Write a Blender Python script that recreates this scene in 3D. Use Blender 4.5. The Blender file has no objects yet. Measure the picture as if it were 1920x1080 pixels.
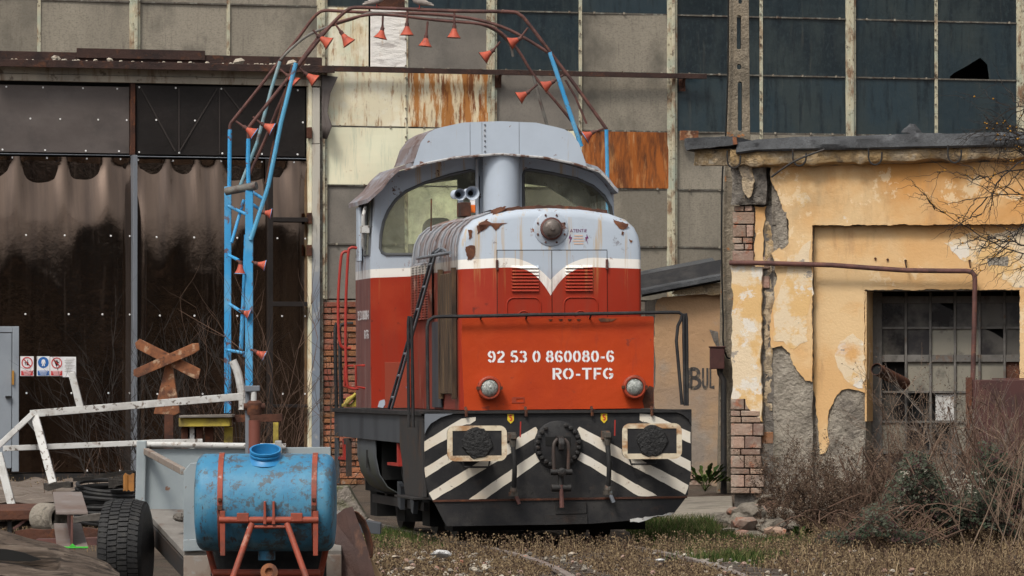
import bpy, bmesh, math, random
import numpy as np
from mathutils import Vector, Matrix
from mathutils.geometry import tessellate_polygon
R = math.radians
rnd = random.Random(7)
sc = bpy.context.scene
col = sc.collection

# ---------------------------------------------------------------- camera
FPX, EYE, HORIZON = 10153.0, 1.64, 720.0        # focal length in photo pixels, eye height above the rail, horizon row
PITCH = math.atan((HORIZON - 540) / FPX)
cam = bpy.data.cameras.new('camera'); camo = bpy.data.objects.new('camera', cam); col.objects.link(camo)
cam.sensor_width = 36; cam.lens = 36 * FPX / 1920
cam.clip_start = 0.5; cam.clip_end = 3000
camo.location = (0, 0, EYE); camo.rotation_euler = (R(90) + PITCH, 0, 0)
sc.camera = camo

# ---------------------------------------------------------------- overcast sky, soft sun
SUN_EL, SUN_AZ = 52, -28          # degrees; azimuth from behind the camera, negative = from the left
w = bpy.data.worlds.new('World'); sc.world = w; w.use_nodes = True
nt = w.node_tree; nt.nodes.clear()
sky = nt.nodes.new('ShaderNodeTexSky'); sky.sky_type = 'NISHITA'; sky.sun_disc = False
sky.sun_elevation = R(SUN_EL); sky.sun_rotation = R(180 - SUN_AZ)
sky.air_density = 1.0; sky.dust_density = 6.0; sky.ozone_density = 1.0
hs = nt.nodes.new('ShaderNodeHueSaturation'); hs.inputs['Saturation'].default_value = 0.06
bg = nt.nodes.new('ShaderNodeBackground'); bg.inputs['Strength'].default_value = 0.10
wo = nt.nodes.new('ShaderNodeOutputWorld')
nt.links.new(sky.outputs[0], hs.inputs['Color']); nt.links.new(hs.outputs[0], bg.inputs['Color']); nt.links.new(bg.outputs[0], wo.inputs['Surface'])
sl = bpy.data.lights.new('sun', 'SUN'); sl.energy = 1.5; sl.angle = R(12); sl.color = (1, .91, .78)
so = bpy.data.objects.new('sun', sl); col.objects.link(so)
d = Vector((math.sin(R(SUN_AZ)) * math.cos(R(SUN_EL)), -math.cos(R(SUN_AZ)) * math.cos(R(SUN_EL)), math.sin(R(SUN_EL))))
so.rotation_euler = d.to_track_quat('Z', 'Y').to_euler(); so.location = (0, 0, 30)
vs = sc.view_settings
sc.display_settings.display_device = 'sRGB'
vs.view_transform = 'Standard'; vs.look = 'None'; vs.exposure = 0.45; vs.gamma = 1; vs.use_curve_mapping = False
sc.cycles.max_bounces = 6; sc.cycles.diffuse_bounces = 3; sc.cycles.glossy_bounces = 3; sc.cycles.transparent_max_bounces = 8
sc.cycles.use_denoising = True

# ---------------------------------------------------------------- survey: where a point of a known plane stands
def ray(px, py):
    a, b = (px - 960) / FPX, (540 - py) / FPX
    return Vector((a, math.cos(PITCH) - b * math.sin(PITCH), math.sin(PITCH) + b * math.cos(PITCH)))
def at(px, py, D):
    r = ray(px, py); k = D / r.y
    return Vector((r.x * k, D, EYE + r.z * k))
class Frame:
    """A local frame standing on the ground: x along the front, y into depth, z up."""
    def __init__(s, x, y, deg):
        s.o = Vector((x, y, 0)); s.a = R(deg)
        s.ex = Vector((math.cos(s.a), math.sin(s.a), 0)); s.ey = Vector((-math.sin(s.a), math.cos(s.a), 0))
    def q(s, px, py, ty=0.0):
        r = ray(px, py); c = Vector((0, 0, EYE)) - s.o
        k = (ty - c.dot(s.ey)) / r.dot(s.ey); p = c + r * k
        return p.dot(s.ex), p.z
    def world(s, x, y, z): return s.o + s.ex * x + s.ey * y + Vector((0, 0, z))
    def place(s, o): o.location = s.o; o.rotation_euler = (0, 0, s.a); return o

# ---------------------------------------------------------------- scene objects
def empty(name, loc=(0, 0, 0), rz=0.0):
    o = bpy.data.objects.new(name, None); col.objects.link(o); o.location = loc; o.rotation_euler = (0, 0, rz); o.empty_display_size = .1
    return o
def tag(o, label=None, cat=None, group=None, kind=None):
    if label: o['label'] = label
    if cat: o['category'] = cat
    if group: o['group'] = group
    if kind: o['kind'] = kind
    return o
def copy_tree(o, parent=None):
    c = o.copy(); col.objects.link(c); c.parent = parent
    for ch in o.children: copy_tree(ch, c)
    return c

class MB:
    def __init__(s): s.v = []; s.f = []; s.m = []; s.cm = 0
    def add(s, vs, fs):
        n = len(s.v); s.v += [tuple(v) for v in vs]
        for f in fs: s.f.append(tuple(i + n for i in f)); s.m.append(s.cm)
        return s
    def box(s, x0, x1, y0, y1, z0, z1):
        return s.add([(x0,y0,z0),(x1,y0,z0),(x1,y1,z0),(x0,y1,z0),(x0,y0,z1),(x1,y0,z1),(x1,y1,z1),(x0,y1,z1)],
                     [(0,3,2,1),(4,5,6,7),(0,1,5,4),(1,2,6,5),(2,3,7,6),(3,0,4,7)])
    def hexa(s, p):   # 8 corners: bottom 4 ccw, top 4 ccw
        return s.add(p, [(0,3,2,1),(4,5,6,7),(0,1,5,4),(1,2,6,5),(2,3,7,6),(3,0,4,7)])
    def bar(s, a, b, w_, h_, up=(0, 0, 1)):
        a = Vector(a); b = Vector(b); t = (b - a).normalized(); u = Vector(up)
        if abs(t.dot(u)) > .95: u = Vector((0, 1, 0))
        x = t.cross(u).normalized(); z = x.cross(t).normalized()
        P = []
        for e in (a, b):
            P.append([e - x*w_/2 - z*h_/2, e + x*w_/2 - z*h_/2, e + x*w_/2 + z*h_/2, e - x*w_/2 + z*h_/2])
        return s.add(P[0] + P[1], [(0,1,2,3),(7,6,5,4),(0,4,5,1),(1,5,6,2),(2,6,7,3),(3,7,4,0)])
    def tube(s, pts, r, n=8, caps=True, closed=False):
        pts = [Vector(p) for p in pts]; k = len(pts)
        rs = r if isinstance(r, (list, tuple)) else [r] * k
        prev = None; vs = []
        for i, p in enumerate(pts):
            if closed: t = pts[(i + 1) % k] - pts[i - 1]
            else: t = pts[min(i + 1, k - 1)] - pts[max(i - 1, 0)]
            t = t.normalized() if t.length > 1e-9 else Vector((0, 0, 1))
            if prev is None: u = t.orthogonal().normalized()
            else:
                u = prev - t * prev.dot(t); u = u.normalized() if u.length > 1e-6 else t.orthogonal().normalized()
            prev = u; v = t.cross(u)
            for j in range(n):
                a = 2 * math.pi * j / n
                vs.append(p + (u * math.cos(a) + v * math.sin(a)) * rs[i])
        fs = []
        for i in range(k if closed else k - 1):
            a, b = i * n, ((i + 1) % k) * n
            for j in range(n): fs.append((a + j, a + (j + 1) % n, b + (j + 1) % n, b + j))
        if caps and not closed: fs += [tuple(range(n))[::-1], tuple(range((k - 1) * n, k * n))]
        return s.add(vs, fs)
    def lathe(s, prof, o, axis, n=24, cap0=True, cap1=True):
        o = Vector(o); ax = Vector(axis).normalized(); u = ax.orthogonal().normalized(); v = ax.cross(u); vs = []
        for (r_, h_) in prof:
            for j in range(n):
                a = 2 * math.pi * j / n
                vs.append(o + ax * h_ + (u * math.cos(a) + v * math.sin(a)) * r_)
        fs = []
        for i in range(len(prof) - 1):
            for j in range(n): fs.append((i*n + j, i*n + (j+1) % n, (i+1)*n + (j+1) % n, (i+1)*n + j))
        if cap0: fs.append(tuple(range(n))[::-1])
        if cap1: fs.append(tuple(range((len(prof)-1)*n, len(prof)*n)))
        return s.add(vs, fs)
    def plate(s, outer, fn, d0, d1, holes=(), sides=True):
        """polygon with holes in a plane, extruded: fn(a, b, d) -> 3-D point"""
        loops = [list(outer)] + [list(h) for h in holes]
        fl = [p for l in loops for p in l]; n = len(fl)
        tris = tessellate_polygon([[Vector((a, b, 0)) for a, b in l] for l in loops])
        fs = []
        for t in tris:
            (ax, ay), (bx, by), (cx, cy) = fl[t[0]], fl[t[1]], fl[t[2]]
            if (bx-ax)*(cy-ay) - (by-ay)*(cx-ax) < 0: t = (t[0], t[2], t[1])
            fs.append(tuple(t)); 
            if d1 != d0: fs.append((t[2] + n, t[1] + n, t[0] + n))
        vs = [fn(a, b, d0) for a, b in fl]
        if d1 != d0:
            vs += [fn(a, b, d1) for a, b in fl]
            k = 0
            if sides:
                for l in loops:
                    m = len(l)
                    for i in range(m): fs.append((k + i, k + n + i, k + n + (i+1) % m, k + (i+1) % m))
                    k += m
        return s.add(vs, fs)
    def grid(s, fn, nu, nv):
        vs = [fn(i / nu, j / nv) for j in range(nv + 1) for i in range(nu + 1)]
        return s.add(vs, [(j*(nu+1)+i, j*(nu+1)+i+1, (j+1)*(nu+1)+i+1, (j+1)*(nu+1)+i) for j in range(nv) for i in range(nu)])
    def build(s, name, mats, parent=None, smooth=False, bevel=0, fix=True):
        me = bpy.data.meshes.new(name); me.from_pydata(s.v, [], s.f)
        if not isinstance(mats, (list, tuple)): mats = [mats]
        for m in mats: me.materials.append(m)
        if len(mats) > 1: me.polygons.foreach_set('material_index', s.m)
        if fix:
            bm = bmesh.new(); bm.from_mesh(me); bmesh.ops.recalc_face_normals(bm, faces=bm.faces); bm.to_mesh(me); bm.free()
        if smooth:
            me.polygons.foreach_set('use_smooth', [True] * len(me.polygons))
            me.set_sharp_from_angle(angle=R(38)) if hasattr(me, 'set_sharp_from_angle') else None
        me.update()
        o = bpy.data.objects.new(name, me); col.objects.link(o); o.parent = parent
        if bevel:
            b = o.modifiers.new('bevel', 'BEVEL'); b.width = bevel; b.segments = 2; b.limit_method = 'ANGLE'; b.angle_limit = R(40)
            b.harden_normals = False
        return o
def XZ(a, b, d): return (a, d, b)          # plates facing the front: a across, b up, d depth
def YZ(a, b, d): return (d, a, b)          # plates on a side: a along, b up
def arc(cx, cy, rx, ry, a0, a1, n=10):
    return [(cx + rx * math.cos(R(a0 + (a1 - a0) * i / n)), cy + ry * math.sin(R(a0 + (a1 - a0) * i / n))) for i in range(n + 1)]
def rrect(x0, x1, y0, y1, r, n=4):
    return arc(x1-r, y1-r, r, r, 0, 90, n) + arc(x0+r, y1-r, r, r, 90, 180, n) + arc(x0+r, y0+r, r, r, 180, 270, n) + arc(x1-r, y0+r, r, r, 270, 360, n)
def smooth_path(pts, k=5):
    P = [Vector(p) for p in pts]; out = []
    for i in range(len(P) - 1):
        p0, p1, p2, p3 = P[max(i-1, 0)], P[i], P[i+1], P[min(i+2, len(P)-1)]
        for j in range(k):
            t = j / k
            out.append(.5 * ((2*p1) + (p2-p0)*t + (2*p0-5*p1+4*p2-p3)*t*t + (3*p1-p0-3*p2+p3)*t*t*t))
    return out + [P[-1]]
def jag(poly, amp, step, seed, skip=()):
    """the outline of broken plaster: every edge cut into short uneven steps (edges listed in skip stay straight)"""
    g = random.Random(seed); out = []; n = len(poly)
    for i in range(n):
        a, b = poly[i], poly[(i + 1) % n]; L = math.hypot(b[0]-a[0], b[1]-a[1]); out.append(a)
        if i in skip or L < step: continue
        k = int(L / step); nx, ny = -(b[1]-a[1]) / L, (b[0]-a[0]) / L; drift = 0
        for j in range(1, k):
            t = (j + g.uniform(-.3, .3)) / k; drift = drift * .6 + g.uniform(-amp, amp)
            out.append((a[0] + (b[0]-a[0]) * t + nx * drift, a[1] + (b[1]-a[1]) * t + ny * drift))
    return out

# ---------------------------------------------------------------- materials
def L(color, scale, lo, hi, amt=1.0, st=(1, 1, 1), det=6, rgh=.6, z=None, rough=None):
    return dict(color=color, scale=scale, lo=lo, hi=hi, amt=amt, st=st, det=det, rgh=rgh, z=z, rough=rough)
_seed = [0]
def noise_mask(nt, co, scale, lo, hi, st=(1, 1, 1), det=6, rgh=.6):
    N = nt.nodes.new; _seed[0] += 1
    mp = N('ShaderNodeMapping'); mp.inputs['Scale'].default_value = st; g = random.Random(_seed[0])
    mp.inputs['Location'].default_value = (g.uniform(-50, 50), g.uniform(-50, 50), g.uniform(-50, 50))
    nt.links.new(co, mp.inputs['Vector'])
    nz = N('ShaderNodeTexNoise'); nz.inputs['Scale'].default_value = scale; nz.inputs['Detail'].default_value = det; nz.inputs['Roughness'].default_value = rgh
    nt.links.new(mp.outputs[0], nz.inputs['Vector'])
    mr = N('ShaderNodeMapRange'); mr.inputs['From Min'].default_value = lo; mr.inputs['From Max'].default_value = hi; mr.clamp = True
    nt.links.new(nz.outputs['Fac'], mr.inputs['Value'])
    return mr.outputs[0], nz.outputs['Fac']
def mixc(nt, fac, a, b):
    m = nt.nodes.new('ShaderNodeMix'); m.data_type = 'RGBA'
    if isinstance(fac, (int, float)): m.inputs[0].default_value = fac
    else: nt.links.new(fac, m.inputs[0])
    for k, c in ((6, a), (7, b)):
        if isinstance(c, (tuple, list)): m.inputs[k].default_value = (*c[:3], 1)
        else: nt.links.new(c, m.inputs[k])
    return m.outputs[2]
def math_(nt, op, a, b=None):
    m = nt.nodes.new('ShaderNodeMath'); m.operation = op
    for k, c in enumerate((a, b)):
        if c is None: continue
        if isinstance(c, (int, float)): m.inputs[k].default_value = c
        else: nt.links.new(c, m.inputs[k])
    return m.outputs[0]
def mat(name, base, rough=.75, metal=0.0, layers=(), bump=None, rand=0.0, spec=.4, basefn=None, hue=0.0):
    m = bpy.data.materials.new(name); m.use_nodes = True; nt = m.node_tree; bs = nt.nodes['Principled BSDF']
    tc = nt.nodes.new('ShaderNodeTexCoord'); co = tc.outputs['Object']
    sx = nt.nodes.new('ShaderNodeSeparateXYZ'); nt.links.new(co, sx.inputs[0])
    c = basefn(nt, sx) if basefn else base
    if rand:
        oi = nt.nodes.new('ShaderNodeObjectInfo')
        h = nt.nodes.new('ShaderNodeHueSaturation')
        mr = nt.nodes.new('ShaderNodeMapRange'); mr.inputs['To Min'].default_value = 1 - rand; mr.inputs['To Max'].default_value = 1 + rand
        nt.links.new(oi.outputs['Random'], mr.inputs['Value']); nt.links.new(mr.outputs[0], h.inputs['Value'])
        if hue:
            r2 = math_(nt, 'FRACT', math_(nt, 'MULTIPLY', oi.outputs['Random'], 17.3))
            mr2 = nt.nodes.new('ShaderNodeMapRange'); mr2.inputs['To Min'].default_value = .5 - hue; mr2.inputs['To Max'].default_value = .5 + hue
            nt.links.new(r2, mr2.inputs['Value']); nt.links.new(mr2.outputs[0], h.inputs['Hue'])
        if isinstance(c, (tuple, list)): h.inputs['Color'].default_value = (*c, 1)
        else: nt.links.new(c, h.inputs['Color'])
        c = h.outputs[0]
    rg = rough
    for l in layers:
        f, _ = noise_mask(nt, co, l['scale'], l['lo'], l['hi'], l['st'], l['det'], l['rgh'])
        if l['amt'] != 1: f = math_(nt, 'MULTIPLY', f, l['amt'])
        if l['z']:
            mr = nt.nodes.new('ShaderNodeMapRange'); mr.clamp = True
            mr.inputs['From Min'].default_value = l['z'][0]; mr.inputs['From Max'].default_value = l['z'][1]
            nt.links.new(sx.outputs[2], mr.inputs['Value']); f = math_(nt, 'MULTIPLY', f, mr.outputs[0])
        c = mixc(nt, f, c, l['color'])
        if l['rough'] is not None:
            mm = nt.nodes.new('ShaderNodeMix'); nt.links.new(f, mm.inputs[0]); mm.inputs[3].default_value = l['rough']
            if isinstance(rg, (int, float)): mm.inputs[2].default_value = rg
            else: nt.links.new(rg, mm.inputs[2])
            rg = mm.outputs[0]
    if isinstance(c, (tuple, list)): bs.inputs['Base Color'].default_value = (*c, 1)
    else: nt.links.new(c, bs.inputs['Base Color'])
    if isinstance(rg, (int, float)): bs.inputs['Roughness'].default_value = rg
    else: nt.links.new(rg, bs.inputs['Roughness'])
    bs.inputs['Metallic'].default_value = metal; bs.inputs['Specular IOR Level'].default_value = spec
    if bump:
        hsum = None
        for (scale, dist, st) in bump:
            _, fac = noise_mask(nt, co, scale, 0, 1, st, 8, .65)
            t = math_(nt, 'MULTIPLY', fac, dist)
            hsum = t if hsum is None else math_(nt, 'ADD', hsum, t)
        bn = nt.nodes.new('ShaderNodeBump'); bn.inputs['Distance'].default_value = 1.0; bn.inputs['Strength'].default_value = 1.0
        nt.links.new(hsum, bn.inputs['Height']); nt.links.new(bn.outputs[0], bs.inputs['Normal'])
    return m

RUST, RUSTD, RUSTO = (.085, .032, .018), (.035, .016, .012), (.24, .075, .018)
M = {}
M['rust_dark'] = mat('rust_dark', (.05, .026, .021), .85, layers=[L((.025, .015, .014), 4, .45, .65), L((.12, .045, .02), 8, .57, .7, .7)], bump=[(30, .01, (1,1,1))])
M['rust'] = mat('rust', RUST, .85, layers=[L(RUSTD, 4, .45, .65), L(RUSTO, 9, .56, .72, .6)], bump=[(30, .01, (1,1,1))])
M['rust_pipe'] = mat('rust_pipe', (.115, .05, .042), .75, layers=[L((.055, .026, .024), 6, .45, .65), L((.2, .08, .04), 14, .58, .7, .6)])
M['rust_bright'] = mat('rust_bright', (.25, .095, .04), .8, layers=[L((.1, .042, .025), 7, .42, .62), L((.46, .33, .22), 9, .56, .66, .75), L((.06, .03, .02), 25, .58, .68, .8)], bump=[(40, .004, (1,1,1))])
M['black_paint'] = mat('black_paint', (.013, .013, .015), .6, layers=[L((.035, .033, .032), 5, .45, .7), L((.06, .035, .024), 11, .62, .75, .5), L((.006, .006, .007), 18, .6, .7)], bump=[(60, .002, (1,1,1))])
M['dark_metal'] = mat('dark_metal', (.02, .019, .019), .6, layers=[L((.05, .03, .022), 8, .52, .72, .7), L((.008, .008, .008), 13, .55, .7)], bump=[(50, .004, (1,1,1))])
M['under_black'] = mat('under_black', (.008, .008, .008), .9)
M['grease'] = mat('grease', (.012, .012, .013), .45, layers=[L((.03, .03, .03), 30, .5, .7)], bump=[(30, .03, (1,1,1))])
M['rubber'] = mat('rubber', (.014, .014, .015), .7, layers=[L((.04, .038, .034), 10, .5, .75, .7)], bump=[(60, .004, (1,1,1))])
M['white_chip'] = mat('white_chip', (.52, .52, .51), .75, layers=[L((.34, .32, .3), 5, .47, .68, .8), L((.1, .075, .06), 18, .585, .63, .9), L((.22, .15, .1), 8, .6, .68, .7)], bump=[(40, .004, (1,1,1))])

# ================================================================ GROUND
def ground_z(x, y):
    t = min(1, max(0, (y - 60) / 13)); t = t*t*(3-2*t)
    k = min(1, max(0, (y - 66) / 10)) if x > 1.2 else 1
    z = .27 * t * k
    return z
def build_ground():
    xs = np.concatenate([[-600, -200, -60, -25], np.arange(-12, 14.01, .35), [25, 60, 200, 600]])
    ys = np.concatenate([[-300, -60, 0, 20, 34], np.arange(40, 86.01, .35), [100, 150, 300, 900]])
    g = np.random.default_rng(3)
    vs = []
    for y in ys:
        for x in xs:
            z = ground_z(x, y)
            if 40 < y < 86 and -12 < x < 14:
                z += .018 * math.sin(x*2.1 + y*.7) + .015 * math.sin(x*.9 - y*1.9) + g.uniform(-.012, .012) - .09
            else: z -= .09
            vs.append((x, y, z))
    n = len(xs)
    fs = [(j*n+i, j*n+i+1, (j+1)*n+i+1, (j+1)*n+i) for j in range(len(ys)-1) for i in range(n-1)]
    mb = MB().add(vs, fs)
    m = mat('ground', (.088, .062, .044), .95, layers=[L((.05, .037, .028), .8, .42, .62), L((.15, .12, .09), 2.5, .52, .7, .7), L((.03, .045, .014), 1.1, .58, .7, .5), L((.24, .2, .16), 20, .6, .72, .6)], bump=[(14, .06, (1,1,1)), (60, .02, (1,1,1))])
    o = mb.build('ground', m, fix=False, smooth=True); tag(o, 'brown trodden yard ground between the hall and the viewer', kind='structure')
build_ground()

# ================================================================ ENGINE HALL (facade)
HF = Frame(0, 79.2, 19.3)
q = HF.q
hall = HF.place(empty('engine_hall')); tag(hall, 'old glazed steel engine hall with patched panes and tall dark doors', 'building')

M['pane_dark'] = mat('pane_dark', (.018, .032, .041), .28, rand=.5, spec=.5, layers=[L((.034, .046, .047), 1.6, .44, .62, .85, (1, 1, .5)), L((.009, .016, .022), 3, .5, .64, .8, (3, 1, .4)), L((.03, .045, .05), 26, .52, .62, .5, (1, 1, .5)), L((.14, .15, .14), 60, .66, .74, .35), L((.09, .085, .07), 5, .6, .75, .35, (4, 1, .35))], bump=[(140, .002, (1,1,1)), (3, .01, (1,1,1))])
M['pane_beige'] = mat('pane_beige', (.255, .228, .185), .6, rand=.22, spec=.3, layers=[L((.10, .092, .078), .9, .50, .66, .85, (1, 1, .8)), L((.34, .305, .245), 1.7, .5, .66, .7, (1, 1, .6)), L((.15, .13, .1), 24, .5, .64, .45, (1, 1, 2.5)), L((.10, .09, .075), 40, .5, .7, .4), L((.12, .105, .085), 5, .55, .72, .5, (5, 1, .3))], bump=[(140, .0025, (1,1,1))])
M['pane_grey'] = mat('pane_grey', (.2, .18, .158), .6, rand=.1, spec=.35, layers=[L((.13, .12, .108), 1.3, .45, .66, .8), L((.25, .228, .198), 2, .52, .68, .6), L((.1, .09, .08), 40, .5, .7, .35)], bump=[(140, .002, (1,1,1))])
M['sheet_rusty'] = mat('sheet_rusty', (.74, .62, .42), .75, layers=[L((.60, .58, .46), 2, .45, .6, .7), L((.42, .16, .03), 2.2, .46, .54, .95, (3, 1, .5), 9, .7), L((.2, .06, .014), 2.8, .52, .59, .95, (3, 1, .45), 9, .7), L((.03, .02, .016), 3.4, .545, .6, .95, (2.4, 1, .6), 9, .7, z=(4.62, 4.3))], bump=[(30, .004, (3,1,.5))])
M['sheet_rust_heavy'] = mat('sheet_rust_heavy', (.36, .105, .018), .8, layers=[L((.13, .04, .012), 2.2, .45, .58, .95, (2.4, 1, .45), 8, .7), L((.5, .24, .09), 3, .55, .66, .8, (3, 1, .4), 8, .7), L((.56, .42, .25), 2.4, .61, .69, .7, (3.5, 1, .4), 8, .7), L((.05, .02, .012), 3, .57, .7, .7, (2, 1, .5))], bump=[(30, .004, (3,1,.5))])
M['sheet_cream'] = mat('sheet_cream', (.80, .73, .54), .7, layers=[L((.62, .64, .5), 1.5, .48, .62, .85), L((.5, .3, .12), 2.4, .52, .64, .7, (4, 1, .4), 9, .7), L((.3, .13, .04), 3.2, .57, .63, .8, (3.5, 1, .5), 9, .72), L((.84, .8, .66), 4, .5, .62, .7), L((.2, .07, .025), 3.0, .655, .675, .95, (1, 1, 1), 9, .7), L((.3, .25, .15), 30, .6, .75, .4)], bump=[(25, .003, (2,1,.6))])
M['sheet_pale'] = mat('sheet_pale', (.78, .77, .58), .65, layers=[L((.84, .78, .58), 2, .42, .65, .8), L((.52, .56, .43), 3, .53, .68, .7, (4, 1, .4), 9, .7), L((.4, .24, .1), 3, .62, .68, .6, (4, 1, .5), 9, .7), L((.4, .22, .08), 8, .66, .74, .6)])
M['sheet_white'] = mat('sheet_white', (.80, .77, .73), .6, layers=[L((.46, .42, .4), 2.6, .52, .58, .85, (1, 1, 3.2), 6), L((.5, .3, .12), 4, .58, .7, .65, (3, 1, .4)), L((.82, .8, .78), 3, .55, .66, .6, (1, 1, 2.4))], bump=[(6, .02, (1,1,2.5))])
M['mullion'] = mat('mullion', (.5, .46, .34), .75, layers=[L((.36, .4, .33), 3, .45, .62, .8), L((.2, .1, .05), 6, .5, .64, .85, (1, 1, .5)), L((.07, .045, .03), 13, .56, .66, .8), L((.66, .62, .5), 9, .58, .7, .6)], bump=[(40, .006, (1,1,1))])
M['mullion_dark'] = mat('mullion_dark', (.11, .1, .085), .8, layers=[L((.3, .3, .26), 9, .52, .66, .7), L((.05, .03, .022), 14, .5, .65, .8)])
M['film'] = mat('film', (.25, .18, .14), .11, metal=1.0, spec=.4, layers=[L((.11, .085, .075), 1.2, .45, .7, .6, (6, 1, .4)), L((.23, .18, .15), 2.5, .55, .75, .5, (8, 1, .3), rough=.3)], bump=[(1.4, .006, (1,1,.7)), (4, .0012, (1.5,1,.7))])
M['film_matte'] = mat('film_matte', (.095, .079, .074), .6, spec=.4, layers=[L((.12, .102, .096), 1.5, .45, .64, .7, (1, 1, 2)), L((.06, .052, .05), 3, .5, .7, .6)], bump=[(160, .001, (1,1,1)), (3, .01, (1,1,1))])
M['film_black'] = mat('film_black', (.015, .0125, .012), .5, spec=.25, layers=[L((.026, .021, .02), 1.5, .45, .66, .8), L((.02, .017, .016), 3, .5, .7, .6)], bump=[(160, .001, (1,1,1)), (3, .012, (1,1,1))])
M['timber_cream'] = mat('timber_cream', (.43, .38, .31), .8, layers=[L((.3, .27, .23), 2.2, .45, .65, .8, (1, 1, .3)), L((.16, .1, .06), 5, .54, .7, .8, (2, 1, .4)), L((.07, .045, .03), 9, .6, .7, .7)], bump=[(30, .006, (1,1,.2))])
M['post_paint'] = mat('post_paint', (.5, .47, .41), .7, layers=[L((.19, .225, .28), .55, .30, .42, .97, (1, 1, .35), z=(4.0, 3.0)), L((.25, .13, .06), 3, .54, .68, .8, (2, 1, .35)), L((.05, .04, .035), 4, .6, .72, .7, (2, 1, .4)), L((.55, .52, .47), 6, .56, .7, .5)])
M['steel_grey'] = mat('steel_grey', (.16, .175, .2), .5, layers=[L((.1, .11, .125), 4, .5, .7, .6, (1, 1, .3)), L((.14, .08, .05), 12, .64, .74, .6)])
M['zinc_dot'] = mat('zinc_dot', (.75, .75, .75), .4)
M['film_brace'] = mat('film_brace', (.034, .027, .025), .6)
M['clip'] = mat('clip', (.3, .27, .22), .8, layers=[L((.1, .07, .05), 14, .45, .6)])
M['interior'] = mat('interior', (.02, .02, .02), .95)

# columns and rows of the glazing, read at mid height of the upper wall
XC = [-105, 73, 252, 428, 603, 762, 921, 1088, 1259, 1427, 1594, 1755, 1914, 2075]
US = [q(x, 130)[0] for x in XC]
ROWY = [-92, 16, 128, 239, 349, 459, 562]
ZS = [q(760, y)[1] for y in ROWY]
KIND = {}     # (col,row) -> kind; columns indexed by left line, rows by top line
for c_ in range(13):
    for r_ in range(6): KIND[c_, r_] = 'dark' if (c_ >= 8 or r_ == 0) else 'beige'
for c_ in range(4, 13): KIND[c_, 3] = 'beige'; KIND[c_, 4] = 'beige'; KIND[c_, 5] = 'beige'
KIND[6, 1] = 'dark'; KIND[6, 2] = 'grey'; KIND[7, 2] = 'beige'; KIND[7, 1] = 'beige'
KIND[4, 1] = 'split'; KIND[4, 2] = 'cream'; KIND[5, 2] = 'rusty'; KIND[4, 3] = 'pale'; KIND[7, 3] = 'heavy'; KIND[4, 4] = 'grey'; KIND[4, 5] = 'grey'; KIND[5, 1] = 'grey'
KIND[5, 3] = 'pale'; KIND[5, 4] = 'pale'; KIND[6, 3] = 'pale'; KIND[6, 4] = 'grey'
for c_ in (0, 1, 2, 3): KIND[c_, 0] = 'beige'
MK = dict(dark='pane_dark', beige='pane_beige', grey='pane_grey', cream='sheet_cream', rusty='sheet_rusty', pale='sheet_pale', heavy='sheet_rust_heavy')
G = .012
prng = random.Random(11)
for c_ in range(13):
    for r_ in range(6):
        if c_ < 4 and r_ >= 1 and not (r_ == 1): continue
        if c_ < 4 and r_ > 1: continue
        u0, u1, z1, z0 = US[c_] + G, US[c_+1] - G, ZS[r_] - G, ZS[r_+1] + G
        if c_ < 4 and r_ == 1: z0 = q(300, 108)[1]
        k = KIND[c_, r_]
        if k == 'split':
            um = q(691, 80)[0]
            for (a, b, mm) in ((u0, um - .01, 'sheet_cream'), (um + .01, u1, 'sheet_white')):
                MB().box(a + .01, b, -.035, -.02, z0, z1).build('sheet_panel', M[mm], hall, bevel=.004)
            continue
        if c_ == 11 and r_ == 1:      # the smashed pane, ragged hole at its lower edge
            h = [q(*p) for p in ((1781, 143), (1790, 136), (1812, 124), (1838, 108), (1851, 121), (1855, 145))]
            outer = [(u0, z0), (h[0][0], z0)] + h[:-1] + [(h[-1][0], z0), (u1, z0), (u1, z1), (u0, z1)]
            MB().plate(outer, XZ, -.006, .006).build('pane', M['pane_dark'], hall)
            continue
        t = prng.uniform(-.02, .02); s_ = prng.uniform(-.016, .016)
        if k in ('cream', 'rusty', 'pale', 'heavy'):
            nm = 'sheet_panel'
            mb = MB().grid(lambda a, b: (u0 + (u1-u0)*a, -.03 + .012*math.sin(a*6.2 + c_) * math.sin(b*5 + r_), z0 + (z1-z0)*b), 10, 8)
            mb.box(u0, u1, -.012, .01, z0, z1)
        else:
            nm = 'pane'
            mb = MB().hexa([(u0, -.006 + t, z0), (u1, -.006 + s_, z0), (u1, .006, z0), (u0, .006, z0), (u0, -.006 - s_, z1), (u1, -.006 - t, z1), (u1, .006, z1), (u0, .006, z1)])
        mb.build(nm, M[MK[k]], hall)
# brown board showing in the top pane behind the doves
a0, zt = q(697, -20); a1, zb = q(768, 16)
MB().plate([(a0 - .04, zt), (a0 + .02, zb + .1), (a0 + .12, zb + .02), (a1, zb + .02), (a1, zt)], XZ, -.016, -.008).build('board', M['rust'], hall)
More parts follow.
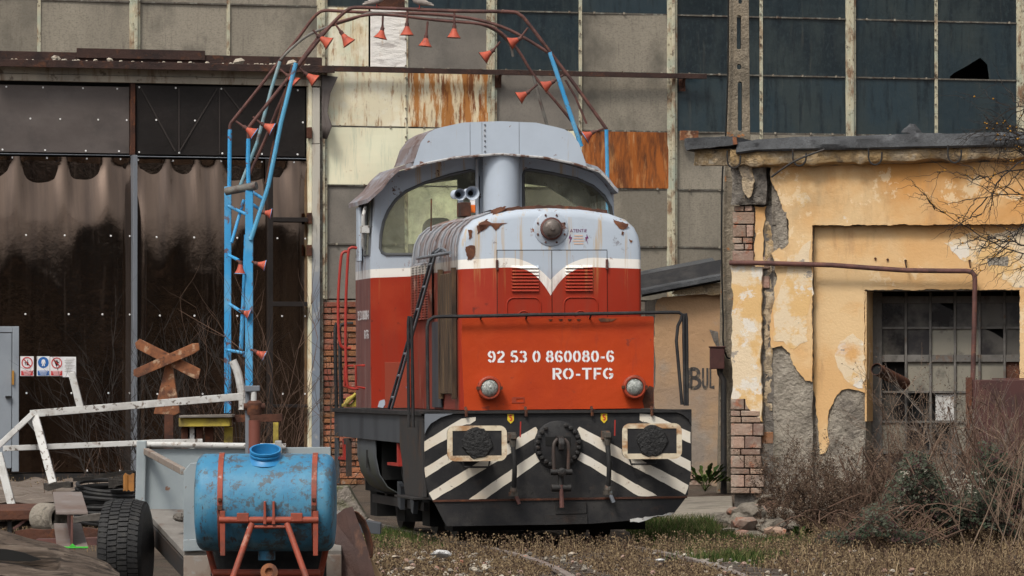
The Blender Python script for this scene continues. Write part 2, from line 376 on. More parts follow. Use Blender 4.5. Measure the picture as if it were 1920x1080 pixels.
# vertical bars: wide I-posts and thin glazing bars
for i, x in enumerate(XC):
    wide = i % 2 == 0
    for (za, zb) in ([(ZS[0], ZS[1]), (ZS[1], q(300, 104)[1])] if i < 4 else [(ZS[0], ZS[-1])]):
        u = US[i]
        if wide:
            mb = MB().box(u - .062, u + .062, -.045, -.03, zb, za).box(u - .022, u + .022, -.10, -.047, zb, za).box(u - .075, u + .075, -.028, .04, zb, za)
            mb.box(u + .028, u + .07, -.06, -.046, zb, za)
            mb.build('mullion', M['mullion'], hall, bevel=.004)
        else:
            MB().box(u - .017, u + .017, -.03, .03, zb, za).box(u - .03, u - .012, -.022, -.012, zb, za).build('glazing_bar', M['mullion'], hall)
for r_, z in enumerate(ZS[1:-1], 1):
    for c_ in range(13):
        if c_ < 4 and r_ > 1: continue
        if c_ < 4 and r_ == 1: continue
        MB().box(US[c_] + .02, US[c_+1] - .02, -.022, .02, z - .011, z + .011).build('glazing_bar', M['mullion_dark'], hall)
for c_ in range(4):
    z = ZS[1]; MB().box(US[c_] + .02, US[c_+1] - .02, -.022, .02, z - .011, z + .011).build('glazing_bar', M['mullion_dark'], hall)
clips = MB()
for r_, z in enumerate(ZS[1:-1], 1):
    for c_ in range(4, 13):
        for k in range(3):
            if prng.random() < .35: continue
            u = US[c_] + (US[c_+1] - US[c_]) * (k + .5 + prng.uniform(-.15, .15)) / 3
            clips.box(u - .012, u + .012, -.045, -.024, z - .012, z + .02)
for i in range(4, 14):
    for k in range(26):
        z = ZS[-1] + (ZS[0] - ZS[-1]) * (k + prng.random()) / 26
        clips.box(US[i] - .033, US[i] - .012, -.05, -.03, z - .01, z + .01)
tag(clips.build('glazing_clips', M['clip'], hall), kind='stuff')

# rust girder over the doors, thin rail running on to the right
ga, gz1 = q(-30, 100); gb, gz0 = q(600, 128)
zt = q(300, 110)[1]; zb = q(300, 124)[1]
mb = MB().box(ga, gb + .12, -.32, -.06, zb - .01, zb + .03).box(ga, gb, -.10, -.055, zb + .03, zt + .06).box(ga, gb + .12, -.335, -.322, zb - .07, zb + .035)
mb.box(q(140, 100)[0], q(380, 100)[0], -.13, -.102, zt - .02, zt + .12)
mb.build('girder', M['rust_dark'], hall, bevel=.006)
crumbs = MB()
for k in range(60):
    u = prng.uniform(ga + .3, gb - .1); s = prng.uniform(.01, .035); s *= 2.6 if k % 17 == 0 else 1
    crumbs.lathe([(s*.6, 0), (s, s*.5), (s*.5, s)], (u, -prng.uniform(.2, .3), zb + .03), (prng.uniform(-.3,.3), 0, 1), 5)
tag(crumbs.build('mortar_crumbs', M['timber_cream'], hall), kind='stuff')
ra, rz = q(596, 130); rb, _ = q(1316, 135)
MB().box(ra + .1, rb, -.2, -.11, rz - .035, rz - .02).box(ra + .1, rb, -.205, -.19, rz - .035, rz + .035).build('rail_angle', M['rust_dark'], hall)
for px in (921, 1266):
    u = q(px, 140)[0] + .08
    MB().plate([(-.19, rz - .037), (-.065, rz - .037), (-.065, rz - .2)], YZ, u, u + .02).box(u - .05, u + .05, -.08, -.064, rz - .22, rz - .037).build('bracket', M['rust'], hall)
u = q(1285, 255)[0]; z = q(1285, 255)[1]
MB().box(u - .13, u + .13, -.2, -.104, z - .07, z + .07).build('bracket', M['rust_bright'], hall)

# lintel over the doors
l0, l1 = q(-30, 130)[0], q(600, 130)[0]
za, zb = q(300, 131)[1], q(300, 157)[1]
MB().box(l0, l1 - .02, -.09, .02, zb + .1, za).box(l0, l1 - .02, -.115, .02, zb + .0, zb + .096).build('lintel', M['timber_cream'], hall, bevel=.006)

# the tall film-covered doors
def film_sheet(parent, px0, px1, py0, py1, mt, kind, seed):
    u0, z1 = q(px0, py0); u1, z0 = q(px1, py1); W, H = u1 - u0, z1 - z0; g = random.Random(seed)
    knots = [0] + sorted(min(.95, max(.05, (k_ + 1) / (int(W / .6) + 1) + g.uniform(-.17, .17))) for k_ in range(int(W / .6))) + [1]
    ph = [g.uniform(0, 6.28) for _ in range(8)]
    zpk = .665 + g.uniform(-.02, .02)
    def fn(a, b):
        if kind == 'flat':
            d = .006 * math.sin(a*9 + ph[0]) * math.sin(b*7 + ph[1])
        else:
            x = a * W; t = 1 - b
            i = max(k for k in range(len(knots) - 1) if knots[k] <= a + 1e-9); f = (a - knots[i]) / (knots[i+1] - knots[i]); sw = knots[i+1] - knots[i]
            scal = min(1.0, 1.9 * max(0, math.sin(math.pi * f))) * min(1.0, sw * 5.5)
            pk = 1 - zpk - .03 + .07 * math.sin(x*2.6 + ph[2]) + .05 * math.sin(x*5.9 + ph[3]) + .025 * math.sin(x*13 + ph[4])
            up = .11 * (1 - ((t - pk) / pk) ** 2) if t < pk else .11 - .016 * (t - pk) / (1 - pk)
            tt = t * H / .52
            dm_ = max(.02, (.08 + .40 * min(1, sw * 3.2) * (.35 + .65 * math.sin(i * 2.7 + ph[7]) ** 2)) * math.sqrt(max(0, 1 - (2*f - 1) ** 2))); ff = tt / dm_ if tt < dm_ else max(0, 1 - (tt - dm_) / 1.5); dip = .13 * dm_ * scal * (ff if tt < dm_ else ff * ff * (3 - 2*ff))
            edge = min(1, min(a, 1 - a) * W / .12)
            d = up * (.3 + .7 * edge) - dip * 1.25
            d += (.004 if t < pk else .0016) * math.sin(x*5 + ph[5] + 3*b) * math.sin(b*11 + ph[6]) * min(1, t * 6)
        return (u0 + W*a, -.06 - d, z0 + H*b)
    mb = MB().grid(fn, int(W / .04), int(H / .05))
    mb.box(u0, u1, -.05, -.03, z0, z1)
    o = mb.build('film_sheet', mt, parent, smooth=True, fix=False)
    dots = MB()
    for b in (0.004, .25, .5, .75, .996) if kind != 'flat' else (.03, .5, .97):
        for k in range(5):
            a = min(.985, max(.015, (k + .5 * (b in (.25, .5, .75)) ) / 4.2 + g.uniform(-.03, .03)))
            p = fn(a, b); dots.lathe([(.016, 0), (.012, .012)], (p[0], p[1] + .004, p[2]), (0, -1, 0), 8)
    tag(dots.build('fasteners', M['zinc_dot'], parent), kind='stuff')
    return o
def bars(parent, name, lst, m, d0=-.09, d1=-.03):
    for (xa, ya, xb, yb) in lst:
        ua, z1 = q(xa, ya); ub, z0 = q(xb, yb)
        MB().box(ua, ub, d0, d1, z0, z1).build(name, m, parent, bevel=.004)
dl = empty('hall_door'); dl.parent = hall; tag(dl, 'left door leaf with grey matte sheet above dark glossy film')
film_sheet(dl, -60, 240, 158, 288, M['film_matte'], 'flat', 1)
film_sheet(dl, -60, 243, 292, 884, M['film'], 'wavy', 5)
bars(dl, 'door_rail', [(-60, 288.5, 241, 291.5)], M['steel_grey'], -.1)
dr = empty('hall_door'); dr.parent = hall; tag(dr, 'right door leaf with black sheet above dark glossy film')
film_sheet(dr, 254, 570, 160, 294, M['film_black'], 'flat', 2)
film_sheet(dr, 251, 572, 298, 884, M['film'], 'wavy', 9)
bars(dr, 'door_rail', [(253, 294.6, 571, 297.4)], M['steel_grey'], -.1)
bars(dr, 'wicket_frame', [(494, 300, 503, 830)], M['film_black'], -.235, -.08)
bars(dr, 'wicket_frame', [(503, 408, 568, 417), (503, 566, 568, 575), (503, 758, 568, 764)], M['film_black'], -.235, -.08)
# faint braces printed through the upper sheet
for (xa, ya, xb, yb) in ((262, 166, 326, 284), (334, 284, 405, 166), (333, 166, 333, 284), (409, 166, 409, 290), (416, 166, 450, 210)):
    a, b = q(xa, ya), q(xb, yb)
    MB().bar((a[0], -.072, a[1]), (b[0], -.072, b[1]), .02, .006, (0, 1, 0)).build('brace', M['film_brace'], dr)
bars(hall, 'door_stile', [(241.5, 157, 249.5, 291)], M['rust'], -.12)
bars(hall, 'door_stile', [(242.8, 291.5, 250, 884)], M['steel_grey'], -.21)
# hinges and post right of the doors
for py in (250, 410, 470):
    u, z = q(573, py); MB().box(u - .03, u + .035, -.2, -.135, z - .08, z + .08).build('hinge', M['rust'], hall, bevel=.005)
bars(hall, 'door_post', [(573.5, 157, 579.5, 850)], M['sheet_cream'], -.13)
bars(hall, 'door_post', [(580.5, 165, 594, 270), (580.5, 271, 594, 880)], M['post_paint'], -.15)
ua, zt = q(594.5, 160); ub, zb = q(602, 880)
MB().box(ua, ub, -.1, -.02, zb, zt).build('door_post', M['mullion_dark'], hall)
# peeling rubber strip hanging beside the post
pts = [((596, 141), (622, 146)), ((597, 170), (612, 175)), ((597, 215), (606, 212)), ((597, 235), (611, 238)), ((598, 260), (605, 262))]
rows = []
for i, (a, b) in enumerate(pts):
    ra_, rb_ = q(*a), q(*b); rows.append((Vector((ra_[0], -.17, ra_[1])), Vector((rb_[0], -.2 - .09 * (i in (0, 3)), rb_[1]))))
mb = MB(); vs = []
for (a, b) in rows: vs += [a, (a + b) / 2 + Vector((0, .03, 0)), b]
mb.add(vs, [(i*3 + j, i*3 + j + 1, i*3 + j + 4, i*3 + j + 3) for i in range(len(rows)-1) for j in range(2)])
o = mb.build('rubber_strip', M['film_matte'], hall, smooth=True); sm = o.modifiers.new('thick', 'SOLIDIFY'); sm.thickness = .008

# small personnel door in the left leaf
pd = empty('wicket_door'); pd.parent = hall; tag(pd, 'pale grey steel wicket door with black handle')
M['door_grey'] = mat('door_grey', (.27, .3, .34), .5, layers=[L((.2, .225, .26), 2, .45, .7, .7), L((.14, .1, .07), 14, .66, .74, .6)])
u0, z1 = q(-40, 612); u1, z0 = q(27, 884); ui = q(14, 640)[0]; zi = q(14, 625)[1]
MB().box(ui + .01, u1, -.26, -.18, z0, z1).box(u0, ui + .008, -.258, -.18, zi + .01, z1 - .001).build('door_frame', M['door_grey'], pd, bevel=.006)
MB().box(u0, ui, -.25, -.19, z0 + .05, zi).build('door_leaf', M['door_grey'], pd, bevel=.006)
uh, zh = q(7, 744); MB().box(uh - .04, uh + .04, -.31, -.252, zh - .012, zh + .012).build('door_handle', M['under_black'], pd)
ug, zg = q(15.5, 708); MB().box(ug - .012, ug + .012, -.29, -.255, zg - .1, zg + .1).build('pull_handle', mat('pull', (.4, .2, .04), .5), pd)

# brick wall under the panels, bricks laid one by one where they show
M['brick'] = mat('brick', (.30, .115, .06), .9, rand=.45, hue=.018, layers=[L((.2, .15, .12), 4, .48, .66, .7), L((.4, .34, .29), 9, .6, .72, .5)], bump=[(30, .015, (1,1,1))])
M['mortar'] = mat('mortar', (.2, .17, .14), .95, layers=[L((.11, .09, .075), 3, .45, .65)], bump=[(25, .02, (1,1,1))])
bw0, bw1 = q(603, 700)[0], q(1380, 700)[0]; bz0, bz1 = .1, ZS[-1] - .01
MB().box(bw0, bw1, -.02, .3, bz0, bz1).build('plinth_wall', M['mortar'], hall)
bw = q(668, 700)[0]; z = bz0; r_ = 0; bg_ = random.Random(5)
while z < bz1 - .05:
    h = .075; x = bw0 + .01 - (r_ % 2) * .12
    while x < bw:
        l = .235 if bg_.random() < .75 else .115
        x0_, x1_ = max(x, bw0 + .01), x + l
        if x1_ - x0_ > .05:
            j = bg_.uniform(-.02, .012); t = bg_.uniform(-.008, .008); tp = min(z + h - bg_.uniform(0, .012), bz1)
            MB().hexa([(x0_, -.055 + j, z), (x1_, -.055 + j + t, z + t), (x1_, .0, z), (x0_, .0, z), (x0_, -.055 + j, tp), (x1_, -.055 + j + t, tp), (x1_, .0, tp), (x0_, .0, tp)]).build('brick', M['brick'], hall, bevel=.006)
        x += l + bg_.uniform(.012, .02)
    z += .0885; r_ += 1
# dark hall body so nothing shines through the hole, roof and flank walls
ua, ub = US[0], US[-1]
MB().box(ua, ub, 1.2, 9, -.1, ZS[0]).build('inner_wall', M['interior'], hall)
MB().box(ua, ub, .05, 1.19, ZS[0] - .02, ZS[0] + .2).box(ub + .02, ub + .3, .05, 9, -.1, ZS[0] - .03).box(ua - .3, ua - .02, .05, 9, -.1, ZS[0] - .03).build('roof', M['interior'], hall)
# sill beam under the doors
u0, u1 = q(-60, 890)[0], q(600, 890)[0]; z0 = q(300, 885)[1]
MB().box(u0, u1, -.16, 1.19, z0 - .3, z0 - .012).build('threshold', M['dark_metal'], hall)

# safety notices on the door
def disc(mb, cx, cz, r, d, n=24): mb.lathe([(r, 0), (r, .0015)], (cx, d, cz), (0, -1, 0), n)
def notice(px0, px1, py0, py1, typ, label):
    u0, z1 = q(px0, py0, -.235); u1, z0 = q(px1, py1, -.235); W, H = u1 - u0, z1 - z0
    t = HF.place(empty('safety_sign')); tag(t, label, 'sign', 'notices on the hall door' if typ != 'x' else None)
    d = -.24
    MB().box(u0, u1, d, d + .004, z0, z1).build('sign_board', M['sign_white'], t)
    cx, cz, r = (u0 + u1) / 2, z1 - W * .47, W * .42
    colr = M['sign_blue'] if typ == 'b' else M['sign_red']
    MB().box(u0 + W*.06, u1 - W*.06, d - .003, d - .001, z0 + H*.03, z0 + H*.27).build('text_panel', colr, t)
    for k in range(3 if typ != 'b' else 3):
        ww = W * (.34 - .05*k); MB().box(cx - ww, cx + ww, d - .005, d - .0035, z0 + H*(.21 - .066*k), z0 + H*(.235 - .066*k)).build('text_line', M['sign_white'], t)
    if typ == 'b':
        mb = MB(); disc(mb, cx, cz, r, d - .001, 28); mb.build('disc', colr, t)
        S = r * .9
        body = [(-.12,.62),(.12,.62),(.34,.45),(.46,-.2),(.34,-.24),(.24,.1),(.22,-.1),(.3,-.72),(.1,-.72),(0,-.15),(-.1,-.72),(-.3,-.72),(-.22,-.1),(-.24,.1),(-.34,-.24),(-.46,-.2),(-.34,.45)]
        MB().plate([(cx + a*S, cz + b*S) for a, b in body], XZ, d - .006, d - .004).build('pictogram', M['sign_white'], t)
    else:
        if typ == 'r': shp = [[(-.1,-.5),(.3,-.5),(.3,.0),(.18,.18),(.18,.55),(.05,.55),(.05,.18),(-.1,.0)], [(-.5,.1),(-.2,.1),(-.3,-.2),(-.3,-.4),(-.22,-.45),(-.48,-.45),(-.4,-.4),(-.4,-.2)]]
        else: shp = [[(-.2,-.55),(.2,-.55),(.28,-.1),(.5,.1),(.42,.2),(.24,.1),(.28,.5),(.17,.52),(.1,.15),(.06,.62),(-.05,.62),(-.06,.15),(-.14,.55),(-.25,.52),(-.18,.1),(-.32,.35),(-.42,.28),(-.26,-.1)]]
        for pl in shp: MB().plate([(cx + a*r*.9, cz + b*r*.9) for a, b in pl], XZ, d - .003, d - .001).build('pictogram', M['under_black'], t)
        o_ = [(cx + r*math.cos(a*.2618), cz + r*math.sin(a*.2618)) for a in range(24)]; i_ = [(cx + r*.82*math.cos(a*.2618), cz + r*.82*math.sin(a*.2618)) for a in range(24)]
        MB().plate(o_, XZ, d - .005, d - .0032, holes=[i_]).build('ring', colr, t)
        MB().bar((cx - r*.62, d - .0042, cz + r*.62), (cx + r*.62, d - .0042, cz - r*.62), .0018, r*.2, (0, 1, 0)).bar((cx - r*.62, d - .0045, cz + r*.62), (cx + r*.62, d - .0045, cz - r*.62), r*.18, .0018, (0, 1, 0)).build('slash', colr, t)
M['sign_white'] = mat('sign_white', (.78, .78, .8), .5, layers=[L((.6, .6, .6), 8, .5, .7, .5)])
M['sign_red'] = mat('sign_red', (.55, .03, .035), .5); M['sign_blue'] = mat('sign_blue', (.02, .13, .42), .5)
notice(38, 63, 668, 705, 'r', 'red ring no-alcohol sign on the dark door, leftmost notice')
notice(69, 93, 668, 705, 'b', 'blue disc overalls sign between the two red ring notices')
notice(94, 118, 669, 705, 'h', 'red ring no-touching hand sign beside the white paper notice')
t = HF.place(empty('paper_notice')); tag(t, 'white printed paper notice taped right of the safety signs', 'notice')
u0, z1 = q(117.5, 669, -.235); u1, z0 = q(142.5, 707, -.235)
MB().grid(lambda a, b: (u0 + (u1-u0)*a, -.237 - .012*a*(1-b)*math.sin(a*3), z0 + (z1-z0)*b), 6, 6).build('paper', M['sign_white'], t)
for k in range(9):
    a = u0 + (u1-u0) * (.12 + .1*(k % 3 == 0)); MB().box(a, u1 - (u1-u0)*(.12 + .09*(k % 4)), -.254, -.252, z1 - .035 - k*.022, z1 - .03 - k*.022).build('text_line', M['pane_grey'], t)

# ================================================================ LOCOMOTIVE
LF = Frame(.471, 55, 8.5)
q = LF.q
loco = LF.place(empty('locomotive')); loco.rotation_euler = (0, -.005, LF.a)
tag(loco, 'red, grey and white diesel shunting locomotive with black and white chevron front', 'locomotive')
ZU, ZL = q(1180, 484, .6)[1], q(1180, 502, .6)[1]      # white band
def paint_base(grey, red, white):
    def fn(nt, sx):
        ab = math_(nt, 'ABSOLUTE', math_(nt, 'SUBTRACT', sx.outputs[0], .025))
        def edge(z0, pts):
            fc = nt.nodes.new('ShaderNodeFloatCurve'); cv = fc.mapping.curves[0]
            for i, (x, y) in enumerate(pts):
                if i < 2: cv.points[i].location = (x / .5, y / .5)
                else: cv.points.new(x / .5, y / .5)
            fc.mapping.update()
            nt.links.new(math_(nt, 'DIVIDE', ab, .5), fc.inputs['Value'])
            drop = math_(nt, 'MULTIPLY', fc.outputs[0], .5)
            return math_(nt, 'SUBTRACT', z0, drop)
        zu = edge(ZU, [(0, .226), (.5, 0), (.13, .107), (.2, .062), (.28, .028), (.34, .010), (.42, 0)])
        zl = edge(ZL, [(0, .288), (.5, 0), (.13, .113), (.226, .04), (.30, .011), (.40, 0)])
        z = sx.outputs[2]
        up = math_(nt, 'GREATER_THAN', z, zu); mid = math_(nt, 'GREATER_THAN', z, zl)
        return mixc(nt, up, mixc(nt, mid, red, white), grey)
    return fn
GREY, RED, WHITE = (.42, .48, .56), (.30, .026, .010), (.80, .78, .74)
wear = [L((.33, .36, .4), 1.3, .48, .66, .4, z=(2.9, 2.93)), L((.46, .29, .1), 1.6, .545, .63, .7, (7, 7, .3), 9, .7, z=(2.5, 3.1)), L((.2, .075, .03), 3.1, .605, .62, 1, (1.5, 1.5, 1), 10, .75, z=(2.75, 3.1)), L((.08, .032, .02), 3.6, .615, .63, 1, (1, 1, 1), 10, .75, z=(2.9, 3.3))]
M['loco'] = mat('loco_paint', None, .5, spec=.25, basefn=paint_base(GREY, RED, WHITE), layers=wear + [L((.28, .045, .025), .9, .45, .7, .0), L((.24, .04, .022), 1.5, .5, .64, .55, (3, 3, .5), 9, .7, z=(2.85, 2.7)), L((.40, .055, .02), 1.2, .54, .66, .4, z=(2.85, 2.7)), L((.09, .02, .014), 7, .63, .70, .7, z=(2.8, 2.5))], bump=[(5, .003, (1,1,1))])
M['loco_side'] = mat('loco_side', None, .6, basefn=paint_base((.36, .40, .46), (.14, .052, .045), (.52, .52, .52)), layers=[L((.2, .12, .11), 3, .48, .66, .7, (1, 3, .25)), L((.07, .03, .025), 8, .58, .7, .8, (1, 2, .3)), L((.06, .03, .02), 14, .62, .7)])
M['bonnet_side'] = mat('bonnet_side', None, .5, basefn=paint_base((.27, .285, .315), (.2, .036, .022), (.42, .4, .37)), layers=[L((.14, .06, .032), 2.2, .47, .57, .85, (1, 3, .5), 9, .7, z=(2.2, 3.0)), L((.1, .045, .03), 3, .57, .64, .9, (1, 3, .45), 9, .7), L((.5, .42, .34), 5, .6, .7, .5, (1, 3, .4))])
M['headboard'] = mat('headboard', (.45, .052, .010), .55, spec=.2, layers=[L((.37, .04, .012), .8, .42, .60, .9), L((.5, .075, .02), 2, .54, .7, .5), L((.3, .045, .02), 2.2, .57, .68, .6, (3, 1, .5), 9, .7), L((.2, .04, .025), 9, .66, .7, .7), L((.38, .16, .1), 3, .64, .7, .4, (2, 1, .5), 9, .7), L((.07, .04, .028), 1.5, .63, .66, .95, (1, 1, 1), 9, .7, z=(1.72, 1.42))], bump=[(1.6, .014, (1,1,1)), (5, .004, (1,1,1))])
M['grey'] = mat('grey_paint', GREY, .45, layers=[L((.34, .385, .45), 1.3, .45, .7, .6), L((.4, .27, .12), 3, .60, .72, .5, (6, 6, .4), 8, .7), L((.16, .06, .028), 5, .66, .685, .9)])
M['roof_worn'] = mat('roof_worn', (.3, .33, .38), .6, layers=[L((.17, .12, .11), 1.6, .40, .56, .9, (2, .5, 1)), L((.1, .05, .036), 3.5, .52, .62, .9, (2.5, .6, 1), 9, .7), L((.42, .46, .52), 5, .6, .7, .6)])
M['glass'] = bpy.data.materials.new('glass'); M['glass'].use_nodes = True
gnt = M['glass'].node_tree; gnt.nodes.clear()
go_, gm, gt, gg = (gnt.nodes.new(x) for x in ('ShaderNodeOutputMaterial', 'ShaderNodeMixShader', 'ShaderNodeBsdfTransparent', 'ShaderNodeBsdfPrincipled'))
gt.inputs[0].default_value = (.95, .97, .92, 1); gg.inputs['Base Color'].default_value = (.5, .5, .4, 1); gg.inputs['Roughness'].default_value = .08
tcn = gnt.nodes.new('ShaderNodeTexCoord'); fm, _ = noise_mask(gnt, tcn.outputs['Object'], 2.2, .40, .68, (1, 1, 1), 8, .65)
gnt.links.new(math_(gnt, 'ADD', math_(gnt, 'MULTIPLY', fm, .3), .05), gm.inputs[0])
gnt.links.new(gt.outputs[0], gm.inputs[1]); gnt.links.new(gg.outputs[0], gm.inputs[2]); gnt.links.new(gm.outputs[0], go_.inputs[0])
M['seal'] = mat('seal', (.09, .095, .1), .6)
M['white_paint'] = mat('white_paint', (.8, .8, .82), .5, layers=[L((.62, .58, .55), 5, .5, .68, .7), L((.5, .12, .06), 16, .66, .69, .8)])
M['chevron'] = mat('chevron', (.7, .65, .56), .6, layers=[L((.6, .47, .32), 1.6, .45, .68, .7), L((.3, .2, .12), 14, .62, .7, .6), L((.06, .04, .03), 26, .66, .7, .9), L((.76, .74, .7), 3, .5, .7, .5)])
M['red_rail'] = mat('red_rail', (.33, .03, .022), .5, layers=[L((.12, .03, .02), 9, .55, .7, .7)])

# ---- chevron plate and plough
P = lambda pts, t=0.0: [q(x, y, t) for x, y in pts]
MB().plate(P([(797, 772), (797, 880), (800, 905), (806, 936), (1289, 931), (1295, 900), (1297.5, 870), (1297.5, 769)]), XZ, 0, .05).build('front_plate', M['black_paint'], loco)
MB().plate(P([(812, 938), (1286, 933), (1262, 964), (1230, 970), (1180, 977), (1100, 983), (836, 986)]), XZ, -.05, -.02).build('plough', M['black_paint'], loco, bevel=.004)
MB().plate(P([(1040, 941), (1098, 941), (1098, 963), (1040, 964)]), XZ, -.075, -.051).build('plough_step', M['dark_metal'], loco, bevel=.004)
MB().plate(P([(1020, 965), (1100, 964), (1100, 982), (1020, 984)]), XZ, -.068, -.051).build('plough_step', M['dark_metal'], loco, bevel=.004)
MB().plate(jag(P([(1180, 974), (1262, 962), (1255, 967), (1180, 979)]), .012, .04, 3), XZ, -.054, -.0505).build('scrape', M['white_chip'], loco)
a, z = q(812, 938); b, z2 = q(1287, 933)
MB().bar((a, -.03, z), (b, -.03, z2), .07, .02).build('plough_lip', M['rust'], loco)
Zl = lambda X, Y: (790 + X / 4.5, 760 + Y / 4.5)
Zr = lambda X, Y: (1000 + X / 4.155, 740 + Y / 4.155)
stripes = [[Zl(*p) for p in s_] for s_ in (
    [(30,300),(345,108),(465,95),(462,125),(240,270),(30,385)],
    [(30,520),(400,296),(400,381),(38,605)],
    [(65,735),(955,186),(972,182),(985,205),(972,272),(100,798)],
    [(395,795),(975,393),(1000,430),(1024,455),(555,780),(545,786)])]
stripes += [[Zr(*p) for p in s_] for s_ in (
    [(833,150),(930,160),(1228,297),(1228,384),(833,202)],
    [(900,342),(1228,525),(1228,605),(900,420)],
    [(348,270),(362,250),(1210,710),(1206,735),(1185,783),(375,345)],
    [(355,440),(965,790),(850,795),(820,792),(322,490)])]
for s_ in stripes:
    MB().plate(jag(P(s_), .0035, .05, len(s_)), XZ, -.003, -.0008).build('chevron_stripe', M['chevron'], loco)
# corner gusset at the left top of the plate
MB().plate(P([(797, 772), (860, 772), (828, 781), (808, 793), (801, 803), (797, 812)]), XZ, -.03, -.004).build('gusset', M['steel_grey'], loco)
MB().plate(P([(1258, 770), (1297, 769), (1297, 800), (1292, 788), (1280, 778)]), XZ, -.03, -.004).build('gusset', M['black_paint'], loco)
# ---- buffers
def buffer(px, py, w2=55.5, h2=32.5):
    t = -.55; s, z = q(px, py, t); k = LF.q(px + 100, py, t)[0] - s; k /= 100; W, H = w2*k, h2*k
    e = empty('buffer'); e.parent = loco
    face = rrect(s-W, s+W, z-H, z+H, .075, 5); inner = [(s-W*.83, z-H*.70), (s+W*.83, z-H*.70), (s+W*.83, z+H*.72), (s-W*.83, z+H*.72)]
    MB().plate(face, XZ, t, t + .04).build('buffer_head', M['black_paint'], e)
    MB().plate(rrect(s-W-.002, s+W+.002, z-H-.002, z+H+.002, .077, 5), XZ, t - .006, t - .001, holes=[inner]).build('buffer_border', M['buffer_border'], e)
    g = random.Random(int(px)); rr = [.155 + g.uniform(-.012, .014) for _ in range(28)]
    ring = lambda f: [(s + f*rr[i]*math.cos(i*.2244), z + .0 + f*rr[i]*math.sin(i*.2244)) for i in range(28)]
    mb = MB(); prev = None
    for i, (f, d) in enumerate(((1, -.006), (.93, -.02), (.6, -.026), (.25, -.03))):
        pts = [(x, t + d - .004*math.sin(j*2.1+i), zz) for j, (x, zz) in enumerate(ring(f))]
        n0 = len(mb.v); mb.v += pts
        if i:
            for j in range(28): mb.f.append((n0 - 28 + j, n0 - 28 + (j+1) % 28, n0 + (j+1) % 28, n0 + j)); mb.m.append(0)
    mb.f.append(tuple(range(n0, n0 + 28))); mb.m.append(0)
    mb.build('grease_patch', M['grease'], e, smooth=True)
    s0 = s + .0
    MB().lathe([(.19, 0), (.19, .05), (.12, .06), (.12, .3), (.1, .31), (.1, .52)][::1], (s0, .001, z), (0, -1, 0), 20).build('buffer_casing', M['dark_metal'], e, smooth=True)
    return e
M['buffer_border'] = mat('buffer_border', (.66, .58, .44), .6, layers=[L((.34, .15, .045), 4, .47, .62, .85, (1, 1, 2)), L((.13, .06, .03), 12, .56, .68, .7), L((.5, .42, .3), 6, .5, .65, .6)])
buffer(895.5, 830.5); buffer(1223.5, 828)
for (x0, x1, y0, y1) in ((868, 919.5, 861, 875), (1181, 1233, 858, 871)):
    p = [q(x0, y0, -.08), q(x0 + 3, y1, -.08), q(x1 - 3, y1, -.08), q(x1, y0, -.08)]
    MB().tube([(p[0][0], 0, p[0][1])] + [(a, -.08, b) for a, b in p] + [(p[3][0], 0, p[3][1])], .011, 6).build('step_iron', M['black_paint'], loco, smooth=True)
# ---- draw gear
M['shackle'] = mat('shackle', (.045, .034, .03), .6, layers=[L((.1, .05, .035), 10, .55, .68, .8)])
cp = empty('draw_gear'); cp.parent = loco
cs, cz = q(1046.5, 834)
MB().lathe([(.245, 0), (.245, .025), (.235, .03)], (cs, -.004, cz), (0, -1, 0), 40).build('flange', M['black_paint'], cp, smooth=True)
for k in list(range(-4, 5)) + list(range(8, 17)):
    a = k * 2*math.pi/24 + .13
    MB().lathe([(.024, 0), (.024, .02), (.014, .024), (.014, .04)], (cs + .212*math.cos(a), -.034, cz + .212*math.sin(a)), (0, -1, 0), 6).build('bolt', M['dark_metal'], cp)
hz = q(1046, 827)[1]
MB().plate([(cs-.13, hz-.045), (cs+.13, hz-.045), (cs+.13, hz+.045), (cs-.13, hz+.045)], XZ, -.04, -.0345).build('slot', M['under_black'], cp)
hk = [(0, .05), (-.14, .055), (-.22, .035), (-.25, -.02), (-.235, -.09), (-.19, -.10), (-.18, -.03), (-.15, -.01), (-.10, -.02), (0, -.045)]
MB().plate([(y - .04, z_ + hz) for y, z_ in hk], YZ, cs - .03, cs + .03).build('hook', M['dark_metal'], cp, bevel=.012)
for sg in (-1, 1):
    MB().tube(smooth_path([(cs + sg*.035, -.2, hz + .02), (cs + sg*.075, -.22, hz - .05), (cs + sg*.072, -.22, hz - .3)]), .019, 8).build('shackle', M['shackle'], cp, smooth=True)
MB().tube([(cs - .11, -.22, hz - .31), (cs + .11, -.22, hz - .31)], .032, 10).build('shackle_pin', M['dark_metal'], cp, smooth=True)
MB().lathe([(.045, 0), (.045, .03), (.02, .04)], (cs, -.255, hz - .31), (0, -1, 0), 12).build('shackle_nut', M['dark_metal'], cp)
MB().tube([(cs - .1, -.2, hz - .47), (cs + .1, -.2, hz - .47)], [.04, .04], 10).tube([(cs, -.2, hz - .33), (cs, -.2, hz - .47)], .03, 8).build('screw', M['dark_metal'], cp, smooth=True)
MB().tube([(cs, -.22, hz - .44), (cs + .005, -.23, hz - .67)], [.02, .024], 8).build('screw_handle', M['rust_pipe'], cp, smooth=True)
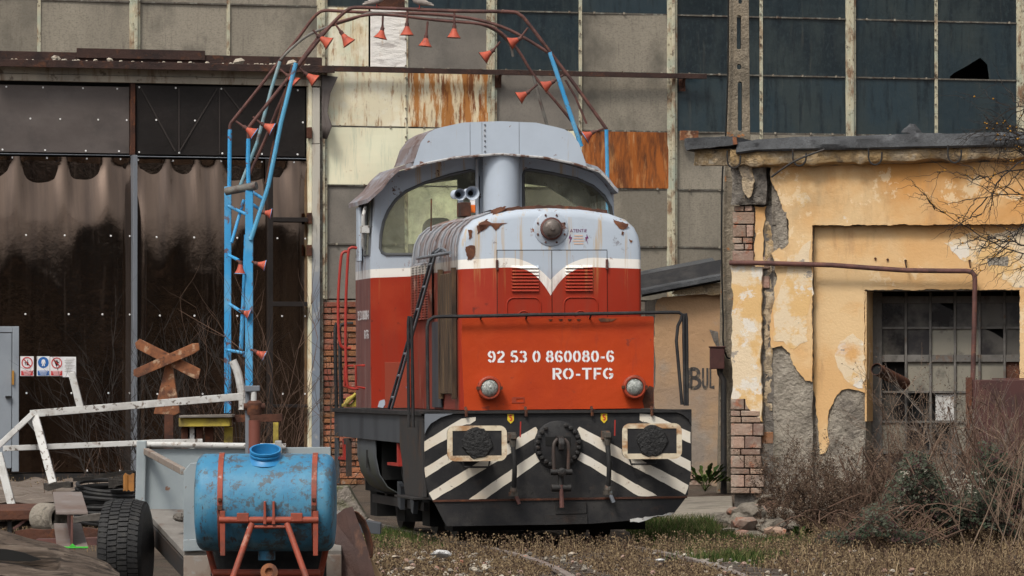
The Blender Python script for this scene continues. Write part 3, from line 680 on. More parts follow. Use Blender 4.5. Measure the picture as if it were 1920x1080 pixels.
# ---- brake hoses
def hose(px, py0, py1, blue):
    e = empty('brake_hose'); e.parent = loco
    s, z1 = q(px, py0, -.14); _, z0 = q(px, py1, -.14)
    MB().box(s - .045, s + .035, -.1, 0, z1 + .0, z1 + .09).lathe([(.03, 0), (.035, .05), (.03, .1)], (s, -.14, z1 - .06), (0, 0, 1), 10).box(s - .03, s + .03, -.19, -.09, z1 + .02, z1 + .075).build('cock', M['cock'], e, bevel=.006)
    MB().bar((s + .07, -.16, z1 + .04), (s + .075, -.16, z1 + .2), .012, .012).build('cock_lever', M['red_rail'], e)
    MB().tube(smooth_path([(s, -.14, z1 - .04), (s + .01, -.17, (z0+z1)/2), (s + .005, -.12, z0 + .06)], 6), .026, 10).build('hose', M['rubber'], e, smooth=True)
    MB().lathe([(.03, -.05), (.04, 0), (.03, .05)], (s + .005, -.12, z0 + .05), (0, 0, 1), 10).box(s - .04, s + .045, -.15, -.09, z0 - .0, z0 + .04).build('coupling_head', M['cock'], e)
    MB().tube([(s + .03, -.13, z0), (s + .06, -.14, z0 - .08)], .02, 8).build('coupling_claw', M['steel_grey'] if blue else M['rust_pipe'], e, smooth=True)
    # yellow number tag
    ts, tz = q(px + (-4.5 if not blue else -6.5), 784)
    MB().plate([(ts - .033, tz + .045), (ts + .033, tz + .045), (ts + .033, tz - .02), (ts, tz - .055), (ts - .033, tz - .02)], XZ, -.008, -.004).build('number_tag', M['tag_yellow'], e)
    five = [[(.5, .92), (.12, .92)], [(.13, .92), (.13, .55)], arc(.27, .32, .21, .24, 130, -130)]
    mb = MB(); ribbons(mb, five, .2, ts - .017, tz - .025, .06, -.0105); mb.build('number', M['sign_red'], e)
M['cock'] = mat('cock', (.07, .06, .05), .6, layers=[L((.16, .07, .04), 10, .5, .65), L((.1, .14, .16), 12, .58, .68, .7)])
M['tag_yellow'] = mat('tag_yellow', (.7, .5, .03), .6)
def ribbons(mb, strokes, wd, ox, oz, sz, d, xs=1.0, depth=.0012, sgn=1):
    for st in strokes:
        n = len(st); Lf = []; Rt = []
        for i in range(n):
            a, b = st[max(i-1, 0)], st[min(i+1, n-1)]; dx, dy = b[0]-a[0], b[1]-a[1]; l = math.hypot(dx, dy) or 1
            nx, ny = -dy/l*wd/2, dx/l*wd/2
            Lf.append((st[i][0]+nx, st[i][1]+ny)); Rt.append((st[i][0]-nx, st[i][1]-ny))
        for i in range(n-1):
            quad = [Lf[i], Lf[i+1], Rt[i+1], Rt[i]]
            mb.add([(ox + sgn*a*sz*xs, d, oz + b*sz) for a, b in quad], [(0, 1, 2, 3)])
hose(963, 827, 930, False); hose(1140, 825, 928, True)

# ---- headboard with number, lamps
MB().plate(jag(P([(872, 768.5), (1226.5, 766), (1228, 596), (1226, 594), (868, 597), (867, 640)], .06), .002, .08, 4), XZ, .06, .072).build('headboard', M['headboard'], loco)
MB().plate(P([(1209, 766), (1226, 765.5), (1226.5, 727), (1219, 724), (1212, 733), (1206, 752)], .06), XZ, .055, .0585).build('burnt_patch', M['rust'], loco)
W_ = .165
STRK = {
 '0': [arc(.29,.5,.2,.42,97,263), arc(.29,.5,.2,.42,-83,83)],
 'O': [arc(.36,.5,.27,.42,97,263), arc(.36,.5,.27,.42,-83,83)],
 '8': [arc(.29,.72,.16,.2,98,262), arc(.29,.72,.16,.2,-82,82), arc(.29,.3,.2,.22,98,262), arc(.29,.3,.2,.22,-82,82)],
 '6': [arc(.29,.5,.2,.42,97,263), arc(.29,.3,.2,.22,-83,100), arc(.29,.66,.2,.26,15,82)],
 '9': [arc(.29,.5,.2,.42,-83,83), arc(.29,.7,.2,.22,97,280), arc(.29,.34,.2,.26,195,262)],
 '2': [arc(.28,.69,.2,.23,165,96,5), arc(.28,.69,.2,.23,82,-25,7) + [(.12,.17)], [(.06,.08),(.53,.08)]],
 '5': [[(.14,.92),(.5,.92)], [(.15,.92),(.13,.54)], arc(.27,.32,.22,.24,128,-80,10), arc(.27,.32,.22,.24,-98,-145,4)],
 '3': [arc(.27,.71,.19,.21,155,98,4), arc(.27,.71,.19,.21,82,-85,8), arc(.27,.29,.21,.21,85,-82,8), arc(.27,.29,.21,.21,-98,-155,4)],
 '-': [[(.06,.4),(.34,.4)]],
 'R': [[(.14,0),(.14,1)], [(.25,.92),(.38,.92)] + arc(.4,.71,.17,.21,88,-88,8) + [(.25,.5)], [(.34,.45),(.58,0)]],
 'T': [[(.02,.92),(.27,.92)], [(.39,.92),(.64,.92)], [(.33,1),(.33,0)]],
 'F': [[(.14,0),(.14,1)], [(.24,.92),(.56,.92)], [(.24,.5),(.5,.5)]],
 'G': [arc(.36,.5,.28,.42,97,263), arc(.36,.5,.28,.42,83,40,5), arc(.36,.5,.28,.42,-83,-40,5) + [(.6,.45)], [(.4,.44),(.66,.44)]],
 'B': [[(.1,0),(.1,1)], [(.1,.95),(.3,.95)] + arc(.3,.73,.2,.22,90,-90,6) + [(.1,.52)], [(.3,.5)] + arc(.32,.26,.24,.24,90,-90,6) + [(.1,.02)]],
 'U': [[(.1,1),(.1,.3)] + arc(.3,.26,.2,.24,180,360,8) + [(.5,1)]],
 'L': [[(.1,1),(.1,.05),(.5,.05)]],
}
def lettering(name, text, px0, px1, py, ph, t, m, parent, d):
    """stencilled line whose left end, right end and baseline are known"""
    s0, z0 = q(px0, py, t); s1, _ = q(px1, py, t); _, zh = q(px0, py - ph, t); H = zh - z0
    adv = {'-': .44, ' ': .3, 'O': .8, 'R': .72, 'T': .72, 'F': .66, 'G': .8}
    tot = sum(adv.get(c, .64) for c in text) * H; xs = (s1 - s0) / tot; x = s0
    for c in text:
        if c != ' ':
            mb = MB(); ribbons(mb, STRK[c], W_, x, z0, H, d, xs); mb.build(name, m, parent)
        x += adv.get(c, .64) * H * xs
sl_ = (1157 - 916)
lettering('stencil_digit', '92 53 0 860080-6', 916, 1155, 679.5, 22.5, .06, M['white_paint'], loco, .058)
lettering('stencil_letter', 'RO-TFG', 1036, 1155, 711.5, 21.5, .06, M['white_paint'], loco, .058)
def headlamp(px, py):
    s, z = q(px, py, -.02); e = empty('headlamp'); e.parent = loco
    MB().lathe([(.105, 0), (.118, .03), (.125, .09), (.118, .12), (.108, .128), (.092, .128), (.09, .11)], (s, .058, z), (0, -1, 0), 28, cap1=False).build('lamp_housing', M['lamp_red'], e, smooth=True)
    MB().lathe([(.088, 0), (.075, .02), (.05, .036), (.02, .045), (.004, .046)], (s, -.05, z), (0, -1, 0), 28).build('lens', M['lens'], e, smooth=True)
    for sg in (-1, 1): MB().box(s + sg*.118 - .014, s + sg*.118 + .014, -.075, -.03, z - .016, z + .016).build('clip', M['rust'], e)
M['lamp_red'] = mat('lamp_red', (.32, .045, .018), .5, layers=[L((.12, .04, .025), 9, .5, .66, .7), L((.03, .015, .012), 14, .56, .7, .7)])
M['lens'] = mat('lens', (.34, .36, .34), .12, spec=.7, layers=[L((.12, .13, .12), 30, .42, .62, .8), L((.6, .62, .6), 22, .56, .68, .6)], bump=[(90, .01, (1,1,1))])
headlamp(918.5, 727); headlamp(1190.5, 726.5)
MB().plate(P([(961, 744), (984.5, 744), (984.5, 755), (961, 755)], .06), XZ, .054, .0585, holes=[P([(969, 747), (983, 747), (983, 753), (969, 753)], .06)]).build('label_holder', M['lamp_red'], loco)
MB().plate(jag(P([(1123, 598), (1158, 597.5), (1150, 603), (1128, 604)], .06), .006, .03, 8), XZ, .0545, .0588).build('rust_flake', M['rust_bright'], loco)
for x in (1030, 1049, 1066, 1083): MB().plate(jag(P([(x, 598.5), (x + 8, 598.3), (x + 6, 601.5), (x + 2, 601.5)], .06), .004, .02, x), XZ, .0545, .0588).build('rust_flake', M['rust'], loco)
for x in (875, 987, 1111, 1223): 
    s, z = q(x, 773, -.01); MB().tube([(s, .02, z + .05), (s, -.03, z + .02), (s, -.03, z - .04)], .016, 6).build('hook_pin', M['rust'], loco, smooth=True)

# ---- deck and side skirts
TL = 8.1; SK = 1.36
MB().box(-1.39, 1.36, .052, TL, 1.325, 1.372).build('deck', M['black_paint'], loco, bevel=.004)
MB().box(-1.41, 1.37, -.03, .05, 1.345, 1.376).build('deck_edge', M['dark_metal'], loco)
side = lambda s0, s1, pts, nm, mt: MB().plate(pts, YZ, s0, s1).build(nm, mt, loco)
def qt(px, py, s):      # point on the side plane x = s: (t, z)
    r = ray(px, py); c = Vector((0, 0, EYE)) - LF.o; k = (s - c.dot(LF.ex)) / r.dot(LF.ex); p = c + r * k
    return p.dot(LF.ey), p.z
M['skirt'] = mat('skirt', (.055, .062, .072), .6, layers=[L((.03, .033, .04), 1.2, .45, .62, .85, (1, 1, .3)), L((.085, .092, .105), 3, .55, .7, .6, (1, 2, .3)), L((.05, .035, .028), 8, .62, .74, .7)])
M['skirt_dark'] = mat('skirt_dark', (.032, .03, .03), .65, layers=[L((.06, .035, .022), 3, .5, .68, .8), L((.2, .16, .1), 7, .70, .73, .7), L((.12, .06, .035), 6, .64, .7, .8)])
side(-SK, -SK + .03, [(1.95, 1.33), (7.95, 1.33), (7.95, 1.05), (1.95, 1.03)], 'side_skirt', M['skirt'])
for sg in (-1, 1):
    x0, x1 = (-SK - .012, -SK + .02) if sg < 0 else (SK - .04, SK - .01)
    side(x0, x1, [(.052, 1.32), (1.93, 1.32), (1.93, 1.02), (1.75, .85), (1.6, .6), (1.5, .5), (.052, .5)], 'end_skirt', M['skirt_dark'])
side(SK - .04, SK - .01, [(1.95, 1.33), (7.95, 1.33), (7.95, 1.05), (1.95, 1.03)], 'side_skirt', M['skirt'])
side(-SK, -SK + .03, [(7.75, 1.03), (7.95, 1.03), (7.95, .62), (7.85, .5), (7.7, .5)], 'end_skirt', M['skirt'])
MB().box(-SK - .12, -SK + .1, .06, 1.55, .475, .497).build('foot_step', M['dark_metal'], loco, bevel=.003)
# fuel tank between the axles
tp = [(-1.33, 1.04), (-1.33, .85), (-1.29, .66), (-1.2, .52), (-1.08, .45), (-1.078, .458), (-1.194, .528), (-1.28, .664), (-1.318, .852), (-1.318, 1.04)]
M['tank_green'] = mat('tank_side', (.085, .095, .105), .6, layers=[L((.085, .095, .06), 2, .40, .6, .9, z=(.95, .6)), L((.06, .06, .055), 4, .5, .7, .6, (1, 1, .4))])
mb = MB().plate(tp, lambda a, b, d: (a, d, b), 4.35, 6.0); mb.build('fuel_tank', M['tank_green'], loco, smooth=True)
MB().box(-1.25, -.99, 4.38, 5.95, .6, 1.04).build('tank_core', M['under_black'], loco)
MB().box(-1.335, -1.331, 5.02, 5.14, .72, .92).build('tank_slot', M['under_black'], loco)
MB().box(-1.37, -1.32, 6.6, 6.75, .6, 1.03).box(-1.37, -1.32, 6.76, 6.95, .96, 1.03).build('ladder_step', M['skirt_dark'], loco)
for (t0, t1) in ((2.3, 3.4), (7.2, 7.45)):
    MB().box(-1.34, -1.29, t0, t0 + .12, .78, 1.02).box(-1.345, -1.295, t0 - .02, t0 + .9, .78, .81).build('sand_bracket', M['red_rail'], loco)
MB().tube(smooth_path([(-1.25, 2.6, .98), (-1.25, 2.5, .7), (-1.25, 2.0, .5), (-1.25, 1.6, .45)], 6), .03, 8).build('sand_hose', M['rubber'], loco, smooth=True)
# frame, wheels
MB().box(-1.02, 1.02, .2, 7.8, .42, 1.3).build('main_frame', M['under_black'], loco)
for t_ in (.9, 2.65, 4.7, 7.2): MB().box(-1.0, 1.0, t_ - .3, t_ + .3, .14, .42).build('shade_block', M['under_black'], loco)  # black blocks added to stop light passing beneath, deepening the shade there
MB().box(-.9, .9, .06, .2, .3, .56).build('front_shade_block', M['under_black'], loco)  # another added black block, darkening the space under the front
def wheelset(t):
    for sg in (-1, 1):
        e = empty('wheel'); e.parent = loco; x = sg * .75
        MB().lathe([(.5, -.07), (.47, -.03), (.46, .06), (.38, .065), (.36, .03), (.15, .03), (.13, .09), (.05, .1)], (x, t, .47), (sg, 0, 0), 32).build('wheel_disc', M['dark_metal'], e, smooth=True)
        MB().lathe([(.12, .0), (.12, .12), (.07, .13)], (x + sg*.1, t, .47), (sg, 0, 0), 16).build('axle_box', M['dark_metal'], e, smooth=True)
        for k in range(5): MB().box(x + sg*.2 - .04, x + sg*.2 + .04, t - .42 + k*.06, t + .42 - k*.06, .72 + k*.022, .74 + k*.022).build('leaf_spring', M['dark_metal'], e)
    MB().tube([(-.75, t, .47), (.75, t, .47)], .08, 10).build('axle', M['dark_metal'], loco)
for t in (1.9, 3.4, 6.3): wheelset(t)
MB().plate([(2.0, .6), (2.3, .8), (2.5, .62), (2.35, .3), (2.2, .28)], YZ, -1.2, -1.15).plate([(3.2, .55), (3.5, .6), (3.45, .33), (3.25, .3)], YZ, -1.2, -1.15).build('brake_hanger', M['skirt'], loco)
MB().bar((-1.1, 1.9, .36), (-1.1, 6.3, .36), .05, .09).build('coupling_rod', M['dark_metal'], loco)

# ---- bonnet
half = [(.94, 1.38), (.94, 2.2), (.94, 2.95), (.935, 3.06), (.915, 3.16), (.87, 3.25), (.78, 3.33), (.6, 3.395), (.32, 3.435), (0, 3.45)]
sec = [(a*1.012 + .032, b) for a, b in half + [(-a, b) for a, b in half[-2::-1]]]
T0, T1 = .6, 4.36
mb = MB(); rings = []
for (t, k) in ((T0, .955), (T0 + .012, .975), (T0 + .04, .992), (T0 + .09, 1.0), (T1, 1.0)):
    vs = [((a - .032)*k + .032, t, 1.38 + (b - 1.38)*k) for a, b in sec]; rings.append(len(mb.v)); mb.v += vs
n = len(sec)
for i in range(4):
    for j in range(n - 1):
        m_ = 0 if i < 3 else (1 if sec[j][1] < 3.2 or sec[j+1][1] < 3.2 or True else 0)
        mb.f.append((rings[i] + j, rings[i] + j + 1, rings[i+1] + j + 1, rings[i+1] + j)); mb.m.append(m_)
mb.f.append(tuple(range(n))); mb.m.append(0)
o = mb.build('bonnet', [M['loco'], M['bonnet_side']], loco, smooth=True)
# rust-eaten edge strip over the bonnet front
half_t = [(a*1.0, b + .0) for a, b in sec if b > 3.38]
def eat(i, t): return .02*math.sin(i*3.1 + t) + .015*math.sin(i*7.7)
pts = []
for (a0, b0), (a1, b1) in zip(half_t[:-1], half_t[1:]):
    for j in range(6): pts.append((a0 + (a1-a0)*j/6, b0 + (b1-b0)*j/6))
pts.append(half_t[-1]); mb = MB(); n = len(pts)
mb.v += [(a, T0 + .075, b - .028 + eat(i, 0)*.55) for i, (a, b) in enumerate(pts)] + [(a, T0 + .10, b + .030 + eat(i, 2)*.3) for i, (a, b) in enumerate(pts)] + [(a, T0 + .9, b + .03) for a, b in pts]
for k in (0, 1):
    for i in range(n - 1): mb.f.append((k*n + i, k*n + i + 1, (k+1)*n + i + 1, (k+1)*n + i)); mb.m.append(0)
mb.build('rusted_roof_edge', M['rust'], loco, smooth=True)
# patches where the paint has flaked to rust
flk = [[(929,392),(955,386),(950,393),(934,402),(927,406)], [(905,433),(900,420),(916,410),(925,407),(972,404),(968,412),(945,420),(932,432),(923,422)], [(897,422),(918,416),(912,428),(898,438)],
       [(880,430),(889,432),(888,444),(882,448)], [(876,462),(893,460),(892,478),(886,486),(879,486)], [(990,396),(999,395),(996,405),(989,402)], [(1121,407),(1128,408),(1126,418),(1119,413)], [(1135,405),(1152,412),(1148,416),(1138,412)],
       [(1153,411),(1181,420),(1178,428),(1166,430),(1156,420)], [(1169,434),(1173,436),(1171,442),(1168,440)], [(1182,449),(1189,452),(1186,457)]]
for i, f in enumerate(flk):
    pts = jag(P(f, T0 - .002), .008, .02, 20 + i)
    MB().plate(pts, lambda a, b, d: (a, d + max(0, (b - 3.28)) * .45, b), T0 - .006, T0 - .001).build('rust_flake', M['rust_flake'] if 'rust_flake' in M else M.setdefault('rust_flake', mat('rust_flake', (.1, .038, .022), .85, layers=[L((.2, .08, .035), 9, .5, .66, .7), L((.5, .5, .5), 24, .66, .7, .8)], bump=[(50, .004, (1,1,1))])), loco)
# central lamp on the bonnet
s, z = q(1036, 429, T0)
cl = empty('marker_lamp'); cl.parent = loco
MB().lathe([(.178, 0), (.178, .012), (.17, .018)], (s, T0 + .004, z), (0, -1, 0), 40).build('lamp_plate', M['grey'], cl, smooth=True)
MB().lathe([(.115, 0), (.118, .03), (.11, .05), (.1, .055)], (s, T0 - .012, z), (0, -1, 0), 32).build('lamp_ring', M['rust_pipe'], cl, smooth=True)
MB().lathe([(.1, 0), (.09, .03), (.06, .05), (.025, .056), (.02, .068), (.004, .07)], (s, T0 - .06, z), (0, -1, 0), 32).build('lamp_cover', mat('lamp_cover', (.14, .12, .11), .45, metal=.3, layers=[L((.07, .05, .04), 8, .45, .65), L((.22, .19, .17), 20, .55, .7, .6)]), cl, smooth=True)
for k in range(8):
    a = k*math.pi/4 + .39; MB().lathe([(.012, 0), (.009, .01)], (s + .15*math.cos(a), T0 - .014, z + .15*math.sin(a)), (0, -1, 0), 8).build('bolt', M['rust_pipe'], cl)
# front doors, louvres
ds0, dz1 = q(935, 469.5, T0); ds1, _ = q(1140, 469, T0); dm, _ = q(1037, 469, T0); _, dz0 = q(935, 640, T0)
M['gap'] = M['under_black']
MB().box(ds0 - .007, ds1 + .007, T0 - .003, T0 - .0005, dz0, dz1 + .009).build('door_gap', M['gap'], loco)
for (a, b, sg) in ((ds0, dm - .004, -1), (dm + .004, ds1, 1)):
    e = empty('bonnet_door'); e.parent = loco
    MB().box(a, b, T0 - .012, T0 - .0035, dz0, dz1).build('door_leaf', M['loco'], e)
    px0, px1 = ((961, 1012) if sg < 0 else (1062, 1113))
    s0, s1 = q(px0, 500, T0)[0], q(px1, 500, T0)[0]; zt = q(px0, 497.5, T0)[1]; zb = q(px0, 547, T0)[1]; N_ = 8
    for k in range(N_):
        z1 = zt - (zt - zb) * k / N_; z0 = zt - (zt - zb) * (k + .82) / N_
        MB().add([(s0, T0 - .013, z1), (s1, T0 - .013, z1), (s1, T0 - .034, z0), (s0, T0 - .034, z0), (s1, T0 - .0125, z0 + .002), (s0, T0 - .0125, z0 + .002)], [(0, 3, 2, 1), (3, 5, 4, 2), (0, 5, 3), (1, 2, 4)]).build('louvre', M['loco'], e)
    c = (a + b) / 2 + sg * .01; zz = q(px0, 592, T0)[1]; zz1 = q(px0, 558, T0)[1]
    W = .175
    path = [(c - W, T0 - .012, zz - .1), (c - W, T0 - .014, zz1 - .08)] + [(x, T0 - .014, y) for x, y in arc(c - W + .07, zz1 - .07, .07, .07, 180, 90, 5)] + [(x, T0 - .014, y) for x, y in arc(c + W - .07, zz1 - .07, .07, .07, 90, 0, 5)] + [(c + W, T0 - .012, zz - .1)]
    MB().tube(path, .008, 8).build('pressed_rib', M['loco'], e, smooth=True)
    path = [(c - .07, T0 - .012, zz - .1), (c - .065, T0 - .013, zz - .0)] + [(x, T0 - .013, y) for x, y in arc(c, zz - .0, .06, .05, 180, 0, 8)] + [(c + .065, T0 - .012, zz - .1)]
    MB().tube(path, .007, 8).build('pressed_rib', M['loco'], e, smooth=True)
    hs_, hz_ = q(934 if sg < 0 else 1140, 496, T0)
    MB().lathe([(.014, -.05), (.014, .05)], (hs_, T0 - .02, hz_), (0, 0, 1), 8).build('hinge', M['rust_pipe'], e)
# warning label
s, z = q(1087.5, 441, T0); d = T0 - .0035
def font_mesh(text, size, name, m, parent, loc, rot=(R(90), 0, 0), align='CENTER'):
    cu = bpy.data.curves.new(name, 'FONT'); cu.body = text; cu.size = size; cu.align_x = align; cu.resolution_u = 2
    tmp = bpy.data.objects.new('tmp', cu); col.objects.link(tmp)
    me = bpy.data.meshes.new_from_object(tmp.evaluated_get(bpy.context.evaluated_depsgraph_get())); bpy.data.objects.remove(tmp); bpy.data.curves.remove(cu)
    me.materials.clear(); me.materials.append(m)
    o = bpy.data.objects.new(name, me); col.objects.link(o); o.parent = parent; o.location = loc; o.rotation_euler = rot
    return o
M['purple'] = mat('purple', (.16, .03, .12), .6); M['faded_print'] = mat('faded_print', (.62, .45, .36), .6)
font_mesh('ATENTIE', .045, 'warning_text', M['purple'], loco, (s, d, z + .03))
for sg in (-1, 1):
    bolt = [(sg*.085, .012), (sg*.105, -.035), (sg*.085, -.035), (sg*.1, -.1), (sg*.066, -.022), (sg*.083, -.022)]
    MB().plate([(s + a, z + b) for a, b in bolt], XZ, d, d + .001).build('warning_bolt', M['purple'], loco)
for k, wd in enumerate((.045, .05, .058, .05)):
    MB().box(s - wd, s + wd, d, d + .001, z - .012 - k*.028, z + .002 - k*.028).build('warning_line', M['faded_print'], loco)

# ---- bonnet left side: grille, shutter, ribs, ladder
bx = -.928
def bq(px, py): return qt(px, py, bx)
t0, z1 = bq(815, 492); t1, z0 = bq(783, 600)
MB().box(bx - .02, bx - .005, t0, t1, z0, z1).build('grille_back', M['under_black'], loco)
for k in range(22):
    zz = z0 + (z1 - z0) * (k + .5) / 22; MB().add([(bx - .022, t0, zz + .03), (bx - .022, t1, zz + .03), (bx - .055, t1, zz - .012), (bx - .055, t0, zz - .012)], [(0, 1, 2, 3)]).build('grille_slat', M['bonnet_side'], loco)
for k in range(6):
    tt = t0 + (t1 - t0) * k / 5; MB().box(bx - .06, bx - .02, tt - .02, tt + .02, z0, z1).build('grille_bar', M['bonnet_side'], loco)
t0, z1 = bq(857, 510); t1, z0 = bq(833, 738)
M['burnt_shutter'] = mat('burnt_shutter', (.07, .042, .024), .8, layers=[L((.14, .09, .045), 4, .5, .65, .8, (1, 4, .3)), L((.02, .014, .01), 5, .48, .62, .9, (1, 4, .3))])
sh = empty('radiator_shutter'); sh.parent = loco
for k in range(7):
    a = t0 + (t1 - t0) * k / 7; MB().box(bx - .04, bx - .002, a + .01, a + (t1-t0)/7 - .03, z0, z1).build('shutter_slat', M['burnt_shutter'], sh, bevel=.01)
MB().box(bx - .05, bx - .003, t0 - .05, t0 + .005, z0 - .05, z1 + .05).build('shutter_frame', M['burnt_shutter'], sh)
MB().box(bx - .05, bx - .003, t1 - .02, t1 + .05, z0 - .05, z1 + .05).build('shutter_frame', M['burnt_shutter'], sh)
MB().box(bx - .02, bx - .004, t1 + .06, t1 + .75, 1.4, 2.3).build('open_panel', M['skirt'], loco)
for k in range(9):      # raised seams over the shoulder of the bonnet
    tt = T0 + .2 + k * .42; path = [(a*1.01, tt, b*1.003) for a, b in sec if a < .1 and b > 2.9][::1]
    MB().tube(path, .010, 6).build('roof_seam', M['bonnet_side'], loco, smooth=True)
MB().tube([(bx - .08, T0 + .02, 2.99)] + [(bx - .08, T0 + .1 + k*.5, 2.99) for k in range(6)], .018, 8).build('side_handrail', M['steel_grey'], loco, smooth=True)
# ladder leaning on the side
lt = empty('ladder'); lt.parent = loco
tA, zA = qt(783, 768, -1.2); tB, zB = 1.55, 3.05
rails_ = []
for dt in (-.13, .13):
    p0, p1 = Vector((-1.22, 3.9 + dt, 1.385)), Vector((-1.0, 1.9 + dt, 3.02)); rails_.append((p0, p1))
    MB().tube([p0, p1, p1 + Vector((.05, -.1, .04)), p1 + Vector((.1, -.2, .0))], .016, 8).build('ladder_rail', M['steel_grey'] if dt < 0 else M['skirt'], lt, smooth=True)
for k in range(7):
    f = (k + .5) / 7; MB().tube([rails_[0][0].lerp(rails_[0][1], f), rails_[1][0].lerp(rails_[1][1], f)], .014, 6).build('ladder_rung', M['steel_grey'], lt, smooth=True)

# ---- handrails
def px_tube(name, pts, t, r, m, parent=loco, n=8, k=1):
    path = [(*q(x, y, tt)[:1], tt, q(x, y, tt)[1]) for (x, y, tt) in [(p[0], p[1], p[2] if len(p) > 2 else t) for p in pts]]
    if k > 1: path = smooth_path(path, k)
    return MB().tube(path, r, n).build(name, m, parent, smooth=True)
px_tube('front_handrail', [(804, 766), (803, 640), (803, 612), (806, 600), (815, 593.5), (830, 592.5), (900, 592), (1000, 590), (1100, 589), (1200, 587.5), (1262, 586.5), (1275, 587), (1281, 591), (1279, 600), (1273, 612), (1270, 640), (1275, 700), (1280, 760)], -.02, .018, M['black_paint'])
px_tube('grab_loop', [(776, 800), (775, 700), (773.5, 602), (772, 593), (769, 592), (767.5, 602), (767, 700), (768, 800)], .3, .017, M['black_paint'])
px_tube('grab_loop', [(1286, 762), (1284, 640), (1284, 600), (1285.5, 590), (1288, 589), (1289.5, 600), (1290, 640), (1290, 762)], -.02, .017, M['black_paint'])
px_tube('rear_grab_loop', [(632, 764), (630, 640), (630.5, 615), (633, 605), (637, 606), (638.5, 618), (640, 700), (642, 764)], 7.7, .022, M['black_paint'])
px_tube('rear_grab_loop', [(640, 762), (638, 620), (641, 608), (652, 605), (664, 605)], 7.2, .018, M['black_paint'])
for x in (861, 905, 990, 1110):
    s, z = q(x, 592, -.02); MB().tube([(s, -.02, z), (s, .05, z - .03)], .01, 6).build('rail_stay', M['black_paint'], loco)

# ---- cab
TC0, TC1 = 4.36, 5.75; CW = 1.37
def roof_z(s):
    P_ = [(0, 4.17), (.5, 4.13), (.8, 4.07), (1.09, 3.98), (1.2, 3.88), (1.28, 3.77), (1.45, 3.62)]; s = abs(s)
    for (a, b), (c, d) in zip(P_[:-1], P_[1:]):
        if s <= c: return b + (d-b)*(s-a)/(c-a)
    return P_[-1][1]
top = [(x, roof_z(x) - .02) for x in (1.28, 1.2, 1.1, .9, .7, .4, .1, -.1, -.4, -.7, -.9, -1.1, -1.2, -1.28)]
wall = [(-CW, 1.385), (CW, 1.385), (CW, 2.95), (1.355, 3.25), (1.31, 3.66)] + top + [(-1.31, 3.66), (-1.355, 3.25), (-CW, 2.95)]
wl = P([(727, 476), (719, 472), (715.5, 464), (717, 440), (722, 415), (731, 394), (745, 374), (764, 358), (800, 342), (850, 327), (885, 319.5), (896, 322), (900, 332), (899, 410), (880, 470), (868, 476)], TC0)
wr = [(-a, b) for a, b in wl][::-1]
wr = P([(985, 400), (984, 330), (987, 321), (997, 318.5), (1040, 326), (1085, 336), (1115, 350), (1135, 368), (1148, 390), (1152, 420), (1150, 470), (1000, 476), (988, 470)], TC0)
MB().plate(wall, XZ, TC0, TC0 + .05, holes=[wl, wr]).build('cab_front', M['loco'], loco)
rw = [[(-1.2, 3.0), (-.22, 3.0), (-.22, 3.93), (-.8, 3.85), (-1.2, 3.6)], [(.22, 3.0), (1.2, 3.0), (1.2, 3.6), (.8, 3.85), (.22, 3.93)]]
MB().plate(wall, XZ, TC1 - .05, TC1, holes=rw).build('cab_rear', M['loco_side'], loco)
sw = lambda a, b: [(a, 3.06), (b, 3.06), (b, 3.66), (a, 3.66)]
def sideplate(s0, s1, nm):
    pts = [(TC0 + .001, 1.385), (TC1 - .001, 1.385), (TC1 - .001, 3.74), (TC0 + .001, 3.74)]
    lean = lambda a, b, d: (d + (math.copysign(1, -d) * max(0, b - 2.95) * .06), a, b)
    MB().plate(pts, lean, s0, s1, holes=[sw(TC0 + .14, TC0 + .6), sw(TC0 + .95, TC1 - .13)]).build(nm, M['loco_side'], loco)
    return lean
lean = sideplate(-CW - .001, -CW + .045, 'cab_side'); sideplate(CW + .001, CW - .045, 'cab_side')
def frame_loop(mb, pts, t, r, closed=True): mb.tube([(a, t, b) for a, b in pts], r, 6, closed=closed)
def windowpart(pts, t, nm='windscreen'):
    e = empty(nm); e.parent = loco
    MB().plate(pts, XZ, t + .02, t + .024).build('pane', M['glass'], e)
    mb = MB(); frame_loop(mb, pts, t - .004, .017); mb.build('window_seal', M['seal'], e, smooth=True)
windowpart(wl, TC0); windowpart(wr, TC0)
for w_ in rw:
    e = empty('rear_window'); e.parent = loco; MB().plate(w_, XZ, TC1 - .03, TC1 - .026).build('pane', M['glass'], e)
for w_ in (sw(TC0 + .14, TC0 + .6), sw(TC0 + .95, TC1 - .13)):
    e = empty('side_window'); e.parent = loco
    MB().plate(w_, lean, -CW + .015, -CW + .02).build('pane', M['glass'], e)
    MB().tube([lean(a, b, -CW - .004) for a, b in w_], .018, 6, closed=True).build('window_seal', M['seal'], e, smooth=True)
# mirror / handle on the cab side
MB().box(-1.42, -1.385, TC0 + .66, TC0 + .9, 3.0, 3.6).build('side_pillar', M['grey'], loco, bevel=.01)
MB().tube([(-1.4, TC0 + .25, 3.12), (-1.43, TC0 + .2, 3.17), (-1.43, TC0 + .15, 3.5), (-1.4, TC0 + .2, 3.58)], .02, 8).box(-1.45, -1.37, TC0 + .1, TC0 + .3, 3.3, 3.38).build('mirror_bracket', M['white_chip'], loco, smooth=True)
MB().box(-.35, .35, 5.2, 5.5, 1.4, 2.9).box(-1.2, -.5, 5.35, 5.8, 2.1, 2.25).build('control_desk', M['seal'], loco)
MB().plate(rrect(-.62, -.28, 3.15, 3.5, .12) , XZ, 5.6, 5.72).build('driver_seat', M['seal'], loco)
MB().box(-CW + .05, CW - .05, TC0 + .06, TC1 - .06, 1.39, 1.42).build('cab_floor', M['seal'], loco)
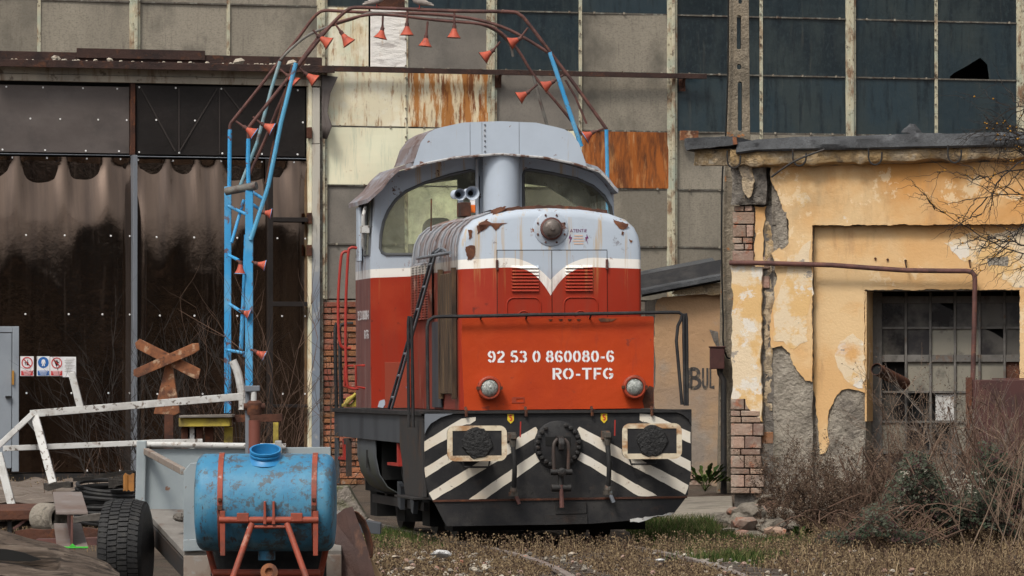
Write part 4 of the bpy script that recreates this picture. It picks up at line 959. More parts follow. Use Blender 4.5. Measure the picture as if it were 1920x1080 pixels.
# cab front hatch
h = P([(723, 678), (771, 678), (771, 764), (723, 764)], TC0)
MB().plate(h, XZ, TC0 - .018, TC0 - .001).build('cab_hatch', M['cab_hatch'] if 'cab_hatch' in M else M.setdefault('cab_hatch', mat('cab_hatch', (.26, .045, .022), .6, layers=[L((.1, .03, .02), 5, .6, .68, .9), L((.1, .3, .5), 6, .66, .69, .9)])), loco, bevel=.003)
MB().plate(jag(P([(709, 762), (712, 752), (722, 748), (724, 756), (719, 764)], TC0), .01, .03, 9), XZ, TC0 - .006, TC0 - .001).build('paint_flake', M['grey'], loco)
# roof with eaves
rp = [-1.44, -1.35, -1.28, -1.2, -1.09, -.8, -.4, 0, .4, .8, 1.09, 1.2, 1.28, 1.32]
outl = [(x, roof_z(x) + .03) for x in rp] + [(x, roof_z(x) - .015) for x in rp[::-1]]
MB().plate(outl, XZ, TC0 - .33, TC1 + .04).build('cab_roof', [M['roof_worn']], loco)
# raised hood on the roof
hb, ht = .95, .70
lo_ = [(x, roof_z(x) + .034) for x in np.linspace(-hb, hb, 13)]
hi_ = [(hb - .02, 4.10), (.88, 4.25), (.79, 4.37), (ht, 4.42), (.4, 4.485), (0, 4.50), (-.4, 4.485), (-ht, 4.42), (-.79, 4.37), (-.88, 4.25), (-hb + .02, 4.10)]
hd = empty('roof_hood'); hd.parent = loco
TH = TC0 - .42
MB().plate(lo_ + hi_, XZ, TH + .012, TC1 - .1).build('hood_body', M['roof_worn'], hd)
def hood_slice(a, b):
    xs = [a] + [x for x in np.linspace(-hb, hb, 25) if a < x < b] + [b]
    def hz(x):
        H = sorted(hi_ + [(-hb, 4.03), (hb, 4.03)])
        for (p, r_), (s_, u_) in zip(H[:-1], H[1:]):
            if p <= x <= s_: return r_ + (u_ - r_) * (x - p) / (s_ - p + 1e-9)
        return 4.03
    return [(x, roof_z(x) - .03) for x in xs] + [(x, hz(x)) for x in xs[::-1]]
for (a, b, dd) in ((-hb, -.33, 0), (-.325, -.2, -.006), (-.195, .21, -.003), (.215, hb, 0)):
    MB().plate(hood_slice(a, b), XZ, TH + dd - .006, TH + .0).build('hood_panel', M['grey'], hd, bevel=.003)
M['hood_edge'] = mat('hood_edge', (.4, .4, .4), .7, layers=[L((.09, .035, .02), 9, .46, .56, .95)])
MB().tube([(x, TH - .012, roof_z(x) - .028) for x in np.linspace(-hb - .1, hb + .3, 30)], .014, 6).build('hood_rim', M['hood_edge'], hd, smooth=True)
for k in range(6): MB().lathe([(.012, 0), (.008, .01)], (-.165, TH - .012, 4.17 + k*.058), (0, -1, 0), 6).build('rivet', M['steel_grey'], hd)
# wide roof lip hanging past the cab front on the right
# exhaust stack
s, _ = q(943.5, 330, TC0 - .22)
MB().lathe([(.2, 0), (.2, .95)], (s, TC0 - .21, 3.3), (0, 0, 1), 32, cap1=False).build('exhaust_stack', M['grey'], loco, smooth=True)
MB().box(s - .26, s - .23, TC0 - .06, TC0 - .005, 3.3, 4.1).build('stack_bracket', M['grey'], loco)
MB().box(s + .22, s + .25, TC0 - .06, TC0 - .005, 3.3, 4.1).build('stack_bracket', M['grey'], loco)
# horns
def horn(px, py, t, r):
    s, z = q(px, py, t); e = empty('horn'); e.parent = loco
    MB().lathe([(.02, .38), (.028, .25), (.04, .12), (.06, .05), (r, 0), (r*.93, .004), (.05, .06), (.03, .14), (.001, .2)], (s, t, z), (0, 1, .03), 24, cap0=False, cap1=False).build('horn_bell', M['grey'], e, smooth=True)
    MB().lathe([(.03, .35), (.05, .36), (.05, .42), (.02, .43)], (s, t, z), (0, 1, .03), 16).build('horn_driver', M['grey'], e, smooth=True)
    MB().lathe([(.028, .0), (.028, .002)], (s, t + .145, z), (0, -1, 0), 12).build('horn_throat', M['under_black'], e)
horn(866, 364, 2.55, .062); horn(889, 361.5, 2.55, .075)
s, z = q(875, 388, 2.5); MB().box(s - .06, s + .05, 2.4, 2.7, z - .1, z + .05).build('horn_bracket', M['rust'], loco, bevel=.008)
MB().tube([(s, 2.8, z + .04), (s, 2.9, z + .15)], .03, 8).tube([(s + .1, 2.8, z + .15), (s - .05, 2.8, z + .15)], .025, 8).build('horn_pipe', M['grey'], loco, smooth=True)
s, z = q(888, 388, 2.6); MB().box(s - .025, s + .03, 2.55, 2.6, z - .06, z + .02).build('orange_reflector', mat('orange_ref', (.8, .17, .02), .5), loco, bevel=.004)
MB().box(s - .025, s + .03, 2.555, 2.6, z + .022, z + .08).build('white_reflector', M['white_paint'], loco, bevel=.004)
s, z = q(811, 412, 3.6); MB().tube([(s, 3.6, z - .12), (s + .005, 3.6, z + .23)], .008, 6).build('aerial', M['rust'], loco)
# red grab rails and lettering on the cab side
for (dt, z0, z1) in ((TC0 + .75, 1.6, 3.15), (TC1 + .05, 2.05, 3.12)):
    MB().tube(smooth_path([(-1.43, dt, z1), (-1.5, dt, z1), (-1.53, dt, z1 - .1), (-1.56, dt, (z0+z1)/2), (-1.55, dt, z0 + .1), (-1.5, dt, z0), (-1.42, dt, z0)], 4), .016, 8).build('grab_rail', M['red_rail'], loco, smooth=True)
for dt in (TC0 + .15, TC1 - .2):
    MB().tube([(-1.42, dt, 2.15 - .3), (-1.52, dt, 1.85), (-1.52, dt, 1.62), (-1.42, dt, 1.6)], .014, 6).build('grab_rail', M['red_rail'], loco, smooth=True)
for i, (tx, z_, hh) in enumerate((('92 53 0 860080-6', 2.35, .11), ('RO-TFG', 2.14, .1))):
    adv = {'-': .44, ' ': .3, 'O': .8, 'R': .72, 'T': .72, 'F': .66, 'G': .8}; tot = sum(adv.get(c, .64) for c in tx)*hh; a0 = TC0 + .15
    y = a0 + tot
    for c in tx:
        if c != ' ':
            mb = MB(); ribbons(mb, STRK[c], W_, 0, 0, hh, 0)
            mb.v = [(-CW - .006, y - vx, z_ + vz) for (vx, vy, vz) in mb.v]; mb.build('side_lettering', M['white_paint'], loco)
        y -= adv.get(c, .64)*hh
# yellow wheel chock on the rear deck
ck = LF.place(empty('wheel_chock')); tag(ck, 'small yellow wheel chock on the rear deck of the locomotive', 'chock')
M['yellow'] = mat('yellow_paint', (.42, .33, .05), .7, layers=[L((.16, .12, .04), 4, .48, .62, .85), L((.08, .05, .03), 11, .6, .7, .7)])
pts = P([(641, 763), (668, 763), (668, 740), (660, 741), (650, 746), (645, 756), (641, 758)], 6.6)
inn = P([(651, 760), (653, 750), (660, 746), (663, 746), (663, 752), (655, 760)], 6.6)
MB().plate(pts, XZ, 6.5, 6.62, holes=[inn[::-1]]).build('chock_body', M['yellow'], ck, bevel=.006)
MB().tube([(q(648, 757, 6.55)[0], 6.48, q(648, 757, 6.55)[1]), (q(666, 738, 6.55)[0], 6.48, q(666, 738, 6.55)[1])], .02, 8).build('chock_handle', M['yellow'], ck, smooth=True)

# ================================================================ world-space helper
def wpart(mb, name, m, th, smooth=False, bevel=0, fix=True):
    o_ = th.location if th.parent is None else th.parent.location
    mb.v = [(v[0]-o_.x, v[1]-o_.y, v[2]-o_.z) for v in mb.v]
    return mb.build(name, m, th, smooth, bevel, fix)
def wthing(name, label, cat, base, group=None):
    return tag(empty(name, base), label, cat, group)

# ================================================================ YELLOW BUILDING
YF = Frame(640 / FPX * 68.75, 68.75, -13)
yq = YF.q
yb = YF.place(empty('yellow_building')); tag(yb, 'low ochre-plastered building with peeling walls and tar felt roof', 'building')
YP = lambda pts, t=0.0: [yq(x, y, t) for x, y in pts]
M['ochre'] = mat('ochre', (.63, .39, .18), .9, layers=[L((.66, .47, .26), 1.0, .46, .58, .9), L((.34, .22, .12), .9, .52, .66, .5, (2.2, 1, .6), 9, .7, z=(3.5, 4.1)), L((.54, .25, .065), .8, .40, .56, .8, (1, 1, 1.3), z=(3.1, 4.0)), L((.58, .28, .08), .8, .56, .68, .7, (1, 1, 1.3)), L((.40, .24, .12), 1.3, .58, .68, .5, (2.5, 1, .5), 9, .7), L((.72, .56, .36), 1.4, .595, .61, .75, (1, 1, 1), 10, .72), L((.66, .61, .53), 1.6, .65, .66, .9, (1, 1, 1), 10, .72), L((.48, .27, .12), 3.5, .60, .72, .5), L((.3, .2, .11), 40, .68, .74, .5), L((.27, .24, .21), 1.5, .69, .70, .9, (1, 1, 1), 10, .74)], bump=[(35, .006, (1,1,1)), (2, .02, (1,1,1))])
M['ochre_worn'] = mat('ochre_worn', (.64, .42, .19), .9, layers=[L((.68, .56, .40), 1.3, .47, .52, .9, (1, 1, 1), 9, .7), L((.68, .64, .58), 2.0, .56, .58, .85, (1, 1, 1), 9, .7), L((.6, .31, .09), 1.4, .58, .66, .8), L((.30, .27, .24), 2.6, .625, .635, .9, (1, 1, 1), 9, .7), L((.12, .1, .09), 5, .72, .74, .9)], bump=[(35, .008, (1,1,1)), (2, .02, (1,1,1))])
M['cement'] = mat('cement', (.36, .32, .265), .95, layers=[L((.19, .165, .14), 2.2, .46, .64, .8), L((.40, .36, .30), 4, .52, .68, .7), L((.12, .105, .09), 9, .60, .70, .8), L((.16, .15, .10), 1.2, .58, .7, .5)], bump=[(6, .12, (1,1,1)), (22, .05, (1,1,1)), (70, .015, (1,1,1))])
M['cement_dark'] = mat('cement_dark', (.18, .16, .14), .95, layers=[L((.11, .1, .09), 3, .45, .65), L((.3, .27, .23), 6, .56, .7, .8), L((.4, .3, .18), 4, .64, .7, .7)], bump=[(6, .1, (1,1,1)), (30, .03, (1,1,1))])
M['brick_pale'] = mat('brick_pale', (.30, .2, .155), .9, rand=.3, hue=.012, layers=[L((.34, .28, .23), 4, .46, .62, .8), L((.32, .11, .055), 6, .56, .66, .8), L((.12, .1, .09), 9, .6, .72, .6)], bump=[(25, .02, (1,1,1))])
WIN = (1622, 545, 1912, 900)
RC = .13                         # recess depth
w0, w1 = yq(1622, 545, RC), yq(1912, 900, RC)
X0, X1 = yq(1418, 600)[0], yq(2140, 600)[0]; ZT = yq(1600, 300)[1]
hole = [(w0[0], w1[1]), (w1[0], w1[1]), (w1[0], w0[1]), (w0[0], w0[1])]
MB().plate([(X0 + .1, -.3), (X1, -.3), (X1, ZT), (X0 + .1, ZT)], XZ, RC + .02, RC + .66, holes=[hole]).build('wall', M['cement'], yb)
px0, px1 = yq(1450, 600)[0], yq(1523, 600)[0]
def rough_block(x0, x1, z0, z1, d, amp, seed, back=.16):
    g = random.Random(seed); ph = [g.uniform(0, 6) for _ in range(6)]
    def fn(a, b):
        x, z = x0 + (x1-x0)*a, z0 + (z1-z0)*b
        e = min(1, min(a, 1-a)*9, min(b, 1-b)*14)
        return (x + amp*.5*math.sin(z*11 + ph[4])*(0 if 0 < a < 1 else 1), d - amp*(math.sin(x*13+ph[0])*math.sin(z*9+ph[1]) + .7*math.sin(x*31+ph[2]+z*5)*math.sin(z*23+ph[3]) + g.uniform(-.5, .5)) + (1-e)*.02, z)
    mb = MB().grid(fn, max(4, int((x1-x0)/.035)), max(4, int((z1-z0)/.035)))
    mb.box(x0 + .01, x1 - .01, d + .03, back, z0 + .01, z1 - .01)
    return mb
rough_block(px0, px1, -.3, yq(1500, 640)[1], -.005, .012, 1).build('render_coat', M['cement'], yb, smooth=True)
MB().box(px0, px1, .012, .16, yq(1500, 640)[1] + .01, yq(1500, 424)[1]).build('pilaster', M['cement'], yb)
rough_block(px1 + .02, w0[0] - .01, -.3, yq(1570, 715)[1], RC - .01, .014, 2, RC + .03).build('render_coat', M['cement'], yb, smooth=True)
bz = yq(1500, 423)[1]
MB().box(X0 + .2, X1, .012, RC + .03, bz + .012, ZT).build('lintel_band', M['cement'], yb)
# plaster skins with broken edges
pl = YP([(1447, 652), (1452, 545), (1458, 520), (1447, 475), (1478, 460), (1474, 400), (1462, 372), (1449, 345), (1446, 312)]) + [(X1, yq(1900, 300)[1]), (X1, bz), (yq(1523.5, 500)[0], bz)] + YP([(1523.5, 716), (1512, 714), (1496, 696), (1483, 664), (1466, 648)])
MB().plate(jag(jag(pl, .022, .09, 5, skip=(8, 9, 10, 11)), .007, .02, 55), XZ, -.034, .011).build('plaster_skin', M['ochre'], yb, bevel=.006)
MB().plate(jag(YP([(1452, 640), (1456, 560), (1474, 520), (1478, 480), (1500, 470), (1521, 450), (1521, 560), (1515, 640), (1490, 655), (1470, 640)]), .03, .07, 6), XZ, -.0375, -.0345).build('plaster_skin', M['ochre_worn'], yb)
rz = yq(1540, 424, RC)[1]
pl2 = [(px1 + .005, rz)] + [(X1, rz), (X1, yq(1920, 860, RC)[1]), (w1[0] + .01, yq(1912, 860, RC)[1]), (w1[0] + .01, w0[1] + .008), (w0[0] - .004, w0[1] + .008)] + YP([(1621.5, 737), (1610, 732), (1595, 729), (1578, 732), (1568, 744), (1559, 762), (1553, 790), (1556, 830), (1548, 850), (1538, 852), (1534, 800), (1530, 760), (1526, 720)], RC)
MB().plate(jag(jag(pl2, .02, .09, 7, skip=(0, 1, 2, 3, 4, 5, 18)), .006, .02, 56), XZ, RC - .03, RC + .018).build('plaster_skin', M['ochre'], yb, bevel=.006)
for i, pts in enumerate(([(1575, 640), (1600, 625), (1619, 640), (1619, 728), (1598, 722), (1580, 700), (1566, 668)], [(1770, 455), (1810, 440), (1925, 430), (1990, 470), (1960, 530), (1905, 540), (1850, 500), (1800, 485)])):
    MB().plate(jag(YP(pts, RC), .03, .06, 30 + i), XZ, RC - .034, RC - .0305).build('plaster_skin', M['ochre_worn'], yb)
MB().plate(jag(YP([(1852, 486), (1890, 480), (1890, 499), (1855, 500)], RC), .015, .04, 40), XZ, RC - .038, RC - .0345).build('bare_patch', M['cement'], yb)
MB().plate(jag(YP([(1494, 365), (1510, 358), (1520, 372), (1508, 388), (1500, 392)]), .012, .03, 41), XZ, -.0375, -.0345).build('plaster_skin', M['ochre_worn'], yb)
MB().plate(jag(YP([(1455, 385), (1476, 398), (1480, 455), (1465, 468), (1457, 440)]), .012, .03, 42), XZ, -.0375, -.0345).build('bare_patch', M['cement'], yb)
# window reveal, lined with plaster
wd = RC + .58
MB().box(w0[0] - .002, w0[0] + .02, RC - .010, wd, yq(1622, 790, RC)[1], w0[1]).build('window_reveal', M['ochre'], yb)
MB().box(w0[0] + .021, w1[0], RC - .004, wd, w0[1] - .004, w0[1] + .012).build('window_reveal', M['timber_dark'] if 'timber_dark' in M else M.setdefault('timber_dark', mat('timber_dark', (.115, .108, .10), .85, layers=[L((.17, .16, .15), 4, .48, .62, .8), L((.12, .07, .045), 9, .58, .68, .7), L((.05, .045, .04), 6, .55, .68, .7)], bump=[(40, .004, (1,1,.2))])), yb)
MB().box(w0[0], w1[0], RC + .662, RC + 1.4, -.3, ZT).build('room', M['interior'], yb)
# window
M['pane_black'] = mat('pane_black', (.022, .021, .022), .2, rand=.7, spec=.5, layers=[L((.12, .112, .1), 1.4, .47, .6, .8), L((.13, .12, .1), 6, .62, .75, .5)])
M['pane_dusty'] = mat('pane_dusty', (.2, .185, .15), .6, layers=[L((.22, .2, .16), 4, .5, .62, .8), L((.05, .045, .04), 5, .56, .7, .8)])
wn = empty('window'); wn.parent = yb; T = wd - .06
WX = [1652, 1699, 1745, 1791, 1837, 1884, 1930]; WY = [562, 615, 672, 735, 791, 849, 905]
for x in WX:
    u = yq(x, 600, T)[0]; MB().box(u - (.2 if x == 1652 else .015), u + .015, T - .03, T + .03, yq(1700, 905, T)[1], yq(1700, 548, T)[1]).build('window_bar', M['timber_dark'], wn, bevel=.003)
for i, y in enumerate(WY):
    z = yq(1700, y, T)[1]; hgt = .045 if i in (0, 2) else .014
    for a, b in zip(WX[:-1], WX[1:]):
        MB().box(yq(a, 600, T)[0] + .019, yq(b, 600, T)[0] - .019, T - .026 - .01*(i == 2), T + .026, z - hgt, z + hgt).build('window_bar', M['timber_dark'], wn, bevel=.003)
for j in range(6):
    for i in range(6):
        if (i, j) in ((0, 2), (1, 3), (2, 4)): continue
        a, b = yq(WX[i], 600, T)[0], yq(WX[i+1], 600, T)[0]; z1, z0 = yq(1700, WY[j], T)[1], yq(1700, WY[j+1], T)[1]
        mm = M['pane_dusty'] if (i, j) in ((2, 1), (3, 1), (1, 2), (2, 2), (3, 2), (3, 3), (0, 4), (2, 5), (3, 4), (4, 2)) else M['pane_black']
        if (i, j) == (2, 3):
            MB().box(a + .06, b - .02, T + .01, T + .014, z0 + .02, z1 - .03).build('paper_sheet', M['white_chip'], wn); continue
        if (i, j) == (5, 2): mm = M['rust']
        if (i, j) in ((2, 0), (4, 1)):
            MB().plate(jag([(a, z0), (b, z0), (b, z1 - .15), (a + .25*(b-a), z1 - .02), (a, z1)], .02, .08, i*7+j), XZ, T + .0, T + .004).build('pane', mm, wn)
        else: MB().box(a, b, T - .002 + .004*((i*3+j) % 3), T + .002 + .004*((i*3+j) % 3), z0, z1).build('pane', mm, wn)
# cornice and felt roof
cz0 = lambda px: yq(px, 312 - (px - 1440) * .028, -.2)[1]
cz1 = lambda px: yq(px, 284 - (px - 1440) * .022, -.2)[1]
vs = []; g = random.Random(3); N_ = 60; mb = MB()
for i in range(N_ + 1):
    px = 1376 + (2140 - 1376) * i / N_; u = yq(px, 300)[0]; j = g.uniform(-.02, .02) + .015*math.sin(i*.9)
    vs += [(u, -.22 + j*.5, cz0(px) + .02 + j), (u, -.26 + j*.6, (cz0(px) + cz1(px))/2 + j), (u, -.25 + g.uniform(-.015, .015), cz1(px) + .03), (u, .3, cz1(px) + .03), (u, .3, cz0(px) + .03), (u, -.03, cz0(px) - .01 + j*.6)]
for i in range(N_):
    for k in range(6): mb.f.append((i*6 + k, i*6 + (k+1) % 6, (i+1)*6 + (k+1) % 6, (i+1)*6 + k)); mb.m.append(0)
mb.v = vs; mb.f += [tuple(range(6)), tuple(range(N_*6, N_*6+6))[::-1]]; mb.m += [0, 0]
M['cornice'] = mat('cornice', (.52, .41, .28), .95, layers=[L((.5, .33, .15), 2, .5, .6, .8), L((.2, .17, .14), 3, .5, .64, .8), L((.09, .075, .065), 6, .58, .68, .8), L((.55, .5, .42), 7, .6, .68, .7)], bump=[(8, .1, (1,1,1)), (40, .02, (1,1,1))])
mb.build('cornice', M['cornice'], yb, smooth=True)
b0, bz1 = yq(1303, 283, -.1); b1, bz0 = yq(1372, 310, -.1)
rough_block(b0, b1, bz0, bz1 + .02, -.16, .02, 9, .3).build('cornice', M['cornice'], yb, smooth=True)
lo = [(1376, 289), (1416, 283.5), (1476, 282), (1544, 280.5), (1620, 280), (1698, 278), (1800, 276), (1920, 273.5), (2140, 268)]
up = [(1384, 266), (1416, 261), (1476, 256), (1612, 254), (1719, 248.5), (1783, 249.5), (1920, 246), (2140, 240)]
def interp(tb, x):
    for (a, b), (c, d_) in zip(tb[:-1], tb[1:]):
        if x <= c: return b + (d_-b)*(x-a)/(c-a)
    return tb[-1][1]
mb = MB(); N_ = 120; g = random.Random(8); K = 9
for i in range(N_ + 1):
    px = 1378 + (2140 - 1378) * i / N_; u = yq(px, 280, -.4)[0]; zl, zu = yq(px, interp(lo, px), -.4)[1], yq(px, interp(up, px), -.36)[1]
    wv = g.uniform(-.006, .006) + .007*math.sin(i*.37) + .005*math.sin(i*1.13 + 1)*math.sin(i*.09); bul = .025*math.sin(i*.13 + .5) + .012*math.sin(i*.41)
    prof = [(-.2, zl + .0), (-.31 + wv, zl + wv*.3), (-.335 + wv, zl + .025), (-.32 + bul + wv*1.6, zl*.6 + zu*.4), (-.30 + bul - wv*1.4, zl*.25 + zu*.75), (-.25, zu + wv*.3), (-.1, zu + .006 + wv*.4), (.8, zu + .01), (3.6, zu + .02)]
    for y_, z_ in prof: mb.v.append((u, y_, z_))
for i in range(N_):
    for k in range(K - 1): mb.f.append((i*K + k, (i+1)*K + k, (i+1)*K + k + 1, i*K + k + 1)); mb.m.append(0)
M['felt'] = mat('felt', (.078, .082, .088), .8, spec=.25, layers=[L((.045, .047, .052), 2, .47, .62, .85), L((.125, .13, .138), 4, .54, .66, .7), L((.05, .05, .052), 40, .52, .62, .6), L((.3, .3, .3), 50, .7, .73, .8)], bump=[(70, .012, (1,1,1)), (4, .05, (1,1,1))])
mb.build('felt_roof', M['felt'], yb, smooth=True)
f = YP([(1286, 260), (1330, 257.5), (1380, 256), (1384, 272), (1340, 277), (1300, 280), (1290, 283), (1286, 274)], -.2)
MB().plate(jag(f, .004, .05, 2), XZ, -.3, 3.2).build('felt_roof', M['felt'], yb, bevel=.01)
f = YP([(1377, 257.5), (1384, 257.5), (1386, 271), (1378, 272)], -.2); MB().plate(f, XZ, -.33, -.301).build('roof_board', M['rust_bright'], yb)
s, z = yq(1705, 246, -.3); MB().lathe([(.14, 0), (.11, .05), (.05, .1), (.04, .12)], (s, -.1, z - .02), (.1, 0, 1), 7).build('felt_lump', M['felt'], yb)
for px, py in ((1376, 300), (1499, 296), (1641, 294), (1790, 290)):
    a, z = yq(px, py, -.36); r_ = .085
    MB().tube([(a - r_, -.36, z + .12)] + [(x, -.36, y) for x, y in arc(a, z, r_, .1, 180, 350, 10)] + [(a + r_, -.36, z + .06)], .012, 6).build('gutter_hook', M['dark_metal'], yb, smooth=True)
MB().tube(smooth_path([(*yq(1446, 332, -.4)[:1], -.4, yq(1446, 332, -.4)[1]), (yq(1490, 302, -.45)[0], -.45, yq(1490, 302, -.45)[1]), (yq(1546, 280, -.47)[0], -.47, yq(1546, 280, -.47)[1])], 4), .013, 5).build('fallen_twig', M['dark_metal'], yb, smooth=True)
# left corner: broken capital, bricks, plaster remains
c0, c1 = yq(1372, 340, -.06)[0], yq(1440, 340, -.06)[0]
rough_block(c0, c1 - .02, yq(1400, 384, -.06)[1], yq(1400, 300, -.06)[1], -.1, .02, 12, .3).build('capital', M['cement_dark'], yb, smooth=True)
MB().plate(jag(YP([(1386, 306), (1412, 302), (1416, 340), (1404, 372), (1392, 345)], -.12), .02, .04, 13), XZ, -.15, -.12).build('plaster_skin', M['cornice'], yb)
i0, i1 = yq(1374, 500, -.02)[0], yq(1415, 500, -.02)[0]
MB().box(i0 + .01, i1 + .3, .03, .5, -.3, yq(1400, 386)[1]).build('corner_wall', M['cement_dark'], yb)
g = random.Random(21)
def lay(x0, x1, py0, py1, d, mt, broken=0.0):
    z = yq(1400, py1, d)[1]; zt = yq(1400, py0, d)[1]; r_ = 0
    while z < zt:
        big = g.random() < .35; h = .15 if big else .068; h = min(h, zt - z + .03); x = x0 - (r_ % 2)*.11
        while x < x1:
            l = (.28 if big else g.choice((.24, .24, .12))); a, b = max(x, x0), min(x + l, x1 + g.uniform(-.02, .02))
            if b - a > .04 and g.random() >= broken:
                j = g.uniform(-.02, .015); MB().hexa([(a, d + j, z), (b, d + j + .004, z), (b, d + .12, z), (a, d + .12, z), (a, d + j + g.uniform(-.006, .006), z + h), (b, d + j, z + h - .004), (b, d + .12, z + h), (a, d + .12, z + h)]).build('brick', mt, yb, bevel=.008)
            x += l + .014
        z += h + .014; r_ += 1
lay(i0, i1 - .02, 386, 492, -.04, M['brick_pale']); lay(i0 - .02, i1 + .1, 752, 925, -.06, M['brick_pale']); lay(i1 + .06, i1 + .26, 770, 940, .04, M['brick'], .15); lay(i1 + .08, i1 + .2, 470, 540, .0, M['brick_pale'], .4)
MB().plate(jag(YP([(1373, 494), (1414, 492), (1416, 500), (1429, 500), (1430, 792), (1412, 775), (1400, 760), (1398, 748), (1384, 748), (1373, 752)], -.03), .014, .05, 14), XZ, -.062, .01).build('plaster_skin', M['ochre_worn'], yb, bevel=.004)
MB().plate(jag(YP([(1414, 386), (1436, 386), (1430, 440), (1432, 500), (1416, 500)], -.02), .014, .05, 15), XZ, .0, .03).build('plaster_skin', M['ochre'], yb)
rough_block(yq(1431, 700)[0], yq(1449, 700)[0], yq(1440, 770)[1], yq(1440, 392)[1], .02, .02, 16, .2).build('broken_edge', M['cornice'], yb, smooth=True)
MB().box(c0 + .05, yq(1450, 300)[0] + .3, .2, 4.0, -.3, ZT - .05).box(X1 - .3, X1, .6, 4, -.3, ZT).build('side_wall', M['cement_dark'], yb)
for px, py in ((1642, 485), (1665, 487)):
    s, z = yq(px, py, RC); MB().lathe([(.02, 0), (.014, .04)], (s, RC - .012, z), (0, -1, 0), 8).build('stud', M['rust'], yb)
for px in (1705, 1825):
    s, z = yq(px, 497, RC - .1); MB().tube([(s - .05, RC - .012, z + .06), (s - .05, RC - .14, z + .06), (s - .03, RC - .14, z - .04)], .01, 6).build('pipe_hook', M['rust'], yb)

# rust pipe along the wall
rp_ = YF.place(empty('rust_pipe')); tag(rp_, 'thin rusty pipe running along the ochre wall and down across the window', 'pipe')
pp = [(1368, 493, -.1), (1410, 493, -.1), (1470, 494.5, -.09), (1560, 497, -.08), (1640, 503, -.06), (1700, 507, -.05), (1780, 508, -.05), (1812, 508, -.05), (1822, 510, -.05), (1827, 516, -.05), (1828, 526, -.05), (1827, 600, -.06), (1824, 716, -.1)]
MB().tube([(yq(x, y, t)[0], t, yq(x, y, t)[1]) for x, y, t in pp], .032, 10).build('pipe_run', M['rust_pipe'], rp_, smooth=True)
st = YF.place(empty('stub_pipe')); tag(st, 'short rusty open-ended pipe poking out of the building window', 'pipe')
a, z = yq(1643, 692, -.35); b, z2 = yq(1690, 716, .35)
MB().lathe([(.07, 0), (.078, .0), (.078, .85), (.07, .85)], (a, -.35, z), Vector((b - a, .7, z2 - z)), 18, cap0=False).build('pipe_tube', M['rust'], st, smooth=True)
MB().lathe([(.068, .03), (.068, .032)], (a, -.35, z), Vector((b - a, .7, z2 - z)), 18).build('pipe_mouth', M['under_black'], st)
# maroon steel box before the window
mbx = YF.place(empty('steel_box')); tag(mbx, 'dark maroon rusted steel box standing before the window', 'box')
M['maroon'] = mat('maroon', (.06, .02, .018), .7, layers=[L((.1, .04, .03), 3, .5, .68, .7), L((.03, .014, .013), 5, .5, .7, .7)])
a, z1 = yq(1814, 712, -.5); b, _ = yq(2050, 712, -.5)
MB().box(a, b, -.5, .0, .05, z1).build('box_body', M['maroon'], mbx, bevel=.01)
MB().box(a - .02, a + .06, -.52, -.505, .05, z1 + .03).build('box_edge', M['rust'], mbx)
MB().box(a + .3, b, -.45, -.1, z1 + .003, z1 + .02).build('box_lid', M['rust_pipe'], mbx)

# ================================================================ LEAN-TO SHED
SF = Frame(335 / FPX * 76.5, 76.5, 2)
sq = SF.q
sh_ = SF.place(empty('lean_to_shed')); tag(sh_, 'small tan plastered lean-to shed with black roof edge and graffiti', 'shed')
SP = lambda pts, t=0.0: [sq(x, y, t) for x, y in pts]
M['tan'] = mat('tan', (.40, .25, .14), .9, layers=[L((.23, .195, .165), .9, .38, .56, .95, (1, 1, .8), z=(2.2, .9)), L((.46, .29, .15), 1.4, .5, .7, .6), L((.3, .26, .22), 2.5, .56, .68, .6), L((.14, .1, .07), 8, .68, .74, .6)], bump=[(3, .03, (1,1,1)), (40, .005, (1,1,1))])
MB().plate(jag(SP([(1229, 572), (1233, 562), (1242, 557), (1364, 548), (1420, 545), (1420, 915), (1336, 912), (1324, 897), (1304, 893), (1296, 870), (1228, 868)]), .012, .08, 3, skip=(2, 3, 4, 5)), XZ, 0, .05).build('plaster_wall', M['tan'], sh_, bevel=.006)
x0, x1 = sq(1229, 600)[0] + .03, sq(1420, 600)[0]
MB().box(x0, x1, .051, 3, -.2, sq(1300, 560)[1]).build('wall_core', M['cement_dark'], sh_)
g = random.Random(4)
for r_ in range(6):
    x = x0 + .02 - (r_ % 2)*.1
    while x < x0 + 1.1:
        z = .12 + r_*.088; MB().box(x, x + .23, .0 + g.uniform(-.02, .02), .05, z, z + .075).build('brick', M['brick_pale'], sh_, bevel=.008); x += .245
r0, rz0 = sq(1203, 548, -.25); r1, rz1 = sq(1366, 517, -.25)
def shed_roof(dz, th, y0, y1, nm, mt):
    MB().hexa([(r0, y0, rz0 - th + dz), (r1, y0, rz1 - th + dz), (r1, y1, rz1 - th + dz + .3), (r0, y1, rz0 - th + dz + .3), (r0, y0, rz0 + dz), (r1, y0, rz1 + dz), (r1, y1, rz1 + dz + .3), (r0, y1, rz0 + dz + .3)]).build(nm, mt, sh_, bevel=.008)
shed_roof(.03, .07, -.3, 2.9, 'shed_roof', M['felt'])
shed_roof(-.042, .03, -.2, .4, 'roof_board', M['black_paint'])
MB().plate(jag(SP([(1258, 552), (1275, 540), (1366, 526), (1366, 549), (1300, 553)], -.12), .012, .05, 5), XZ, -.12, -.002).build('shed_cornice', M['cornice'], sh_)
M['spray'] = mat('spray', (.055, .05, .048), .9, layers=[L((.2, .15, .1), 12, .52, .62, .8)])
